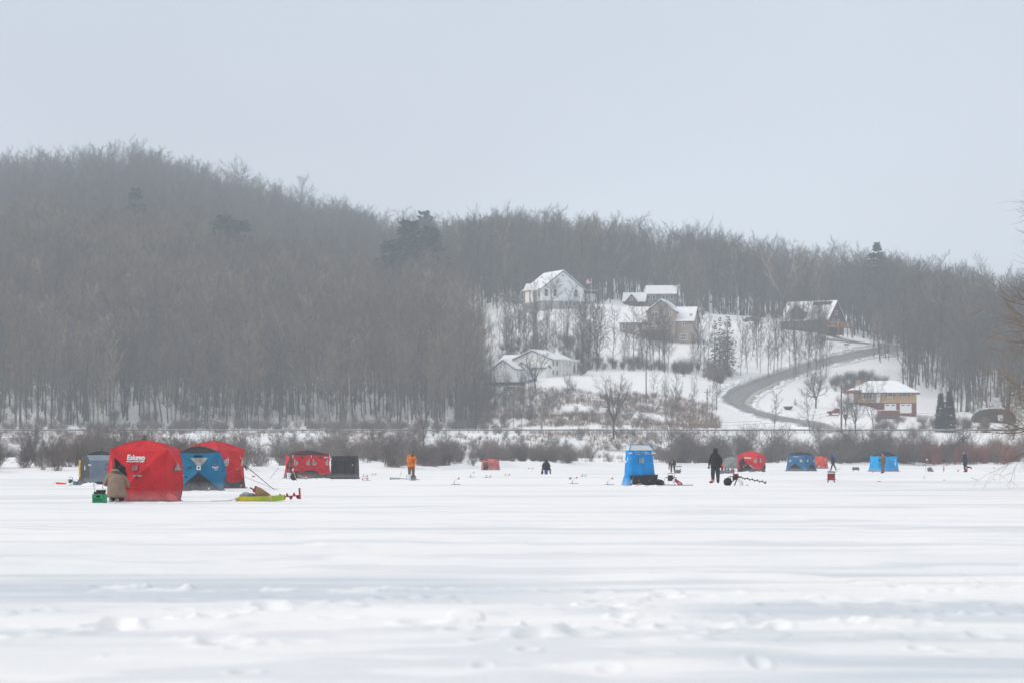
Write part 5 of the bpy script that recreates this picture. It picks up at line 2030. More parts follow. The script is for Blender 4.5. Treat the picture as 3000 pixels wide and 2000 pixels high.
def decal(parent, name, cell, poly, m, off=.014, th=.012, label=None):
    """a patch sewn on a panel: follows the cloth"""
    cu = sum(p[0] for p in poly) / len(poly)
    cv = sum(p[1] for p in poly) / len(poly)
    B = MB()
    ring = []
    for a, b in zip(poly, poly[1:] + poly[:1]):
        for t in (0, 1 / 3, 2 / 3):
            ring.append((a[0] + (b[0] - a[0]) * t, a[1] + (b[1] - a[1]) * t))
    n = len(ring)
    for k in (1.0, .55):
        for u, v in ring:
            B.v.append(tuple(cell.pt(cu + (u - cu) * k, cv + (v - cv) * k, off + th)))
    B.v.append(tuple(cell.pt(cu, cv, off + th)))
    for u, v in ring:
        B.v.append(tuple(cell.pt(u, v, off - .03)))
    for i in range(n):
        j = (i + 1) % n
        B.f += [(i, j, n + j, n + i), (n + i, n + j, 2 * n), (2 * n + 1 + i, 2 * n + 1 + j, j, i)]
    B.mi = [0] * len(B.f)
    return B.build(name, m, parent, label=label)


def windowed(parent, cell, poly, m_pane=None, m_frame=None, grow_=1.14):
    cu = sum(p[0] for p in poly) / len(poly)
    cv = sum(p[1] for p in poly) / len(poly)
    big = [(cu + (u - cu) * grow_, cv + (v - cv) * grow_) for u, v in poly]
    f = decal(parent, 'window', cell, big, m_frame or M_LOGO, .010, .006)
    decal(f, 'pane', cell, poly, m_pane or M_CLEAR, .014, .012)


def lettering(parent, cell, txt, u0, v0, wu, wv, m=None, vertical=False, off=.02, name='logo', slant=0.0):
    vs, fs, asp = txt
    B = MB()
    pts = []
    for x, y in vs:
        if vertical:
            u, v = u0 + wu * (1 - y), v0 + wv * x
        else:
            u, v = u0 + wu * x + slant * y, v0 + wv * y
        pts.append(cell.pt(u, v, off))
    B.add(pts, fs)
    n = len(pts)
    q = []
    for (x, y) in vs:
        if vertical:
            q.append(cell.pt(u0 + wu * (1 - y), v0 + wv * x, off - .008))
        else:
            q.append(cell.pt(u0 + wu * x + slant * y, v0 + wv * y, off - .008))
    B.add(q, [tuple(reversed(f)) for f in fs])
    return B.build(name, m or M_LOGO, parent)


def loop(parent, p, d, ln=.16, m=None, name='pull_loop', r=.012):
    p, d = Vector(p), Vector(d).normalized()
    s = d.cross(Vector((0, 0, 1)))
    s = s.normalized() if s.length > .1 else Vector((1, 0, 0))
    pts = [p + s * (.035 * math.sin(t)) + d * (ln * .5 * (1 - math.cos(t))) + Vector((0, 0, -.3 * ln * (1 - math.cos(t)) * (0 if abs(d.z) > .5 else 1))) for t in np.linspace(0, 2 * PI, 13)[:-1]]
    b = MB()
    b.tube(pts, r, 6, closed=True)
    return b.build(name, m or M_BLACK, parent)


def hub_tent(name, label, loc, rz, W, D, hc, hr, b, mats_wall, m_roof, wf=None, nf=1, n=12, bw=1.06, cat='ice shelter', sag=.06, group=None, roofbulge=None, skirt=True, sc=None):
    o = thing(name, label, cat, loc, rz, group)
    x, y, xb, yb = W / 2, D / 2, W / 2 * bw, D / 2 * bw
    wf = wf or {}
    cells = {}

    def wall(key, bl, br, tr, tl, nrm):
        c = Cell(bl, br, tr, tl, nrm, b, sag)
        cells[key] = c
        mbb = MB()
        c.mesh(mbb, n, wf.get(key) or wf.get('all'))
        mbb.build('wall', mats_wall, o, smooth=True, weld=.001)
    for k in range(nf):
        a0, a1 = -1 + 2 * k / nf, -1 + 2 * (k + 1) / nf
        wall('front%d' % k if nf > 1 else 'front', (xb * a0, -yb, 0), (xb * a1, -yb, 0), (x * a1, -y, hc), (x * a0, -y, hc), (0, -1, 0))
        wall('back%d' % k if nf > 1 else 'back', (xb * -a0, yb, 0), (xb * -a1, yb, 0), (x * -a1, y, hc), (x * -a0, y, hc), (0, 1, 0))
    wall('right', (xb, -yb, 0), (xb, yb, 0), (x, y, hc), (x, -y, hc), (1, 0, 0))
    wall('left', (-xb, yb, 0), (-xb, -yb, 0), (-x, -y, hc), (-x, y, hc), (-1, 0, 0))
    R_ = MB()
    c = Cell((-x, -y, hc), (x, -y, hc), (x, y, hc), (-x, y, hc), (0, 0, 1), hr - hc, sag if nf == 1 else .02, roof=True)
    cells['roof'] = c
    c.mesh(R_, n, wf.get('roof'))
    loop(o, c.h, (0, 0, 1), .12)
    R_.build('roof', [m_roof] + list(mats_wall[1:]), o, smooth=True, weld=.001)
    sm = MB()                                      # seams along the poles
    for key, c in cells.items():
        for u, v in ((-1, 0), (1, 0), (1, 1), (-1, 1)):
            sm.tube([c.pt(u * t, .5 + (v - .5) * t, .004) for t in (.03, .25, .5, .75, .99)], .009, 5)
    sm.build('seam', mats_wall[0], o)
    if skirt:
        s = MB()
        per = []
        for (ax, ay), (bx_, by_) in zip(((-xb, -yb), (xb, -yb), (xb, yb), (-xb, yb)), ((xb, -yb), (xb, yb), (-xb, yb), (-xb, -yb))):
            for t in np.linspace(0, 1, 9)[:-1]:
                per.append((ax + (bx_ - ax) * t, ay + (by_ - ay) * t))
        m = len(per)
        for i, (px_, py_) in enumerate(per):
            k = 1 + .10 * (.6 + .8 * float(vnoise(i * .8, W * 3, 8)))
            s.v += [(px_, py_, .07), (px_ * k, py_ * k, .015)]
        for i in range(m):
            j = (i + 1) % m
            s.f.append((2 * i, 2 * i + 1, 2 * j + 1, 2 * j))
            s.mi.append(0)
        s.build('skirt', M_BLK, o)
    return o, cells


def strap(o, cell, wdt=.26, h=.05):
    p = cell.h
    n = cell.n
    t = n.cross(Vector((0, 0, 1))).normalized()
    B = MB()
    for s in (-1, 1):
        for z in (-h / 2, h / 2):
            B.v += [tuple(p + t * (s * wdt / 2) + n * (-.03) + Vector((0, 0, z))), ]
    B.v += [tuple(p + n * .025 + Vector((0, 0, z))) for z in (-h / 2, h / 2)]
    # two straps leaning back from the hub
    B.f = [(0, 1, 5, 4), (4, 5, 3, 2)]
    B.mi = [0, 0]
    B2 = MB()
    B2.box(tuple(p + n * .01), (wdt if abs(n.y) > .5 else .03, .03 if abs(n.y) > .5 else wdt, h))
    B2.build('hub_patch', M_STRAP, o)
    loop(o, p + n * .02, n, .13)


def on(px, py):
    x, y, s = ICE(px, py)
    return x, y, s


def back(px, py, dist):
    """a place dist metres beyond the ice point, on the same line of sight"""
    x, y, s = ICE(px, py)
    Y = y + dist
    return PX(px, Y), Y


# ---- nearest red shelter
x, y = back(426, 1469, 1.15)
T1, c1 = hub_tent('ice_shelter', 'large bright red shelter with a dark doorway and kneeling man', (x, y, 0), R(-5), 1.90, 1.85, 1.72, 2.03, .31, [M_RED], M_RED, n=16, bw=1.02)
F1 = c1['front']
lettering(T1, F1, TXT_E, -.40, .80, .62, .115)
decal(T1, 'logo', F1, [(-.41, .762), (.02, .768), (.02, .782), (-.41, .776)], M_LOGO)
decal(T1, 'logo', F1, [(.05, .762), (.18, .764), (.22, .785), (.08, .784)], M_LOGO)
windowed(T1, F1, [(-.22, .595), (.0, .595), (.01, .71), (-.21, .71)], M_VINR, M_BLACK, 1.12)
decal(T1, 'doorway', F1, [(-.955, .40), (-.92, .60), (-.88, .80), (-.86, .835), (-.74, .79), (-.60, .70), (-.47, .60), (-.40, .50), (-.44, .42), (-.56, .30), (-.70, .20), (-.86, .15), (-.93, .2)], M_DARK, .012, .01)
decal(T1, 'door_flap', F1, [(-.94, .46), (-.90, .70), (-.86, .80), (-.80, .62), (-.80, .42)], M_DGREY, .026, .01)
windowed(T1, c1['right'], [(-.55, .60), (-.2, .60), (-.2, .74), (-.42, .76)], M_CLEAR, M_BLACK)
strap(T1, F1, .28)
strap(T1, c1['right'], .28)
loop(T1, c1['roof'].h + Vector((-.05, 0, 0)), (0, 0, 1), .16, r=.014)
b = MB()
b.tube([(.95, -.9, .18), (1.15, -1.0, .12), (1.32, -.98, .03)], [.16, .12, .03], 8)
b.build('anchor_flap', M_RED, T1, smooth=True)

# ---- teal and black shelter
x, y = back(585, 1436, 1.0)


def f2(side, u, v):
    return 1 if side == 'bottom' else 0


T2, c2 = hub_tent('ice_shelter', 'teal shelter with black roof, black lower triangle and wide window', (x, y, 0), R(4), 1.70, 1.75, 1.66, 1.94, .26, [M_TEAL, M_BLK], M_BLK, {'all': f2}, n=14, bw=1.17)
F2 = c2['front']
windowed(T2, F2, [(-.44, .87), (.48, .87), (.17, .655), (-.12, .655)], M_CLEAR, M_BLACK, 1.05)
decal(T2, 'vent', F2, [(-.30, .90), (.24, .90), (.14, .945), (-.16, .945)], M_DARK)
decal(T2, 'hub_patch', F2, [(-.10, .545), (.10, .545), (.10, .645), (-.10, .645)], M_LOGO, .02)
decal(T2, 'hub_strap', F2, [(-.05, .57), (.05, .57), (.05, .62), (-.05, .62)], M_BLACK, .035)
decal(T2, 'strap_tab', F2, [(-.50, .585), (-.34, .585), (-.34, .62), (-.50, .62)], M_BLACK)
lettering(T2, F2, TXT_S, .66, .57, .30, .075)
decal(T2, 'logo', F2, [(.74, .662), (.88, .662), (.86, .70), (.77, .70)], M_REDP)
decal(T2, 'logo', F2, [(.76, .535), (.92, .545), (.92, .558), (.76, .548)], M_LOGO)
b = MB()
b.ball((.45, -1.03, .10), (.05, .03, .05), 8, 6)
b.build('reel', M_LOGO, T2)
loop(T2, (-.15, 0, 1.9), (0, 0, 1), .14)

# ---- red shelter behind it, with black skirt and clear windows
x, y = back(628, 1430, 1.3)


def f3(side, u, v):
    return 1 if v < .15 + .20 * abs(u) ** 2.2 else 0


T3, c3 = hub_tent('ice_shelter', 'tall red shelter with black skirt behind the teal shelter', (x, y, 0), R(-32), 2.0, 2.0, 1.80, 2.22, .36, [M_RED, M_BLK], M_RED, {'all': f3}, n=26, bw=1.04)
for key in ('front', 'right'):
    windowed(T3, c3[key], [(-.78, .60), (-.50, .60), (-.50, .80), (-.78, .66)], M_CLEAR, M_LOGO, 1.1)
    windowed(T3, c3[key], [(.50, .60), (.78, .60), (.80, .66), (.50, .82)], M_CLEAR, M_LOGO, 1.1)
lettering(T3, c3['front'], TXT_E, .25, .54, .30, .04)
decal(T3, 'label_tab', c3['right'], [(.55, .03), (.64, .03), (.64, .10), (.55, .10)], M_YELP)
strap(T3, c3['right'], .2)
Yp = 134.0
gp = MB()
hx, hz = PX(711, Yp), ZPY(1357, Yp)
ex = PX(801, 128)
gp.tube([(hx, Yp, hz), ((hx + ex) / 2, 131, hz / 2 + .03), (ex, 128, .02)], [.022, .018, .012], 7)
gp.tube([(ex, 128, .02), (ex + .35, 127.5, -.02)], .006, 5)
gp.tube([(hx - .02, Yp, hz), (hx + .25, Yp - .5, hz - .27)], .035, 7)
tag(gp.build('guy_pole', M_BLACK), 'slim black pole slanting from the tall red shelter down to the ice', 'pole')
gp = MB()
gp.tube([(PX(664, 132), 132, ZPY(1370, 132)), (PX(735, 130.6), 130.6, ZPY(1403, 130.6)), (PX(806, 128.8), 128.8, .02)], .008, 5)
tag(gp.build('guy_rope', M_BLACK), 'thin dark rope running from the red shelter wall to the ice', 'rope')


# ---- grey flip shelter at the far left, and a black topped one behind it
x, y, s = on(262, 1418)
T4 = thing('ice_shelter', 'grey flip shelter with dark end wall and yellow band', 'ice shelter', (x, y, 0), R(27))
Lx, Dy = 2.6, 1.75
prof = [(0, .14), (0, 1.28), (.42, 1.56), (1.35, 1.46), (1.7, 1.25), (Dy, .14)]


def prism(prof, x0, x1, m, name, parent, faces):
    B = MB()
    n = len(prof)
    for xx in (x0, x1):
        B.v += [(xx, a, b_) for a, b_ in prof]
    for i in range(n - 1):
        if i in faces:
            B.f.append((i, i + 1, n + i + 1, n + i))
            B.mi.append(0)
    if 'a' in faces:
        B.f.append(tuple(range(n)))
        B.mi.append(0)
    if 'b' in faces:
        B.f.append(tuple(range(2 * n - 1, n - 1, -1)))
        B.mi.append(0)
    return B.build(name, m, parent)


prism(prof, 0, Lx, M_GREYC, 'wall', T4, (0,))
prism(prof, 0, Lx, mat('grey_roof_cloth', (.24, .29, .34), .7, var=.06, scale=1.5), 'roof', T4, (1, 2, 3, 4))
prism(prof, 0, Lx, M_DGREY, 'end_wall', T4, ('a', 'b'))
b = MB()
b.box((Lx / 2, Dy / 2, .07), (Lx + .06, Dy + .06, .15))
b.build('sled_base', M_BLACK, T4)
b = MB()
b.box((1.03, -.012, .93), (.30, .02, .34))
wq = b.build('window', M_DGREY, T4)
b = MB()
b.box((.95, -.026, .93), (.11, .01, .26))
b.box((1.11, -.026, .93), (.11, .01, .26))
b.build('pane', M_GREYC, wq)
b = MB()
for i, z in enumerate((.46, .62, .78, .94, 1.08, 1.22)):
    b.box((-.012, 1.60 - .05 * (i == 5), z), (.02, .26, .145))
yb_ = b.build('yellow_band', M_YELP, T4)
b = MB()
for i, z in enumerate((.50, .64, .79, .86, 1.02, 1.10, 1.2)):
    b.box((-.026, 1.60 + .05 * (-1) ** i, z), (.008, .07, .05))
b.build('lettering', M_DARK, yb_)
b = MB()
for z, w_ in ((.98, .08), (.90, .10), (.82, .16)):
    b.box((-.012, .72, z), (.018, w_, .06))
b.build('logo', M_LOGO, T4)
b = MB()
b.box((.0, -.04, 1.04), (.14, .06, .07))
b.build('clip', M_LOGO, T4)
x, y = back(298, 1414, 3.0)
hub_tent('ice_shelter', 'black topped shelter mostly hidden behind the grey flip shelter', (x, y, 0), R(-5), 1.7, 1.7, 1.48, 1.79, .15, [M_DGREY], M_BLK, n=8)

# ---- long red and black shelter in the middle distance
x, y = back(901, 1400, 1.2)


def f5(side, u, v, k):
    U = (u + (1 if k else -1)) / 2 if k is not None else u
    if k is None:
        return 1 if (v < .16 or .0 < u < .95) else 0
    edge = .34 * (1 - (abs(U + .08) / .62) ** 2.4)
    if abs(U + .08) < .62 and v < edge + .02:
        return 1
    return 1 if v < .16 + .2 * max(0, U - .62) else 0


T5, c5 = hub_tent('ice_shelter', 'long red shelter with black roof and row of clear windows', (x, y, 0), R(19), 2.55, 1.9, 1.58, 1.90, .17,
                  [M_RED, M_BLK], M_BLK, {'front0': lambda s, u, v: f5(s, u, v, 0), 'front1': lambda s, u, v: f5(s, u, v, 1), 'left': lambda s, u, v: f5(s, u, v, None), 'all': f2}, nf=2, n=22, bw=1.10)
for key in ('front0', 'front1'):
    windowed(T5, c5[key], [(-.82, .58), (-.56, .58), (-.48, .66), (-.80, .82)], M_CLEAR, M_LOGO, 1.14)
    windowed(T5, c5[key], [(.82, .58), (.56, .58), (.48, .66), (.80, .82)], M_CLEAR, M_LOGO, 1.14)
    decal(T5, 'vent', c5[key], [(-.15, .88), (.15, .88), (.1, .92), (-.1, .92)], M_DARK)
    strap(T5, c5[key], .12)
lettering(T5, c5['left'], TXT_E, .36, .22, .30, .46, M_RED2, vertical=True)
decal(T5, 'logo', c5['left'], [(-.62, .33), (-.40, .33), (-.40, .42), (-.62, .42)], M_LOGO)
lettering(T5, c5['front1'], TXT_E, .42, .88, .42, .055)
b = MB()
for xx in (-1.275, 0, 1.275):
    b.tube([(xx, -.96, 1.575), (xx * 1.01, -.985, 1.38)], .022, 6)
b.build('corner_trim', M_LOGO, T5)
b = MB()
b.tube([(PX(817, 192), 192, ZPY(1368, 192)), (PX(791, 190), 190, .02)], .012, 5)
tag(b.build('guy_pole', M_BLACK), 'slim guy pole at the end of the long red shelter', 'pole')

# ---- black cube shelter
x, y, s = on(1006, 1402)
T6 = thing('ice_shelter', 'black cube shaped flip shelter with pale corner clips', 'ice shelter', (x, y, 0), R(-5))
pf = [(0, .0), (-.03, .6), (.03, 1.18), (.22, 1.50), (1.30, 1.52), (1.6, 1.2), (1.65, 0)]
B = MB()
xs_ = np.linspace(-.83, .80, 22)
for i, xx in enumerate(xs_):
    for j, (a, z) in enumerate(pf):
        f_ = .035 * (float(vnoise(i * .55, j * .7, 4)) - .5) * 2
        kx = 1 - .035 * (z > 1.3) * (1 if abs(xx) > .6 else 0)
        B.v.append((xx * kx + (.02 if z < .1 else 0), a + f_, z))
m_ = len(pf)
for i in range(len(xs_) - 1):
    for j in range(m_ - 1):
        B.f.append((i * m_ + j, i * m_ + j + 1, (i + 1) * m_ + j + 1, (i + 1) * m_ + j))
B.f += [tuple(range(m_)), tuple((len(xs_) - 1) * m_ + k for k in range(m_ - 1, -1, -1))]
B.mi = [0] * len(B.f)
B.build('cloth_body', M_BLK, T6, smooth=False)
b = MB()
for xx in (-.80, .62):
    b.box((xx, -.06, .93), (.06, .05, .05))
b.build('clip', M_LOGO, T6)
b = MB()
b.box((0, .8, .05), (1.72, 1.75, .1))
b.build('sled_base', M_BLACK, T6)
b = MB()
b.tube([(-.8, .02, 1.20), (0, .0, 1.235), (.78, .02, 1.2)], .018, 6)
b.build('seam', M_DGREY, T6)


# ---- tall blue flip shelter on its sled
def drape(prof, n=64, seed=1, fold=.05, cx=lambda z: 0.0):
    """cloth hung round a rounded rectangle; prof: (z, half width, half depth, y centre)"""
    B = MB()
    for (z, hw, hd, yc) in prof:
        for k in range(n):
            t = 2 * PI * k / n
            c, s_ = math.cos(t), math.sin(t)
            p = 5.0
            r = (abs(c) ** p + abs(s_) ** p) ** (-1 / p)
            f_ = fold * (float(vnoise(k * .42, z * .35, seed)) - .5) * 2 * min(1, max(0, (1.75 - z)) * .9)
            B.v.append((cx(z) + (hw + f_) * r * c, yc + (hd + f_) * r * s_, z))
    m = len(prof)
    for i in range(m - 1):
        for k in range(n):
            k2 = (k + 1) % n
            B.f.append((i * n + k, i * n + k2, (i + 1) * n + k2, (i + 1) * n + k))
    B.f.append(tuple((m - 1) * n + k for k in range(n)))
    B.mi = [0] * len(B.f)
    return B


x, y, s = on(1876, 1421)
T7 = thing('ice_shelter', 'tall bright blue flip shelter with white top standing on a black sled', 'ice shelter', (x, y + .9, 0), R(9))
pr = [(.42 + .0, .70, .74, 0), (.50, .71, .74, 0), (.8, .70, .73, 0), (1.1, .68, .71, 0), (1.4, .65, .68, 0), (1.65, .63, .66, 0), (1.80, .62, .64, 0)]
drape(pr, seed=2, fold=.06, cx=lambda z: -.02 * z).build('cloth_body', M_CYAN, T7, smooth=False)
b = MB()
b.v = [(-.66, -.66, 1.80), (.60, -.66, 1.80), (.60, .64, 1.80), (-.66, .64, 1.80), (-.52, -.20, 2.09), (.46, -.20, 2.07), (.46, .40, 2.05), (-.52, .40, 2.07)]
b.f = [(0, 1, 5, 4), (1, 2, 6, 5), (2, 3, 7, 6), (3, 0, 4, 7), (4, 5, 6, 7)]
b.mi = [0] * 5
b.build('top_cover', mat('white_top_cloth', (.60, .62, .61), .7, var=.08, scale=2), T7)
b = MB()
b.tube([(-.66, -.67, 1.80), (-.52, -.21, 2.095), (.46, -.21, 2.075), (.60, -.67, 1.80)], .022, 6)
b.tube([(-.52, -.21, 2.095), (-.52, .41, 2.08)], .02, 6)
b.build('piping', M_CYAN, T7)
b = MB()
b.add([(-.42, -.655, 1.735), (.52, -.655, 1.75), (.50, -.70, 1.58), (-.36, -.70, 1.56), (-.42, -.64, 1.735), (.52, -.64, 1.75), (.50, -.66, 1.58), (-.36, -.66, 1.56)], [(0, 1, 2, 3), (7, 6, 5, 4), (0, 3, 7, 4), (1, 5, 6, 2), (2, 6, 7, 3), (0, 4, 5, 1)])
b.build('rolled_window', mat('pale_blue_vinyl', (.14, .33, .62), .3, var=.4, scale=7), T7)
b = MB()
b.box((-.05, -.80, 1.28), (.24, .03, .27))
wf_ = b.build('window', M_STRAP, T7)
b = MB()
b.box((-.05, -.82, 1.28), (.19, .012, .22))
b.build('pane', mat('grey_vinyl', (.22, .33, .38), .25, var=.2, scale=6), wf_)
b = MB()
b.box((-.62, -.70, 1.66), (.18, .04, .05), rot=Matrix.Rotation(R(-12), 3, 'Y'))
b.box((.60, -.69, 1.66), (.20, .04, .05), rot=Matrix.Rotation(R(8), 3, 'Y'))
b.box((-.68, -.35, 1.30), (.03, .09, .28))
b.build('strap', M_LOGO, T7)
b = MB()
b.box((-.70, .15, 1.22), (.02, .40, .10))
b.build('logo', M_LOGO, T7)
b = MB()
b.v = [(-.55, -.78, 0), (.72, -.78, 0), (.72, .75, 0), (-.55, .75, 0), (-.66, -.84, .50), (.80, -.84, .56), (.80, .8, .56), (-.66, .8, .5)]
b.f = [(0, 1, 5, 4), (1, 2, 6, 5), (2, 3, 7, 6), (3, 0, 4, 7), (4, 5, 6, 7), (3, 2, 1, 0)]
b.mi = [0] * 6
b.build('sled', M_BLACK, T7)
b = MB()
for xx in (-.2, .35):
    b.box((xx, -.83, .25), (.03, .015, .16), rot=Matrix.Rotation(R(20), 3, 'Y'))
b.build('scuff_mark', mat('brass_scrape', (.28, .2, .08), .6), T7)
b = MB()
b.add([(-.72, -.76, .44), (-.72, .6, .44), (-.84, -.85, .02), (-.84, .6, .02), (-.40, -.80, .46), (-.66, -.86, .02), (-.95, -.8, .01)], [(0, 1, 3, 2), (0, 2, 5, 4), (2, 6, 5), (2, 3, 6)])
b.build('side_flap', M_CYAN, T7)
b = MB()
b.tube([(-.50, -.85, .44), (-.60, -.87, .25), (-.56, -.88, .05), (-.38, -.9, .03), (-.15, -.9, .10), (.0, -.92, .03)], .022, 6)
b.build('tow_rope', M_ROPE, T7, smooth=True)

# ---- the far shelters on the right
x, y = back(2201, 1381, 1.1)


def f8(side, u, v):
    return 1 if (side == 'bottom' and v < .43) or v < .10 + .08 * abs(u) else 0


T8, c8 = hub_tent('ice_shelter', 'far red shelter with black lower triangle and bending dark figure', (x, y, 0), R(-20), 2.1, 2.0, 1.60, 2.02, .34, [M_RED, M_BLK], M_RED, {'all': f8}, n=14, bw=1.02)
lettering(T8, c8['front'], TXT_E, -.34, .80, .60, .11)
for key, sg in (('front', 1), ('right', -1), ('right', 1)):
    windowed(T8, c8[key], [(sg * .80, .58), (sg * .56, .58), (sg * .52, .66), (sg * .80, .84)], M_CLEAR, M_LOGO, 1.1)
b = MB()
for sg in (-1, 1):
    b.tube([c8['front'].pt(sg * .16, .42, .03), c8['front'].pt(sg * .55, .22, .03)], .028, 6)
b.build('zip_trim', M_LOGO, T8)
strap(T8, c8['front'], .12)
x, y = back(2347, 1379, 1.1)
T9, c9 = hub_tent('ice_shelter', 'mid blue shelter with black triangles and pale windows beside small red shelter', (x, y, 0), R(-36), 1.95, 1.9, 1.62, 1.93, .18, [M_MIDB, M_BLK], M_BLK, {'all': f2}, n=12, bw=1.20)
for key in ('front', 'right'):
    for sg in (-1, 1):
        windowed(T9, c9[key], [(sg * .78, .58), (sg * .50, .58), (sg * .50, .72), (sg * .62, .74)], mat('pale_vinyl', (.50, .49, .42), .3, var=.1), M_MIDB, 1.05)
lettering(T9, c9['front'], TXT_S, -.3, .88, .56, .06)
decal(T9, 'label_tab', c9['right'], [(-.35, .03), (.05, .03), (.05, .07), (-.35, .07)], M_YELP)
x, y = back(2402, 1371.5, 1.0)


def f10(side, u, v):
    return 1 if v < .30 - .25 * max(0, u) and side != 'right' else 0


T10, c10 = hub_tent('ice_shelter', 'small distant red shelter between blue shelter and walking man', (x, y, 0), R(-30), 1.45, 1.45, 1.25, 1.52, .12, [M_RED2, M_BLK], M_RED2, {'front': f10}, n=12)
windowed(T10, c10['front'], [(-.1, .58), (.08, .58), (.06, .7), (-.08, .7)], M_CLEAR, M_LOGO, 1.1)
decal(T10, 'logo', c10['right'], [(-.5, .86), (.2, .84), (.3, .89), (-.4, .91)], M_LOGO)
decal(T10, 'cloth_tab', c10['front'], [(.1, .30), (.45, .22), (.35, .14), (.2, .18)], M_LOGO)
x, y = back(2589, 1380, 1.2)
T11, c11 = hub_tent('ice_shelter', 'cyan shelter with black roof behind the man in red hat', (x, y, 0), R(18), 2.0, 1.9, 1.52, 2.02, .22, [M_CYAN2, M_BLK], M_BLK, {}, n=12, bw=1.16)
decal(T11, 'logo', c11['front'], [(.60, .40), (.70, .38), (.80, .60), (.70, .62)], M_LOGO)
decal(T11, 'logo', c11['front'], [(.72, .70), (.80, .66), (.74, .78), (.68, .80)], M_LOGO)
decal(T11, 'window', c11['front'], [(-.36, .80), (-.1, .80), (-.1, .88), (-.3, .88)], mat('pale_blue_vinyl', (.14, .33, .62), .3))
strap(T11, c11['front'], .12)
x, y = back(1437, 1375.5, .9)
T12, c12 = hub_tent('ice_shelter', 'haze paled little red shelter with crouching figure by the far brush', (x, y, 0), R(-14), 1.45, 1.5, 1.02, 1.22, .22, [M_PALER], M_PALER, n=10, bw=1.12)
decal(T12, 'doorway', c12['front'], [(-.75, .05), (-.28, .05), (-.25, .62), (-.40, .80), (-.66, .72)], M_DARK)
decal(T12, 'window', c12['front'], [(.30, .58), (.42, .58), (.42, .72), (.30, .72)], M_DGREY)
x, y = back(2141, 1371, .8)
T13, c13 = hub_tent('ice_shelter', 'dark camouflage shelter behind the loaded grey sled', (x, y, 0), R(-8), 1.5, 1.5, 1.18, 1.42, .12, [mat('camo_cloth', (.10, .12, .12), .8, var=.5, scale=5, hue=(.30, .31, .28))], mat('camo_cloth', (.1, .1, .1)), n=10)
# ------------------------------------------------------------------ people
M_SKIN = mat('skin', (.52, .30, .22), .6, var=.05)
M_BLKC = mat('black_coat', (.018, .019, .020), .85, var=.15, scale=6, bump=.4, bscale=14)
M_NAVY = mat('navy_trousers', (.030, .034, .050), .85, var=.12, scale=6, bump=.4, bscale=12)
M_TANC = mat('tan_duck_coat', (.26, .19, .135), .85, var=.10, scale=5, bump=.45, bscale=10)
M_BROWN = mat('brown_trousers', (.175, .105, .062), .85, var=.12, scale=5, bump=.4, bscale=12)
M_ORANGE = mat('orange_camo', (.86, .25, .010), .8, var=.05, scale=9, hue=(.40, .075, .006))
M_CAMO = mat('camo_knit', (.15, .14, .085), .9, var=.3, scale=16, hue=(.03, .03, .02))
M_GREEN2 = mat('dark_green_coat', (.035, .046, .038), .85, var=.12, scale=5)
M_OLIVE = mat('olive_camo_suit', (.150, .135, .105), .85, var=.25, scale=9, hue=(.085, .08, .06))
M_REDH = mat('red_knit', (.34, .03, .045), .9, var=.12, scale=20)
M_BLUEH = mat('blue_knit', (.03, .09, .36), .9, var=.12, scale=20)
M_DNAVY = mat('dark_navy_coat', (.022, .030, .048), .85, var=.12, scale=5)
M_FUR = mat('fur_trim', (.42, .33, .24), .95, var=.3, scale=18)
M_BOOT = mat('dark_boot', (.045, .038, .034), .8, var=.15)
M_WBOOT = mat('pale_boot_sole', (.55, .54, .52), .8, var=.25, scale=14, hue=(.12, .12, .12))
M_ORBAND = mat('orange_band', (.85, .16, .02), .6, var=.05)
M_GREYH = mat('grey_hood', (.075, .078, .088), .9, var=.12, scale=12)

RAD = dict(pelvis=.155, spine=.16, chest=.175, neck=.062, head=.092, crown=.07, sh=.085, el=.066, wr=.046, hip=.115, kn=.082, an=.060, toe=.046)


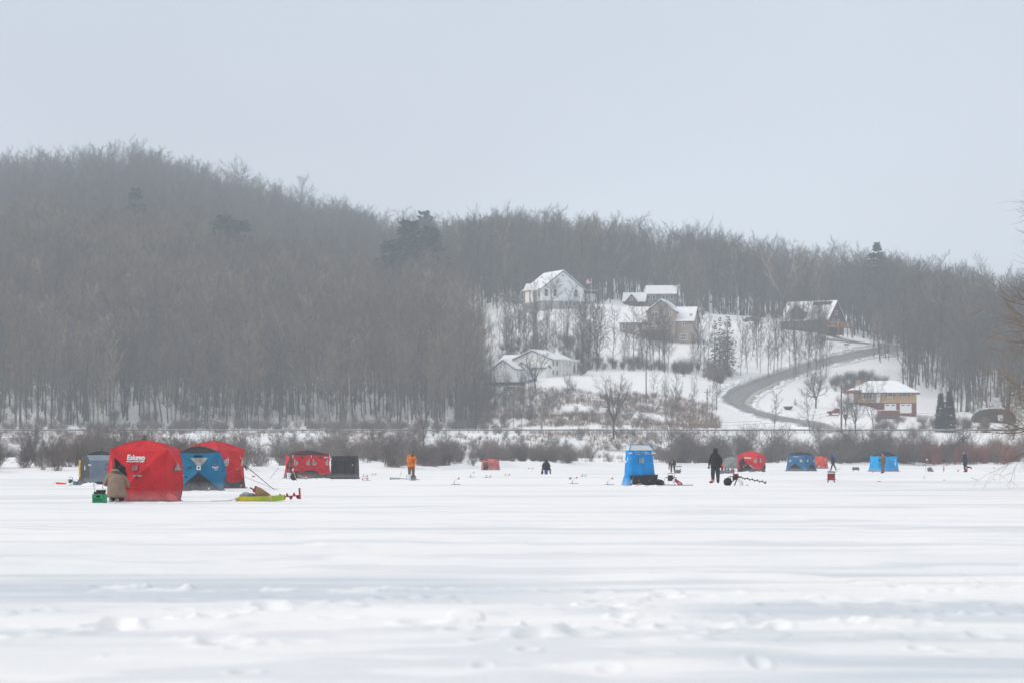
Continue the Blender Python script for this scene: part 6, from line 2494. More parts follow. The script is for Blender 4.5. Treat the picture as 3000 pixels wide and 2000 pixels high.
def person(label, loc, rz, J, mats_, fat=1.0, face=None, hood=None, jacket=None, hats=None, group=None, legs=1.0):
    """J: joints in metres. mats_: dict torso, arm, leg, foot, head, hand. One continuous skinned body; clothes are children."""
    o = thing('person', label, 'person', loc, rz, group)
    names = ['pelvis', 'spine', 'chest', 'neck', 'head', 'crown', 'shL', 'elL', 'wrL', 'shR', 'elR', 'wrR', 'hipL', 'knL', 'anL', 'toeL', 'hipR', 'knR', 'anR', 'toeR']
    if 'spine' not in J:
        J['spine'] = tuple((Vector(J['pelvis']) * .5 + Vector(J['chest']) * .5))
    ed = [('pelvis', 'spine', 'torso'), ('spine', 'chest', 'torso'), ('chest', 'neck', 'torso'), ('neck', 'head', 'head'), ('head', 'crown', 'head')]
    for s in 'LR':
        ed += [('chest', 'sh' + s, 'torso'), ('sh' + s, 'el' + s, 'arm'), ('el' + s, 'wr' + s, 'arm'), ('pelvis', 'hip' + s, 'leg'), ('hip' + s, 'kn' + s, 'leg'), ('kn' + s, 'an' + s, 'leg'), ('an' + s, 'toe' + s, 'foot')]
    me = bpy.data.meshes.new('body')
    me.from_pydata([J[n] for n in names], [(names.index(a), names.index(b)) for a, b, _ in ed], [])
    ob = bpy.data.objects.new('body', me)
    col.objects.link(ob)
    sk = ob.modifiers.new('skin', 'SKIN')
    for i, n in enumerate(names):
        k = n[:-1] if n[-1] in 'LR' else n
        r = RAD[k] * (fat if k not in ('head', 'crown', 'neck') else 1) * (legs if k in ('hip', 'kn', 'an') else 1)
        me.skin_vertices[0].data[i].radius = (r, r)
        me.skin_vertices[0].data[i].use_root = (n == 'pelvis')
    ss = ob.modifiers.new('sub', 'SUBSURF')
    ss.levels = ss.render_levels = 2
    dg = bpy.context.evaluated_depsgraph_get()
    m2 = bpy.data.meshes.new_from_object(ob.evaluated_get(dg))
    bpy.data.objects.remove(ob)
    keys = ['torso', 'arm', 'leg', 'foot', 'head', 'hand']
    B = MB()
    B.add([v.co for v in m2.vertices], [tuple(p.vertices) for p in m2.polygons])
    segs = [(Vector(J[a]), Vector(J[b]), t) for a, b, t in ed]
    for i, p in enumerate(m2.polygons):
        c = p.center
        best = min(segs, key=lambda s_: (c - s_[0].lerp(s_[1], min(1, max(0, (c - s_[0]).dot(s_[1] - s_[0]) / max((s_[1] - s_[0]).length_squared, 1e-9))))).length)
        B.mi[i] = keys.index(best[2])
    # hands: palm, four fingers of unequal length and a thumb off the side
    for s in 'LR':
        w_, e_ = Vector(J['wr' + s]), Vector(J['el' + s])
        d = (w_ - e_).normalized()
        sd = d.cross(Vector((0, 1, .01))).normalized()
        nn = d.cross(sd).normalized()
        B.m = 5
        B.ball(w_ + d * .055, (.05, .035, .055), 8, 6)
        for k, ln in enumerate((.075, .085, .08, .062)):
            q = w_ + d * .09 + sd * ((k - 1.5) * .021)
            B.tube([q, q + d * ln * .55 + nn * .012, q + d * ln * .8 + nn * .04], [.013, .012, .009], 6)
        q = w_ + d * .045 + sd * .045
        B.tube([q, q + sd * .025 + d * .03, q + sd * .02 + d * .06 + nn * .02], [.014, .013, .010], 6)
        B.m = 0
    if face:
        f = Vector(face).normalized()
        h = Vector(J['head']).lerp(Vector(J['crown']), .25)
        up = (Vector(J['crown']) - Vector(J['head'])).normalized()
        sd = f.cross(up).normalized()
        B.m = 4
        B.ball(h + f * .098 - up * .015, (.016, .016, .022), 6, 5)
        B.m = 3
        for k in (-1, 1):
            B.ball(h + f * .085 + sd * .034 * k + up * .02, .013, 6, 5)
        B.ball(h + f * .088 - up * .06, (.026, .014, .007), 6, 5)
        B.m = 0
    B.build('body', [mats_[k] for k in keys], o, smooth=True)
    if jacket:
        m_j, rings = jacket[0], jacket[1]
        C = MB()
        n = 18
        for (cx, cy, cz, rx, ry) in rings:
            for k in range(n):
                t = 2 * PI * k / n
                w_ = 1 + .05 * (float(vnoise(k * .9, cz * 7, 5)) - .5) * 2
                C.v.append((cx + rx * w_ * math.cos(t), cy + ry * w_ * math.sin(t), cz))
        m = len(rings)
        for i in range(m - 1):
            for k in range(n):
                k2 = (k + 1) % n
                C.f.append((i * n + k, i * n + k2, (i + 1) * n + k2, (i + 1) * n + k))
        C.f.append(tuple((m - 1) * n + k for k in range(n)))
        C.f.append(tuple(range(n - 1, -1, -1)))
        C.mi = [0] * len(C.f)
        C.build('jacket', m_j, o, smooth=True)
    for nm, m_, c, r in (hats or []):
        H = MB()
        H.ball(c, r, 14, 9)
        H.build(nm, m_, o, smooth=True)
    return o


def stand(h=1.78, lean=0.0, arms='down', fwd=-1, wide=.12, step=0.0):
    """a standing figure facing -Y (fwd -1) or +Y"""
    k = h / 1.78
    f = fwd
    J = dict(pelvis=(0, 0, .96), chest=(0, f * lean * .3, 1.34), neck=(0, f * lean * .5, 1.52), head=(0, f * (lean * .6 + .03), 1.63), crown=(0, f * (lean * .6 + .02), 1.73),
             hipL=(-.10, 0, .90), hipR=(.10, 0, .90), knL=(-wide, f * .03, .50), knR=(wide, f * .03, .50), anL=(-wide, 0, .09), anR=(wide, 0, .09), toeL=(-wide - .03, f * .17, .045), toeR=(wide + .03, f * .17, .045),
             shL=(-.20, 0, 1.42), shR=(.20, 0, 1.42))
    if arms == 'down':
        J.update(elL=(-.29, -f * .02, 1.14), wrL=(-.33, f * .05, .88), elR=(.29, -f * .02, 1.14), wrR=(.30, f * .06, .90))
    elif arms == 'front':
        J.update(elL=(-.28, f * .08, 1.15), wrL=(-.05, f * .30, 1.16), elR=(.28, f * .08, 1.15), wrR=(.10, f * .30, 1.12))
    return {n: tuple(c * k for c in p) for n, p in J.items()}


# kneeling man at the near red shelter
x, y, s = on(336, 1471)
J = dict(pelvis=(.02, 0, .42), chest=(-.04, .26, .80), neck=(-.02, .36, .95), head=(.03, .46, 1.02), crown=(.06, .52, 1.08),
         shL=(-.26, .24, .86), shR=(.20, .28, .86), elL=(-.40, .16, .60), elR=(.38, .20, .56), wrL=(-.30, .46, .56), wrR=(.32, .50, .50),
         hipL=(-.11, .02, .38), hipR=(.11, .02, .38), knL=(-.16, .36, .10), knR=(.16, .36, .10), anL=(-.15, -.04, .10), anR=(.04, -.04, .10), toeL=(-.17, -.16, .05), toeR=(.06, -.16, .06))
person('man in tan coat kneeling with his back turned at the near red shelter', (x, y + .25, 0), R(0), J, dict(torso=M_TANC, arm=M_TANC, leg=M_NAVY, foot=M_WBOOT, head=M_GREYH, hand=M_BLKC), fat=1.15,
       jacket=(M_TANC, [(.04, -.02, .17, .34, .25), (.03, 0, .26, .33, .25), (.01, .05, .48, .29, .24), (-.01, .13, .68, .27, .225), (-.02, .21, .84, .26, .20), (-.02, .28, .93, .18, .15), (-.01, .32, .97, .10, .09)]),
       hats=[('hood', M_GREYH, (.02, .24, .93), (.16, .10, .11)), ('hat', M_BLKC, (.13, .42, 1.09), (.14, .14, .125)), ('scarf', mat('tan_scarf', (.42, .24, .10), .9, var=.1), (-.08, .32, 1.03), (.16, .10, .055))])

# man in orange
x, y, s = on(1205, 1404)
J = stand(1.84, lean=.12, arms='front', fwd=-1)
J['head'] = (.05, -.10, 1.62)
J['crown'] = (.06, -.13, 1.73)
person('standing man in orange camouflage jacket and brown trousers, head bowed', (x, y, 0), R(14), J, dict(torso=M_ORANGE, arm=M_ORANGE, leg=M_BROWN, foot=M_BOOT, head=M_SKIN, hand=M_CAMO), fat=1.12, legs=1.15, face=(.15, -1, -.35),
       jacket=(M_ORANGE, [(0, 0, .80, .255, .20), (0, 0, .95, .26, .205), (0, -.01, 1.2, .265, .20), (0, -.03, 1.4, .26, .185), (0, -.05, 1.52, .17, .14), (.01, -.06, 1.57, .10, .10)]),
       hats=[('hood', M_CAMO, (.05, -.085, 1.725), (.135, .135, .14)), ('scarf', M_BLKC, (.04, -.12, 1.53), (.11, .09, .10))])

# seated man on the blue bucket
x, y, s = on(1600, 1388)
J = dict(pelvis=(0, 0, .46), chest=(0, .08, .82), neck=(0, .14, .98), head=(0, .18, 1.08), crown=(0, .19, 1.17), shL=(-.20, .08, .90), shR=(.20, .08, .90), elL=(-.32, .14, .66), elR=(.32, .14, .66), wrL=(-.22, .36, .56), wrR=(.22, .36, .56),
         hipL=(-.12, .04, .45), hipR=(.12, .04, .45), knL=(-.32, .30, .46), knR=(.34, .26, .46), anL=(-.28, .22, .09), anR=(.34, .16, .09), toeL=(-.33, .36, .05), toeR=(.40, .30, .05))
person('man in dark hooded jacket and tan trousers sitting on a blue bucket', (x, y, 0), 0, J, dict(torso=M_BLKC, arm=M_BLKC, leg=M_BROWN, foot=M_WBOOT, head=M_BLKC, hand=M_BLKC), fat=1.1,
       jacket=(M_BLKC, [(0, 0, .40, .29, .22), (0, 0, .55, .33, .23), (0, .04, .78, .31, .21), (0, .09, .93, .22, .17), (0, .14, 1.02, .13, .13)]), hats=[('hood', M_BLKC, (0, .16, 1.09), (.14, .145, .165))])
b = MB()
b.lathe([(.125, 0), (.13, .02), (.15, .36), (.158, .37), (.158, .385), (.12, .385)], n=16)
bk = b.build('bucket', mat('blue_bucket', (.035, .05, .30), .5, var=.05), loc=(x, y, -.01))
tag(bk, 'blue bucket under the seated man', 'bucket')

# bending man in dark green
x, y, s = on(1970, 1384)
J = dict(pelvis=(.05, .12, .86), chest=(-.02, -.22, 1.05), neck=(-.03, -.36, 1.04), head=(-.04, -.47, 1.02), crown=(-.04, -.55, 1.05), shL=(-.20, -.25, 1.02), shR=(.20, -.22, 1.02), elL=(-.30, -.30, .74), elR=(.26, -.34, .78), wrL=(-.32, -.34, .46), wrR=(.12, -.42, .60),
         hipL=(-.07, .10, .80), hipR=(.16, .10, .80), knL=(-.10, .0, .44), knR=(.17, -.02, .45), anL=(-.10, .08, .09), anR=(.19, .08, .09), toeL=(-.12, -.10, .05), toeR=(.22, -.10, .05))
person('man in dark green suit bending over a grey tub near the red auger', (x, y, 0), 0, J, dict(torso=M_GREEN2, arm=M_GREEN2, leg=M_GREEN2, foot=M_BOOT, head=M_SKIN, hand=M_BLKC), fat=1.15, face=(0, -.75, -.65),
       hats=[('hood', M_GREEN2, (-.03, -.42, 1.09), (.15, .14, .12))])

# tall man in black
x, y, s = on(2096, 1414)
J = stand(1.93, arms='down', fwd=1, wide=.13)
J['toeL'] = (-.34, .10, .045)
J['wrR'] = (.30, -.02, 1.0)
J['elR'] = (.33, .04, 1.2)
J['crown'] = (.02, 0, 1.86)
tm = person('tall man in black hooded jacket and navy trousers standing with his back turned', (x, y, 0), 0, J, dict(torso=M_BLKC, arm=M_BLKC, leg=M_NAVY, foot=M_BOOT, head=M_BLKC, hand=M_BLKC), fat=1.18, legs=1.28,
            jacket=(M_BLKC, [(0, 0, .86, .27, .20), (0, 0, 1.0, .28, .21), (0, 0, 1.3, .275, .20), (0, .01, 1.5, .26, .18), (0, .02, 1.62, .16, .14), (-.02, .02, 1.70, .13, .13)]),
            hats=[('hood', M_BLKC, (.0, .0, 1.80), (.135, .15, .165))])
b = MB()
b.add([(-.22, .03, 1.63), (-.02, -.13, 1.66), (.12, .03, 1.66), (0, .15, 1.66), (.02, 0, 1.93)], [(0, 1, 4), (1, 2, 4), (2, 3, 4), (3, 0, 4), (3, 2, 1, 0)])
b.build('hood_peak', M_BLKC, tm)
b = MB()
b.lathe([(.085, 0), (.088, .05), (.085, .1)], (-.14, 0, .10), 12)
b.build('ankle_band', M_ORBAND, tm)
b = MB()
b.box((.23, -.15, 1.55), (.07, .02, .02))
b.build('logo', M_LOGO, tm)

# bending figure at the far red shelter
x, y, s = on(2172, 1381)
J = dict(pelvis=(-.10, 0, .80), chest=(.02, -.04, 1.13), neck=(.10, -.06, 1.18), head=(.20, -.08, 1.17), crown=(.28, -.09, 1.16), shL=(-.10, -.20, 1.10), shR=(.06, .16, 1.10), elL=(.10, -.24, .84), elR=(.22, .12, .86), wrL=(.26, -.22, .62), wrR=(.34, .06, .64),
         hipL=(-.18, -.06, .76), hipR=(-.02, .06, .76), knL=(-.16, -.08, .42), knR=(.06, .04, .42), anL=(-.22, -.08, .09), anR=(.02, .04, .09), toeL=(-.08, -.12, .05), toeR=(.16, .0, .05))
p8 = person('dark clad figure with red leg stripes bending at the far red shelter', (x, y, 0), 0, J, dict(torso=M_DNAVY, arm=M_DNAVY, leg=M_DNAVY, foot=M_BOOT, head=M_DNAVY, hand=M_BLKC), fat=1.3, hats=[('hood', M_DNAVY, (.14, -.07, 1.18), (.14, .13, .13))])
b = MB()
b.tube([(-.19, -.20, .70), (-.17, -.20, .42)], .04, 8)
b.tube([(.08, -.10, .72), (.14, -.10, .46)], .04, 8)
b.build('leg_stripe', M_REDP, p8)

# walking man in blue
x, y, s = on(2441, 1378)
J = dict(pelvis=(0, 0, .92), chest=(-.07, 0, 1.28), neck=(-.11, 0, 1.44), head=(-.15, 0, 1.54), crown=(-.16, 0, 1.63), shL=(-.08, -.19, 1.34), shR=(-.06, .19, 1.34), elL=(-.06, -.25, 1.06), elR=(-.02, .25, 1.08), wrL=(-.24, -.24, .84), wrR=(-.14, .25, .84),
         hipL=(0, -.09, .86), hipR=(0, .09, .86), knL=(-.16, -.10, .48), knR=(.14, .10, .48), anL=(-.24, -.10, .09), anR=(.34, .10, .12), toeL=(-.42, -.12, .06), toeR=(.20, .10, .05))
person('man in blue hood and dark clothes striding across the far ice', (x, y, 0), 0, J, dict(torso=M_DNAVY, arm=M_DNAVY, leg=M_NAVY, foot=M_BOOT, head=M_SKIN, hand=M_WBOOT), fat=1.05,
       jacket=(M_DNAVY, [(0, 0, .78, .19, .23), (0, 0, .95, .20, .24), (-.04, 0, 1.2, .20, .24), (-.08, 0, 1.38, .16, .20), (-.11, 0, 1.45, .09, .10)]),
       hats=[('hood', M_BLUEH, (-.13, 0, 1.57), (.13, .125, .14)), ('backpack', M_BLUEH, (.14, 0, 1.15), (.09, .14, .22))])

# olive man with red hat
x, y, s = on(2587, 1385.5)
J = stand(1.80, lean=.05, arms='front', fwd=-1, wide=.09)
person('man in olive camouflage suit and red knit hat beside the cyan shelter', (x, y, 0), R(-65), J, dict(torso=M_OLIVE, arm=M_OLIVE, leg=M_OLIVE, foot=M_BOOT, head=M_SKIN, hand=M_BLKC), fat=1.15, legs=1.15, face=(0, -1, -.1),
       jacket=(M_OLIVE, [(0, 0, .80, .21, .22), (0, 0, 1.0, .22, .22), (0, -.01, 1.3, .23, .21), (0, -.02, 1.45, .18, .16), (0, -.03, 1.52, .09, .09)]), hats=[('hat', M_REDH, (0, -.03, 1.735), (.115, .12, .10)), ('collar', M_FUR, (0, -.02, 1.55), (.12, .12, .06))])

# dark navy man with one knee on the red bucket
x, y, s = on(2827, 1382)
J = dict(pelvis=(.03, 0, .92), chest=(-.02, 0, 1.36), neck=(-.05, 0, 1.53), head=(-.08, 0, 1.64), crown=(-.10, 0, 1.74), shL=(-.03, -.20, 1.42), shR=(-.01, .20, 1.42), elL=(.0, -.26, 1.14), elR=(.02, .26, 1.14), wrL=(-.10, -.26, .90), wrR=(-.08, .26, .90),
         hipL=(.02, -.09, .86), hipR=(.05, .09, .86), knL=(-.08, -.08, .50), knR=(.10, .10, .50), anL=(.02, -.08, .09), anR=(.58, .10, .46), toeL=(-.17, -.08, .05), toeR=(.62, .10, .28))
person('man in long dark navy parka with fur hood kneeling one leg on a red bucket', (x, y, 0), 0, J, dict(torso=M_DNAVY, arm=M_DNAVY, leg=M_NAVY, foot=M_BOOT, head=M_SKIN, hand=M_BLKC), fat=1.12, face=(-1, -.1, -.1),
       jacket=(M_DNAVY, [(.02, 0, .66, .22, .23), (.02, 0, .9, .225, .24), (0, 0, 1.2, .225, .24), (-.02, 0, 1.42, .20, .21), (-.04, 0, 1.55, .11, .12)]),
       hats=[('hood', M_DNAVY, (-.02, 0, 1.62), (.14, .14, .15)), ('fur_trim', M_FUR, (-.09, 0, 1.77), (.13, .13, .07))])
b = MB()
b.lathe([(.11, 0), (.12, .02), (.155, .37), (.165, .38), (.165, .40), (.12, .40)], n=16)
tag(b.build('bucket', mat('red_bucket', (.62, .06, .035), .5, var=.06), loc=(x + .13, y + .10, -.01)), 'red bucket under the knee of the man in navy parka', 'bucket')

# crouching figure at the haze paled little shelter
x, y, s = on(1424, 1376.5)
J = dict(pelvis=(0, 0, .36), chest=(0, -.03, .72), neck=(0, -.06, .90), head=(0, -.09, 1.00), crown=(0, -.10, 1.09), shL=(-.20, -.03, .80), shR=(.20, -.03, .80), elL=(-.26, -.12, .56), elR=(.26, -.12, .56), wrL=(-.12, -.30, .46), wrR=(.12, -.30, .46),
         hipL=(-.10, 0, .33), hipR=(.10, 0, .33), knL=(-.17, -.32, .44), knR=(.17, -.32, .44), anL=(-.15, -.26, .09), anR=(.15, -.26, .09), toeL=(-.17, -.42, .05), toeR=(.17, -.42, .05))
person('figure in brown coat crouching in the doorway of the haze paled little shelter', (x, y + .15, 0), 0, J, dict(torso=M_BROWN, arm=M_BROWN, leg=M_NAVY, foot=M_BOOT, head=M_SKIN, hand=M_BLKC), fat=1.1, face=(0, -1, 0), hats=[('hat', M_BLKC, (0, -.08, 1.08), (.12, .12, .09))])
# ------------------------------------------------------------------ gear on the ice
M_WPL = mat('white_plastic', (.74, .75, .77), .5, var=.04)
M_GRN = mat('green_plastic', (.012, .30, .115), .5, var=.08, scale=8)
M_TEALP = mat('teal_plastic', (.01, .22, .20), .5, var=.06)
M_REDPL = mat('red_paint', (.42, .022, .030), .45, var=.08)
M_GREYP = mat('grey_plastic', (.14, .16, .17), .6, var=.08)
M_CARD = mat('cardboard', (.33, .20, .11), .85, var=.08, scale=4)
M_TARP = mat('grey_tarp', (.33, .34, .37), .6, var=.3, scale=7)
M_YSLED = mat('yellow_green_sled', (.70, .58, .02), .55, var=.06, scale=2.2, hue=(.34, .50, .05))
M_PALEW = mat('pale_wood', (.60, .43, .25), .75, var=.12, scale=6)
M_BLUEP = mat('blue_plastic', (.02, .10, .32), .5, var=.06)
M_ORP = mat('orange_fabric', (.70, .12, .03), .7, var=.06)
M_FLAGO = mat('orange_flag', (.80, .12, .05), .7, var=.05)
M_ALU = mat('bare_metal', (.45, .46, .48), .35, metal=.8, var=.08)


def item(name, label, cat, px, py, rz=0.0, group=None, dy=0.0):
    x, y, s = ICE(px, py)
    return thing(name, label, cat, (PX(px, y + dy), y + dy, 0), rz, group)


def screw(parent, p0, d, L, r, turns, m, shaft=.018, tail=True):
    """an ice auger's flighting round its shaft"""
    d = Vector(d).normalized()
    p0 = Vector(p0)
    a = Vector((0, 0, 1)) if abs(d.z) < .9 else Vector((1, 0, 0))
    u = d.cross(a).normalized()
    v = d.cross(u)
    b = MB()
    b.tube([p0, p0 + d * L], shaft, 8)
    b.build('shaft', m, parent)
    B = MB()
    n = int(turns * 16)
    for i in range(n + 1):
        t = 2 * PI * i / 16
        w_ = u * math.cos(t) + v * math.sin(t)
        c = p0 + d * (L * i / n)
        B.v += [tuple(c + w_ * shaft), tuple(c + w_ * r), tuple(c + w_ * r + d * .012), tuple(c + w_ * shaft + d * .012)]
    for i in range(n):
        k = 4 * i
        for j in range(4):
            B.f.append((k + j, k + (j + 1) % 4, k + 4 + (j + 1) % 4, k + 4 + j))
            B.mi.append(0)
    B.build('flighting', m, parent)
    if tail:
        b = MB()
        b.tube([p0 - d * .02, p0 + d * .03], r * .98, 12)
        b.build('blade', m, parent)


def bucket(label, px, py, m, h=.38, r=.155, dy=0.0, lid=None):
    o = item('bucket', label, 'bucket', px, py, dy=dy)
    b = MB()
    b.lathe([(r * .82, -.01), (r * .84, .02), (r * .97, h * .92), (r * 1.06, h * .93), (r * 1.06, h), (r * .94, h), (r * .80, .05)], n=18)
    b.build('pail', m, o, smooth=False)
    b = MB()
    b.tube([(-r, 0, h * .9), (-r * .8, -r * 1.0, h * .55), (0, -r * 1.18, h * .42), (r * .8, -r * 1.0, h * .55), (r, 0, h * .9)], .006, 5)
    b.build('handle', M_ALU, o)
    if lid:
        b = MB()
        b.lathe([(r * 1.08, h), (r * 1.08, h + .03), (r * .8, h + .05)], n=18)
        b.build('lid', lid, o)
    return o


# green milk crate with tackle and rods
o = item('milk_crate', 'green lattice milk crate holding tackle beside the kneeling man', 'crate', 292, 1473, R(-7))
W_, H_, t = .37, .30, .018
B = MB()
for sx in (-1, 1):
    B.box((sx * (W_ / 2), 0, H_ / 2), (t, W_, H_))
B.box((0, W_ / 2, H_ / 2), (W_, t, H_))
B.box((0, 0, .012), (W_, W_, t))
B.box((0, -W_ / 2, .03), (W_, t, .06))
B.box((0, -W_ / 2, H_ - .02), (W_, t, .04))
for sx in (-1, 1):
    B.box((sx * (W_ / 2 - .025), -W_ / 2, H_ / 2), (.05, t, H_ - .1))
    B.box((sx * .12, -W_ / 2, H_ - .075), (.12, t, .07))
B.box((0, -W_ / 2, H_ - .125), (W_ - .1, t, .03))
for k in range(-4, 5):
    for sg in (-1, 1):
        cx = k * .055
        if abs(cx) < .13:
            B.box((cx, -W_ / 2, .115), (.014, t * .8, .15), rot=Matrix.Rotation(sg * R(42), 3, 'Y'))
B.build('shell', M_GRN, o)
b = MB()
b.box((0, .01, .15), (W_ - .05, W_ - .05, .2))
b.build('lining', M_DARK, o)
o = item('tackle_tray', 'black tackle tray lying across the green milk crate', 'tackle box', 292, 1473, R(-7))
o.location.z = H_
b = MB()
b.rbox((.0, 0, .035), (.33, .28, .07), .02)
b.rbox((-.0, .03, .10), (.22, .16, .06), .02)
b.build('box', M_BLACK, o)
b = MB()
b.rbox((.17, .0, .10), (.07, .07, .08), .02)
b.build('reel', M_BLACK, o)
for i, (dx, dy, L, lx, ly, lab) in enumerate(((-.12, .0, .72, -.17, .05, 'long fishing rod leaning out of the green crate'), (-.05, .1, .85, -.30, .1, 'longest fishing rod slanting out of the green crate'), (.08, .1, .52, -.02, .1, 'upright fishing rod behind the tackle tray'), (.13, .05, .30, -.04, 0, 'shortest rod standing by the tackle tray'))):
    r_ = item('fishing_rod', lab, 'fishing rod', 292, 1473)
    r_.location.x += dx
    r_.location.y += dy
    d = Vector((lx, ly, 1)).normalized()
    b = MB()
    b.tube([Vector((0, 0, .12)), Vector((0, 0, .12)) + d * .28], .011, 7)
    b.build('grip', M_BLACK, r_)
    b = MB()
    b.tube([Vector((0, 0, .12)) + d * .28, Vector((0, 0, .12)) + d * L, Vector((0, 0, .12)) + d * (L + .15) + Vector((-.02, 0, 0))], [.006, .004, .0025], 6)
    b.build('blank', M_ALU if i == 1 else M_BLACK, r_)

# things by the grey shelter
o = item('sled', 'small red sled lying on the snow at the far left', 'sled', 180, 1420, R(12))
b = MB()
b.add([(-.25, -.14, .05), (.22, -.14, .05), (.22, .14, .05), (-.25, .14, .05), (-.30, -.18, .16), (.25, -.18, .12), (.25, .18, .12), (-.30, .18, .16)], [(3, 2, 1, 0), (0, 1, 5, 4), (1, 2, 6, 5), (2, 3, 7, 6), (3, 0, 4, 7)])
b.build('pan', M_FLAGO, o)
b = MB()
b.tube([(-.30, 0, .15), (-.42, -.02, .06), (-.5, 0, .02)], .01, 5)
b.build('tow_rope', M_ROPE, o)


def power_head(parent, c, m_top=None, s=1.0, m_tank=None):
    b = MB()
    b.rbox((c[0], c[1], c[2]), (.26 * s, .24 * s, .18 * s), .04)
    b.build('engine', M_BLACK, parent)
    b = MB()
    b.rbox((c[0], c[1], c[2] + .13 * s), (.22 * s, .20 * s, .08 * s), .03)
    b.build('cowl', m_top or M_REDPL, parent)
    b = MB()
    b.tube([(c[0] - .28 * s, c[1], c[2] - .06 * s), (c[0] - .24 * s, c[1], c[2] + .06 * s), (c[0] + .24 * s, c[1], c[2] + .06 * s), (c[0] + .28 * s, c[1], c[2] - .06 * s)], .016 * s, 7)
    b.build('handle', M_BLACK, parent)
    b = MB()
    b.lathe([(.05 * s, 0), (.06 * s, .02 * s), (.06 * s, .12 * s), (.03 * s, .15 * s)], (c[0] + .12 * s, c[1] - .1 * s, c[2] - .16 * s), 10)
    b.build('tank', m_tank or M_WPL, parent)


o = item('ice_auger', 'upended power auger with blue engine beside the teal bucket', 'ice auger', 207, 1421)
power_head(o, (0, 0, .20), M_BLUEP, .75)
b = MB()
b.tube([(-.10, 0, .26), (-.09, 0, .42), (.0, 0, .45), (.09, 0, .42), (.10, 0, .26)], .014, 7)
b.build('carry_handle', M_GREYP, o)
b = MB()
b.lathe([(.09, 0), (.09, .03)], (0, -.05, .02), 10)
b.build('foot', M_ALU, o)
bucket('teal bucket standing by the grey flip shelter', 221, 1420, M_TEALP, .20, .16)
o = item('gear_bag', 'dark slumped gear bag at the corner of the grey shelter', 'bag', 237, 1420)
b = MB()
b.ball((0, 0, .16), (.19, .16, .19), 14, 9)
b.build('sack', M_DGREY, o, smooth=True)
b = MB()
b.tube([(-.08, 0, .33), (-.04, 0, .40), (.05, 0, .40), (.09, 0, .32)], .014, 6)
b.build('handle', M_BLACK, o)

# yellow sled with its load
o = item('cargo_sled', 'long yellow and green cargo sled loaded beside the near shelters', 'sled', 765, 1467, R(2))
L, Wd = 1.42, .55
B = MB()
st = [(-L / 2 - .14, .06, .02), (-L / 2, .0, .17), (-.2, 0, .17), (.4, 0, .19), (L / 2, .03, .21), (L / 2 + .07, .05, .22)]
n = len(st)
for xx, zb, zt in st:
    B.v += [(xx, -Wd / 2 * .8, zb), (xx, Wd / 2 * .8, zb), (xx, Wd / 2, zt), (xx, -Wd / 2, zt), (xx, -Wd / 2 - .03, zt), (xx, Wd / 2 + .03, zt)]
for i in range(n - 1):
    k = 6 * i
    for a_, b_ in ((0, 1), (1, 2), (3, 0), (3, 4), (2, 5)):
        B.f.append((k + a_, k + b_, k + 6 + b_, k + 6 + a_))
B.f.append((6 * n - 6, 6 * n - 5, 6 * n - 4, 6 * n - 3))
B.f.append((0, 1, 2, 3))
B.mi = [0] * len(B.f)
B.build('hull', M_YSLED, o)
b = MB()
b.tube([(-L / 2 - .1, -.15, .10), (-L / 2 - .35, -.18, .03), (-L / 2 - .7, -.15, .02), (-L / 2 - .95, -.2, .015)], .012, 5)
b.tube([(-L / 2 - .1, .12, .12), (-L / 2 - .25, 0, .05), (-L / 2 - .3, -.12, .03)], .012, 5)
b.build('tow_rope', M_ROPE, o)
px0, Ysl = o.location.x, o.location.y
c = thing('cardboard_box', 'tilted cardboard box lying on the yellow sled', 'box', (px0 - .03, Ysl + .02, .15), R(2))
b = MB()
b.add([(-.18, -.16, 0), (.32, -.16, 0), (.32, .16, 0), (-.18, .16, 0), (-.14, -.16, .31), (-.02, -.16, .32), (-.02, .16, .32), (-.14, .16, .31), (.33, -.16, .08), (.33, .16, .08)],
      [(3, 2, 1, 0), (0, 1, 8, 5, 4), (2, 3, 7, 6, 9), (4, 5, 6, 7), (5, 8, 9, 6), (1, 2, 9, 8), (3, 0, 4, 7)])
b.build('carton', M_CARD, c)
c = thing('tarp', 'crumpled grey tarp bundled at the front of the yellow sled', 'tarp', (px0 - .45, Ysl, .14), 0)
b = MB()
b.ball((0, 0, .06), (.28, .2, .10), 14, 8)
b.v = [(p[0], p[1], p[2] * (1 + .5 * (float(vnoise(p[0] * 14, p[1] * 14, 2)) - .5))) for p in b.v]
b.build('sheet', M_TARP, c)
c = thing('hand_drill', 'dark red drill handle sticking up behind the cardboard box', 'drill', (px0 - .22, Ysl + .08, .18), 0)
b = MB()
b.box((.02, 0, .22), (.10, .08, .22), rot=Matrix.Rotation(R(24), 3, 'Y'))
b.build('body', M_REDPL, c)
b = MB()
b.tube([(.0, 0, .18), (-.16, 0, .28)], .022, 7)
b.build('grip', M_BLACK, c)
c = thing('wooden_stand', 'pale wooden stand set on the ice in front of the yellow sled', 'stand', (PX(791, Ysl - .45), Ysl - .45, 0), 0)
b = MB()
for sx in (-1, 1):
    b.box((sx * .038, 0, .10), (.022, .07, .22))
b.box((0, 0, .16), (.055, .06, .08))
b.build('block', M_PALEW, c)
o = thing('ice_auger', 'red hand auger lying behind the end of the yellow sled', 'ice auger', (PX(818, Ysl), Ysl, .20), 0)
screw(o, (.68, 0, .0), (-1, 0, -.09), .70, .12, 3.0, M_REDPL, .017, tail=False)
b = MB()
b.add([(.66, -.1, -.12), (.72, -.1, -.13), (.70, -.1, .24), (.65, -.1, .25), (.66, .1, -.12), (.72, .1, -.13), (.70, .1, .24), (.65, .1, .25)], [(0, 1, 2, 3), (7, 6, 5, 4), (0, 3, 7, 4), (1, 5, 6, 2), (2, 6, 7, 3), (0, 4, 5, 1)])
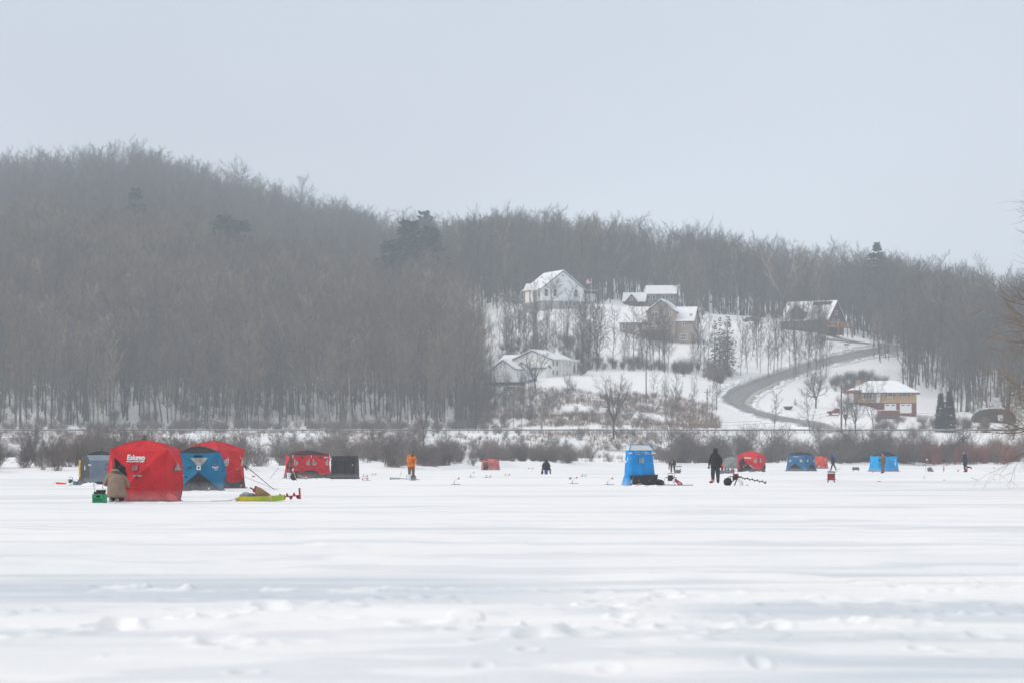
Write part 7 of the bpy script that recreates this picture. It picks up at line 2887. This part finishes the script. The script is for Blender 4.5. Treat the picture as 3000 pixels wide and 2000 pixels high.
b.build('blade', M_REDPL, o)

# gear in front of the long red shelter
o = item('cargo_sled', 'dark grey sled with red print in front of the long red shelter', 'sled', 882, 1401, dy=-.5)
b = MB()
b.v = [(-.95, -.3, .02), (.85, -.3, .02), (.85, .3, .02), (-.95, .3, .02), (-1.0, -.36, .36), (.92, -.36, .40), (.92, .36, .40), (-1.0, .36, .36)]
b.f = [(0, 1, 5, 4), (1, 2, 6, 5), (2, 3, 7, 6), (3, 0, 4, 7), (3, 2, 1, 0), (4, 5, 6, 7)]
b.mi = [0] * 6
hull = b.build('hull', M_DGREY, o)
b = MB()
for i in range(5):
    b.box((.25 + i * .13, -.345, .27), (.07, .012, .07))
b.build('lettering', M_REDP, hull)
b = MB()
b.tube([(-.95, -.35, .39), (.0, -.37, .40), (.9, -.37, .43)], .012, 5)
b.build('rim', M_GREYP, hull)
zz = o.location
c = thing('gear_bag', 'red and black bag lying on the dark grey sled', 'bag', (zz.x - .35, zz.y, .36), 0)
b = MB()
b.ball((0, 0, .12), (.30, .22, .18), 14, 8)
b.build('sack', M_REDPL, c, smooth=True)
b = MB()
for sx in (-1, 0, 1):
    b.tube([(sx * .15, -.21, .0), (sx * .12, -.20, .17), (sx * .1, 0, .30)], .018, 5)
b.build('strap', M_BLACK, c)
bucket('white bucket with red label before the end of the long red shelter', 847, 1402, M_WPL, .42, .15, dy=-1.2)
o = item('ice_auger', 'black and red power auger propped on the white bucket', 'ice auger', 853, 1402, dy=-1.6)
power_head(o, (0, 0, .72), M_REDPL, 1.0)
b = MB()
b.tube([(-.02, 0, .6), (.12, -.05, .02)], .025, 7)
b.build('shaft', M_BLACK, o)
o = item('flotation_pad', 'round black pad standing on edge before the long red shelter', 'pad', 861, 1405, dy=-1.0)
b = MB()
b.lathe([(.20, -.05), (.23, -.02), (.23, .02), (.20, .05)], (0, 0, .22), 20, Matrix.Rotation(R(80), 3, 'X'))
b.build('disc', M_BLACK, o, smooth=False)
o = item('wooden_pole', 'pale wooden pole leaning against the round black pad', 'pole', 868, 1406, dy=-1.2)
b = MB()
b.tube([(.05, 0, -.02), (-.26, .2, .72)], .02, 7)
b.build('stick', M_PALEW, o)
o = item('wooden_pole', 'yellowish pole lying slanted to the blue topped bottle', 'pole', 880, 1403, dy=-1.4)
b = MB()
b.tube([(-.15, 0, .28), (.45, 0, .06)], .022, 7)
b.build('stick', M_PALEW, o)
o = item('water_bottle', 'small blue and white bottle on the snow before the dark sled', 'bottle', 897, 1402, dy=-1.5)
b = MB()
b.lathe([(.07, 0), (.07, .10), (.03, .14)], n=12)
b.build('flask', M_BLUEP, o)
b = MB()
b.lathe([(.06, .10), (.06, .16), (.03, .18)], n=12)
b.build('cap', M_WPL, o)
o = item('shovel', 'small dark scoop standing in the snow beside the black cube shelter', 'scoop', 1046, 1398)
b = MB()
b.tube([(0, 0, -.02), (0, 0, .28)], .018, 6)
b.build('shaft', M_DGREY, o)
b = MB()
b.box((0, 0, .30), (.16, .05, .05))
b.build('grip', M_DGREY, o)

# around the man in orange
bucket('white bucket standing in front of the man in orange', 1200, 1406, M_WPL, .37, .15)
o = item('tackle_box', 'dark grey seat box in front of the man in orange', 'box', 1211, 1406, R(-6))
b = MB()
b.rbox((0, 0, .145), (.30, .26, .29), .04)
b.build('case', M_DGREY, o)
b = MB()
b.rbox((.0, 0, .295), (.27, .24, .04), .015)
b.build('lid', M_BLACK, o)
o = item('ice_auger', 'dark hand auger lying flat beside the white bucket', 'ice auger', 1144, 1404)
screw(o, (.0, 0, .09), (1, 0, -.02), .60, .085, 4, M_DGREY, .018)
b = MB()
b.tube([(.60, 0, .08), (1.0, 0, .06), (1.02, 0, .30)], .018, 7)
b.tube([(1.02, 0, .06), (1.25, 0, .04)], .03, 7)
b.build('crank', M_BLACK, o)
o = item('marker_stake', 'thin red and wood stake stuck in the snow beside the lying auger', 'stake', 1174, 1393)
b = MB()
b.tube([(0, 0, -.03), (.04, 0, .42)], .012, 5)
b.build('stick', M_PALEW, o)
b = MB()
b.box((.01, -.012, .20), (.03, .01, .12))
b.build('tape', M_FLAGO, o)


# tip-ups
def tipup(px, py, label, group=None, rz=0.0, m_base=None, up=True, s=.8, flag=True):
    o = item('tip_up', label, 'tip-up', px, py, rz, group)
    b = MB()
    b.box((0, 0, .03), (.62 * s, .035, .025))
    b.box((-.1 * s, 0, .045), (.03, .40 * s, .025))
    b.build('base', m_base or M_GREYP, o)
    b = MB()
    b.tube([(-.1 * s, 0, -.02), (-.1 * s, 0, .24 * s)], .014, 6)
    b.build('upright', M_BLACK, o)
    if flag:
        b = MB()
        if up:
            b.tube([(-.1 * s, 0, .22 * s), (.02, 0, .36 * s), (.14 * s, 0, .42 * s)], .006, 5)
        else:
            b.tube([(-.1 * s, 0, .22 * s), (.1, 0, .13 * s), (.24 * s, 0, .12 * s)], .006, 5)
        b.build('wire', M_BLACK, o)
        b = MB()
        q = Vector((.14 * s, 0, .36 * s)) if up else Vector((.22 * s, 0, .06))
        b.slab([q, q + Vector((.11 * s, 0, .02)), q + Vector((.12 * s, 0, .13 * s)), q + Vector((.01, 0, .11 * s))], (0, -1, .2), .006)
        b.build('flag', M_FLAGO, o)
    return o


for px, py, lab, rz, up in ((1335, 1419, 'tip-up nearest to the camera in the open middle ice', .1, True), (1382, 1397, 'tip-up on the ice in front of the haze paled little shelter', -.2, True), (1428, 1398, 'tip-up with low dark crossbar between the little shelter and seated man', .2, False),
                            (1681, 1416, 'tip-up with orange flag up beside the dark cone', .1, True), (1785, 1419, 'tip-up with orange flag up beside the tall blue shelter', -.1, True), (1709, 1394, 'small tip-up behind the dark cone', .4, False)):
    tipup(px, py, lab, rz=rz, up=up)
tipup(1484, 1393, 'tip-up with yellow base and red flag beyond the little shelter', m_base=M_YELP, up=False)
for px, py in ((1068, 1396), (1075, 1401), (1073, 1407)):
    tipup(px, py, 'red tip-up lying on the snow beside the black cube shelter', 'red tip-ups beside the black cube shelter', rz=px * .7, m_base=M_FLAGO, up=False)
tipup(1094, 1391, 'red tip-up alone beyond the other red ones', m_base=M_FLAGO, up=False, s=.7)
tipup(1223, 1405, 'little red jigging stand on the snow beside the dark seat box', m_base=M_REDPL, up=True, s=.6, flag=False)
for px, py, lab in ((1547, 1373.5, 'red flag marker on the far ice beyond the tip-ups'), (1558, 1374.5, 'second red flag marker on the far ice near the brush'), (2555, 1384, 'small red flag on the ice left of the man in red hat'.replace('left of', 'before')), (2804, 1381, 'small red flag on the ice beside the man in navy parka'), (2910, 1372, 'lone red flag on the far ice under the overhanging boughs'), (739, 1399, 'tiny red flag on the ice behind the slanting black pole')):
    o = item('flag_marker', lab, 'flag', px, py)
    b = MB()
    b.tube([(0, 0, -.03), (0, 0, .16)], .01, 5)
    b.build('wire', M_BLACK, o)
    b = MB()
    b.slab([(0, 0, .06), (.2, 0, .07), (.18, 0, .18), (0, 0, .16)], (0, -1, 0), .01)
    b.build('flag', M_FLAGO, o)
o = item('ice_cone', 'small dark cone shaped cover tipped on the ice', 'cone', 1669, 1403)
b = MB()
b.lathe([(.10, 0), (.09, .05), (.03, .18), (.01, .19)], (0, 0, 0), 12, Matrix.Rotation(R(35), 3, 'Y'))
b.build('shell', M_DGREY, o)

# by the seated man
o = item('gear_bag', 'small black bag with upright strap beside the seated man', 'bag', 1588, 1388)
b = MB()
b.rbox((0, 0, .13), (.17, .14, .26), .03)
b.build('case', M_BLACK, o)
b = MB()
b.tube([(-.05, 0, .25), (.03, 0, .36), (.14, .02, .55)], .012, 5)
b.build('strap', M_BLACK, o)

# tub and board by the bending man
o = item('tub', 'grey plastic tub on the ice beside the bending man', 'tub', 1985, 1385)
b = MB()
b.lathe([(.26, 0), (.30, .27), (.33, .28), (.33, .31), (.28, .31), (.24, .04)], n=16)
b.build('shell', M_GREYP, o)
o = item('gear_table', 'low black table with thin legs behind the grey tub', 'table', 1988, 1380)
b = MB()
b.box((0, 0, .52), (.62, .4, .07))
b.build('top', M_DGREY, o)
for sx in (-1, 1):
    for sy in (-1, 1):
        b = MB()
        b.tube([(sx * .1, sy * .15, .5), (sx * .24, sy * .17, 0)], .014, 6)
        b.build('leg', M_BLACK, o)

# red auger in its carrier
o = item('ice_auger', 'red power auger standing on a frame beside the tall blue shelter', 'ice auger', 1966, 1421)
power_head(o, (-.02, 0, .34), M_BLACK, 1.15, M_WPL)
b = MB()
b.tube([(-.16, 0, .42), (-.16, 0, .62), (.16, 0, .62), (.16, 0, .42)], .018, 7)
b.build('carry_handle', M_REDPL, o)
b = MB()
for sx in (-1, 1):
    b.tube([(sx * .15, 0, .25), (sx * .17, -.08, .0), (sx * .17, .12, .0)], .014, 6)
b.build('stand', M_ALU, o)
b = MB()
b.add([(.10, -.12, .30), (.22, -.12, .36), (.56, -.12, .14), (.58, -.12, .06), (.50, -.12, .0), (.40, -.12, .02), (.10, .12, .30), (.22, .12, .36), (.56, .12, .14), (.58, .12, .06), (.50, .12, .0), (.40, .12, .02)],
      [(5, 4, 3, 2, 1, 0), (6, 7, 8, 9, 10, 11)] + [(i, (i + 1) % 6, 6 + (i + 1) % 6, 6 + i) for i in range(6)])
sh_ = b.build('shroud', M_REDPL, o)
b = MB()
b.box((.42, -.127, .12), (.16, .01, .035), rot=Matrix.Rotation(R(32), 3, 'Y'))
b.build('logo', M_LOGO, sh_)
o = item('tow_rope', 'loose dark rope lying on the snow between blue shelter and red auger', 'rope', 1940, 1420)
b = MB()
b.tube([(-.5, 0, .02), (-.3, .1, .05), (-.1, 0, .09), (.1, -.05, .03), (.5, 0, .015), (1.1, -.05, .012), (1.6, 0, .012)], .018, 5)
b.build('strand', M_BLACK, o)
o = item('gear_bag', 'dark brown and blue bag slumped at the end of the black sled', 'bag', 1928, 1420, dy=.3)
b = MB()
b.ball((0, 0, .12), (.34, .25, .20), 14, 8)
b.build('sack', mat('brown_canvas', (.07, .05, .04), .85, var=.2), o, smooth=True)
b = MB()
b.ball((-.25, -.15, .08), (.2, .15, .14), 12, 7)
b.build('flap', M_BLUEP, o, smooth=True)
b = MB()
b.tube([(-.25, -.1, .5), (-.05, -.15, .28), (.2, -.2, .12), (.42, -.2, .01)], .012, 5)
b.build('rope', M_ROPE, o)

# auger kit by the tall man
o = item('ice_auger', 'dark power auger lying with its long flighted screw raised beside the tall man', 'ice auger', 2152, 1421)
power_head(o, (.06, 0, .40), M_REDPL, 1.25, M_WPL)
b = MB()
b.tube([(-.02, 0, .50), (-.06, 0, .68)], .02, 7)
b.tube([(.0, 0, .3), (-.25, 0, .12), (-.22, .1, .02)], .03, 7)
b.tube([(.1, -.05, .3), (-.02, -.1, .0)], .03, 7)
b.build('frame', M_BLACK, o)
screw(o, (1.60, 0, .16), (-1, 0, .20), 1.15, .075, 4.5, M_DGREY, .02)
b = MB()
b.tube([(.48, 0, .385), (.2, 0, .43)], .022, 8)
b.build('extension', M_BLACK, o)
o = item('gear_bag', 'rounded black gear bag in front of the tall man', 'bag', 2132, 1421)
b = MB()
b.ball((0, 0, .19), (.22, .18, .22), 16, 9)
b.build('sack', M_BLKC, o, smooth=True)
b = MB()
b.tube([(-.02, 0, .38), (.05, 0, .46), (.14, 0, .42), (.17, 0, .33)], .018, 6)
b.build('handle', M_BLACK, o)
o = item('jug', 'white jug standing under the dark auger head', 'jug', 2172, 1420.5)
b = MB()
b.rbox((0, 0, .11), (.20, .16, .22), .05)
b.lathe([(.07, .21), (.03, .26), (.03, .29)], n=10)
b.build('body', M_WPL, o)
o = item('foot_mat', 'flat black foot mat on the ice under the raised auger screw', 'mat', 2189, 1420.5)
b = MB()
b.rbox((0, 0, .015), (.13, .10, .035), .01)
b.build('pad', M_BLACK, o)

# loaded grey sled further off
o = item('cargo_sled', 'grey sled loaded with fishing gear beyond the tall man', 'sled', 2130, 1386)
b = MB()
b.v = [(-.55, -.28, .02), (.55, -.28, .02), (.55, .28, .02), (-.55, .28, .02), (-.62, -.33, .26), (.72, -.33, .30), (.72, .33, .30), (-.62, .33, .26)]
b.f = [(0, 1, 5, 4), (1, 2, 6, 5), (2, 3, 7, 6), (3, 0, 4, 7), (3, 2, 1, 0)]
b.mi = [0] * 5
b.build('hull', mat('camo_grey_plastic', (.22, .24, .25), .6, var=.4, scale=9), o)
q = o.location
for nm, lab, cat_, dx, sz, m_, sub_ in (('propane_heater', 'red propane heater standing in the loaded grey sled', 'heater', -.42, (.22, .2, .50), M_REDPL, .55), ('fuel_can', 'blue can standing in the loaded grey sled', 'can', .12, (.20, .18, .24), M_BLUEP, .25), ('gear_bag', 'orange bag heaped at the front of the loaded grey sled', 'bag', .48, (.30, .24, .24), M_ORP, .25), ('tackle_box', 'brown box between heater and blue can in the grey sled', 'box', -.13, (.22, .2, .28), M_CARD, .25)):
    c = thing(nm, lab, cat_, (q.x + dx, q.y, q.z + .06 if nm != 'propane_heater' else q.z + .06), 0)
    b = MB()
    b.rbox((0, 0, sz[2] / 2 + .12), sz, .05)
    b.build('case', m_, c)
    b = MB()
    if nm == 'propane_heater':
        b.lathe([(.12, .62), (.12, .78), (.05, .84)], n=12)
        b.build('tank', M_FLAGO, c)
    else:
        b.tube([(-.06, 0, sz[2] + .10), (-.04, 0, sz[2] + .17), (.04, 0, sz[2] + .17), (.06, 0, sz[2] + .10)], .012, 5)
        b.build('handle', M_BLACK, c)
bucket('pale bucket at the end of the loaded grey sled', 2112, 1387, mat('camo_grey_plastic', (.2, .2, .2)), .30, .16)

# red crate stand
o = item('tackle_stand', 'red tackle crate on splayed legs under a green lid', 'tackle crate', 2435, 1411)
b = MB()
for z in (.14, .28, .42, .48):
    b.box((0, 0, z), (.40, .32, .05))
for sx in (-1, 1):
    b.box((sx * .19, 0, .31), (.035, .32, .36))
b.box((0, .15, .31), (.36, .02, .36))
b.build('crate', M_REDPL, o)
b = MB()
b.box((0, 0, .21), (.34, .28, .08))
b.box((0, 0, .35), (.34, .28, .08))
b.build('contents', M_DGREY, o)
b = MB()
b.lathe([(.2, .56), (.24, .58), (.24, .62), (.05, .64)], n=18)
b.build('lid', mat('dark_green_plastic', (.02, .13, .075), .5), o)
b = MB()
b.lathe([(.2, .50), (.22, .56), (.2, .58)], n=18)
b.build('tray', M_WPL, o)
for sx in (-1, 1):
    for sy in (-1, 1):
        b = MB()
        b.tube([(sx * .15, sy * .12, .13), (sx * .20, sy * .15, -.01)], .022, 6)
        b.build('leg', M_BLACK, o)
b = MB()
b.box((0, -.1, .17), (.66, .03, .02))
b.build('crossbar', M_BLACK, o)
c = thing('fishing_rod', 'thin fishing rod slanting up from the red tackle crate', 'fishing rod', tuple(o.location), 0)
b = MB()
b.tube([(.20, .0, .52), (.65, .3, .90)], [.012, .006], 6)
b.build('blank', M_GREYP, c)
b = MB()
b.tube([(.08, -.1, .46), (.20, .0, .52)], .018, 6)
b.build('grip', M_PALEW, c)

# far bits on the right
o = item('seat_box', 'dark grey seat box on short legs beside the cyan shelter', 'box', 2507, 1379)
b = MB()
b.rbox((0, 0, .26), (.66, .4, .30), .03)
b.build('case', M_GREYP, o)
for sx in (-1, 1):
    b = MB()
    b.tube([(sx * .24, 0, .12), (sx * .26, 0, -.01)], .03, 6)
    b.build('leg', M_BLACK, o)
o = item('gear_bag', 'dark camouflage backpack on the far ice by a pole with white float', 'bag', 2724, 1380)
b = MB()
b.rbox((0, 0, .20), (.46, .3, .40), .07)
b.rbox((.26, -.05, .07), (.24, .2, .14), .04)
b.build('pack', M_GREYP, o)
b = MB()
b.tube([(-.1, 0, .38), (-.05, 0, .46), (.05, 0, .46), (.1, 0, .38)], .015, 5)
b.build('handle', M_BLACK, o)
o = item('marker_pole', 'thin pole with white float and pale tab beside the camouflage backpack', 'pole', 2712, 1380)
b = MB()
b.tube([(0, 0, -.03), (.02, 0, .6), (.10, 0, 1.15)], [.016, .012, .008], 6)
b.build('stick', M_GREYP, o)
b = MB()
b.ball((.11, 0, 1.17), .085, 10, 7)
b.build('float', M_WPL, o)
b = MB()
b.box((.0, -.01, .66), (.18, .02, .06))
b.build('tab', M_ROPE, o)
o = item('ice_auger', 'red topped auger standing upright in the far ice', 'ice auger', 2765, 1380)
screw(o, (0, 0, .0), (0, 0, 1), .5, .10, 3.2, M_REDPL, .02, tail=False)
b = MB()
b.tube([(0, 0, .5), (0, 0, 1.0)], .02, 6)
b.build('extension', M_BLACK, o)
power_head(o, (0, 0, 1.02), M_REDPL, .8, M_REDPL)
o = item('jug', 'small white jug standing alone on the ice near the camouflage backpack', 'jug', 2707, 1402)
b = MB()
b.rbox((0, 0, .10), (.14, .12, .20), .04)
b.lathe([(.04, .2), (.03, .24)], n=8)
b.build('body', M_WPL, o)
for px, py in ((2850, 1400), (2859, 1405), (2914, 1405), (2577, 1410), (2767, 1406), (2987, 1382)):
    o = item('fallen_branch', 'short dark twig lying on the snow among scattered twigs', 'twig', px, py, px * .3, 'scattered twigs on the snow')
    b = MB()
    b.tube([(-.14, 0, .015), (-.03, .05, .03), (.13, .02, .02)], [.012, .018, .008], 5)
    b.tube([(0, .02, .03), (.07, .10, .06)], [.010, .005], 5)
    b.build('stem', mat('dead_leaf', (.22, .13, .09), .9), o)

# heaped snow against the shelters
B = MB()
rh = random.Random(3)
for px0_, px1_, py, h_ in ((243, 285, 1421, .16), (262, 330, 1421.5, .08), (905, 962, 1404, .12), (968, 1046, 1405, .07), (1850, 1930, 1423, .08), (2170, 2235, 1383, .12), (2310, 2390, 1381, .07), (560, 670, 1438, .05), (1412, 1462, 1378, .09), (395, 525, 1472, .05), (2550, 2630, 1382, .06)):
    n = int((px1_ - px0_) / 4)
    for i in range(n):
        x, y, s = ICE(px0_ + (px1_ - px0_) * rh.random(), py + rh.uniform(-.8, .6))
        r = rh.uniform(.06, .20)
        B.ball((x, y, -.02), (r * 1.5, r, h_ * rh.uniform(.5, 1.3)), 8, 5)
tag(B.build('snow', M_SNOWCAP, smooth=True), 'shovelled snow heaped against the shelters', 'snow', kind='stuff')
# ------------------------------------------------------------------ haze: one closed box of even air
hb = MB()
hb.box((0, 845, 104.0), (2700, 1770, 212.0))
hm = bpy.data.materials.new('haze_air')
hm.use_nodes = True
ht = hm.node_tree
ht.nodes.clear()
ho = ht.nodes.new('ShaderNodeOutputMaterial')
hv = ht.nodes.new('ShaderNodeVolumePrincipled')
hv.inputs['Color'].default_value = (0.84, 0.93, 1.0, 1)
hv.inputs['Density'].default_value = 0.00038
hv.inputs['Anisotropy'].default_value = 0.0
ht.links.new(hv.outputs[0], ho.inputs['Volume'])
haze = hb.build('haze', hm)
tag(haze, kind='stuff')
haze.display_type = 'WIRE'
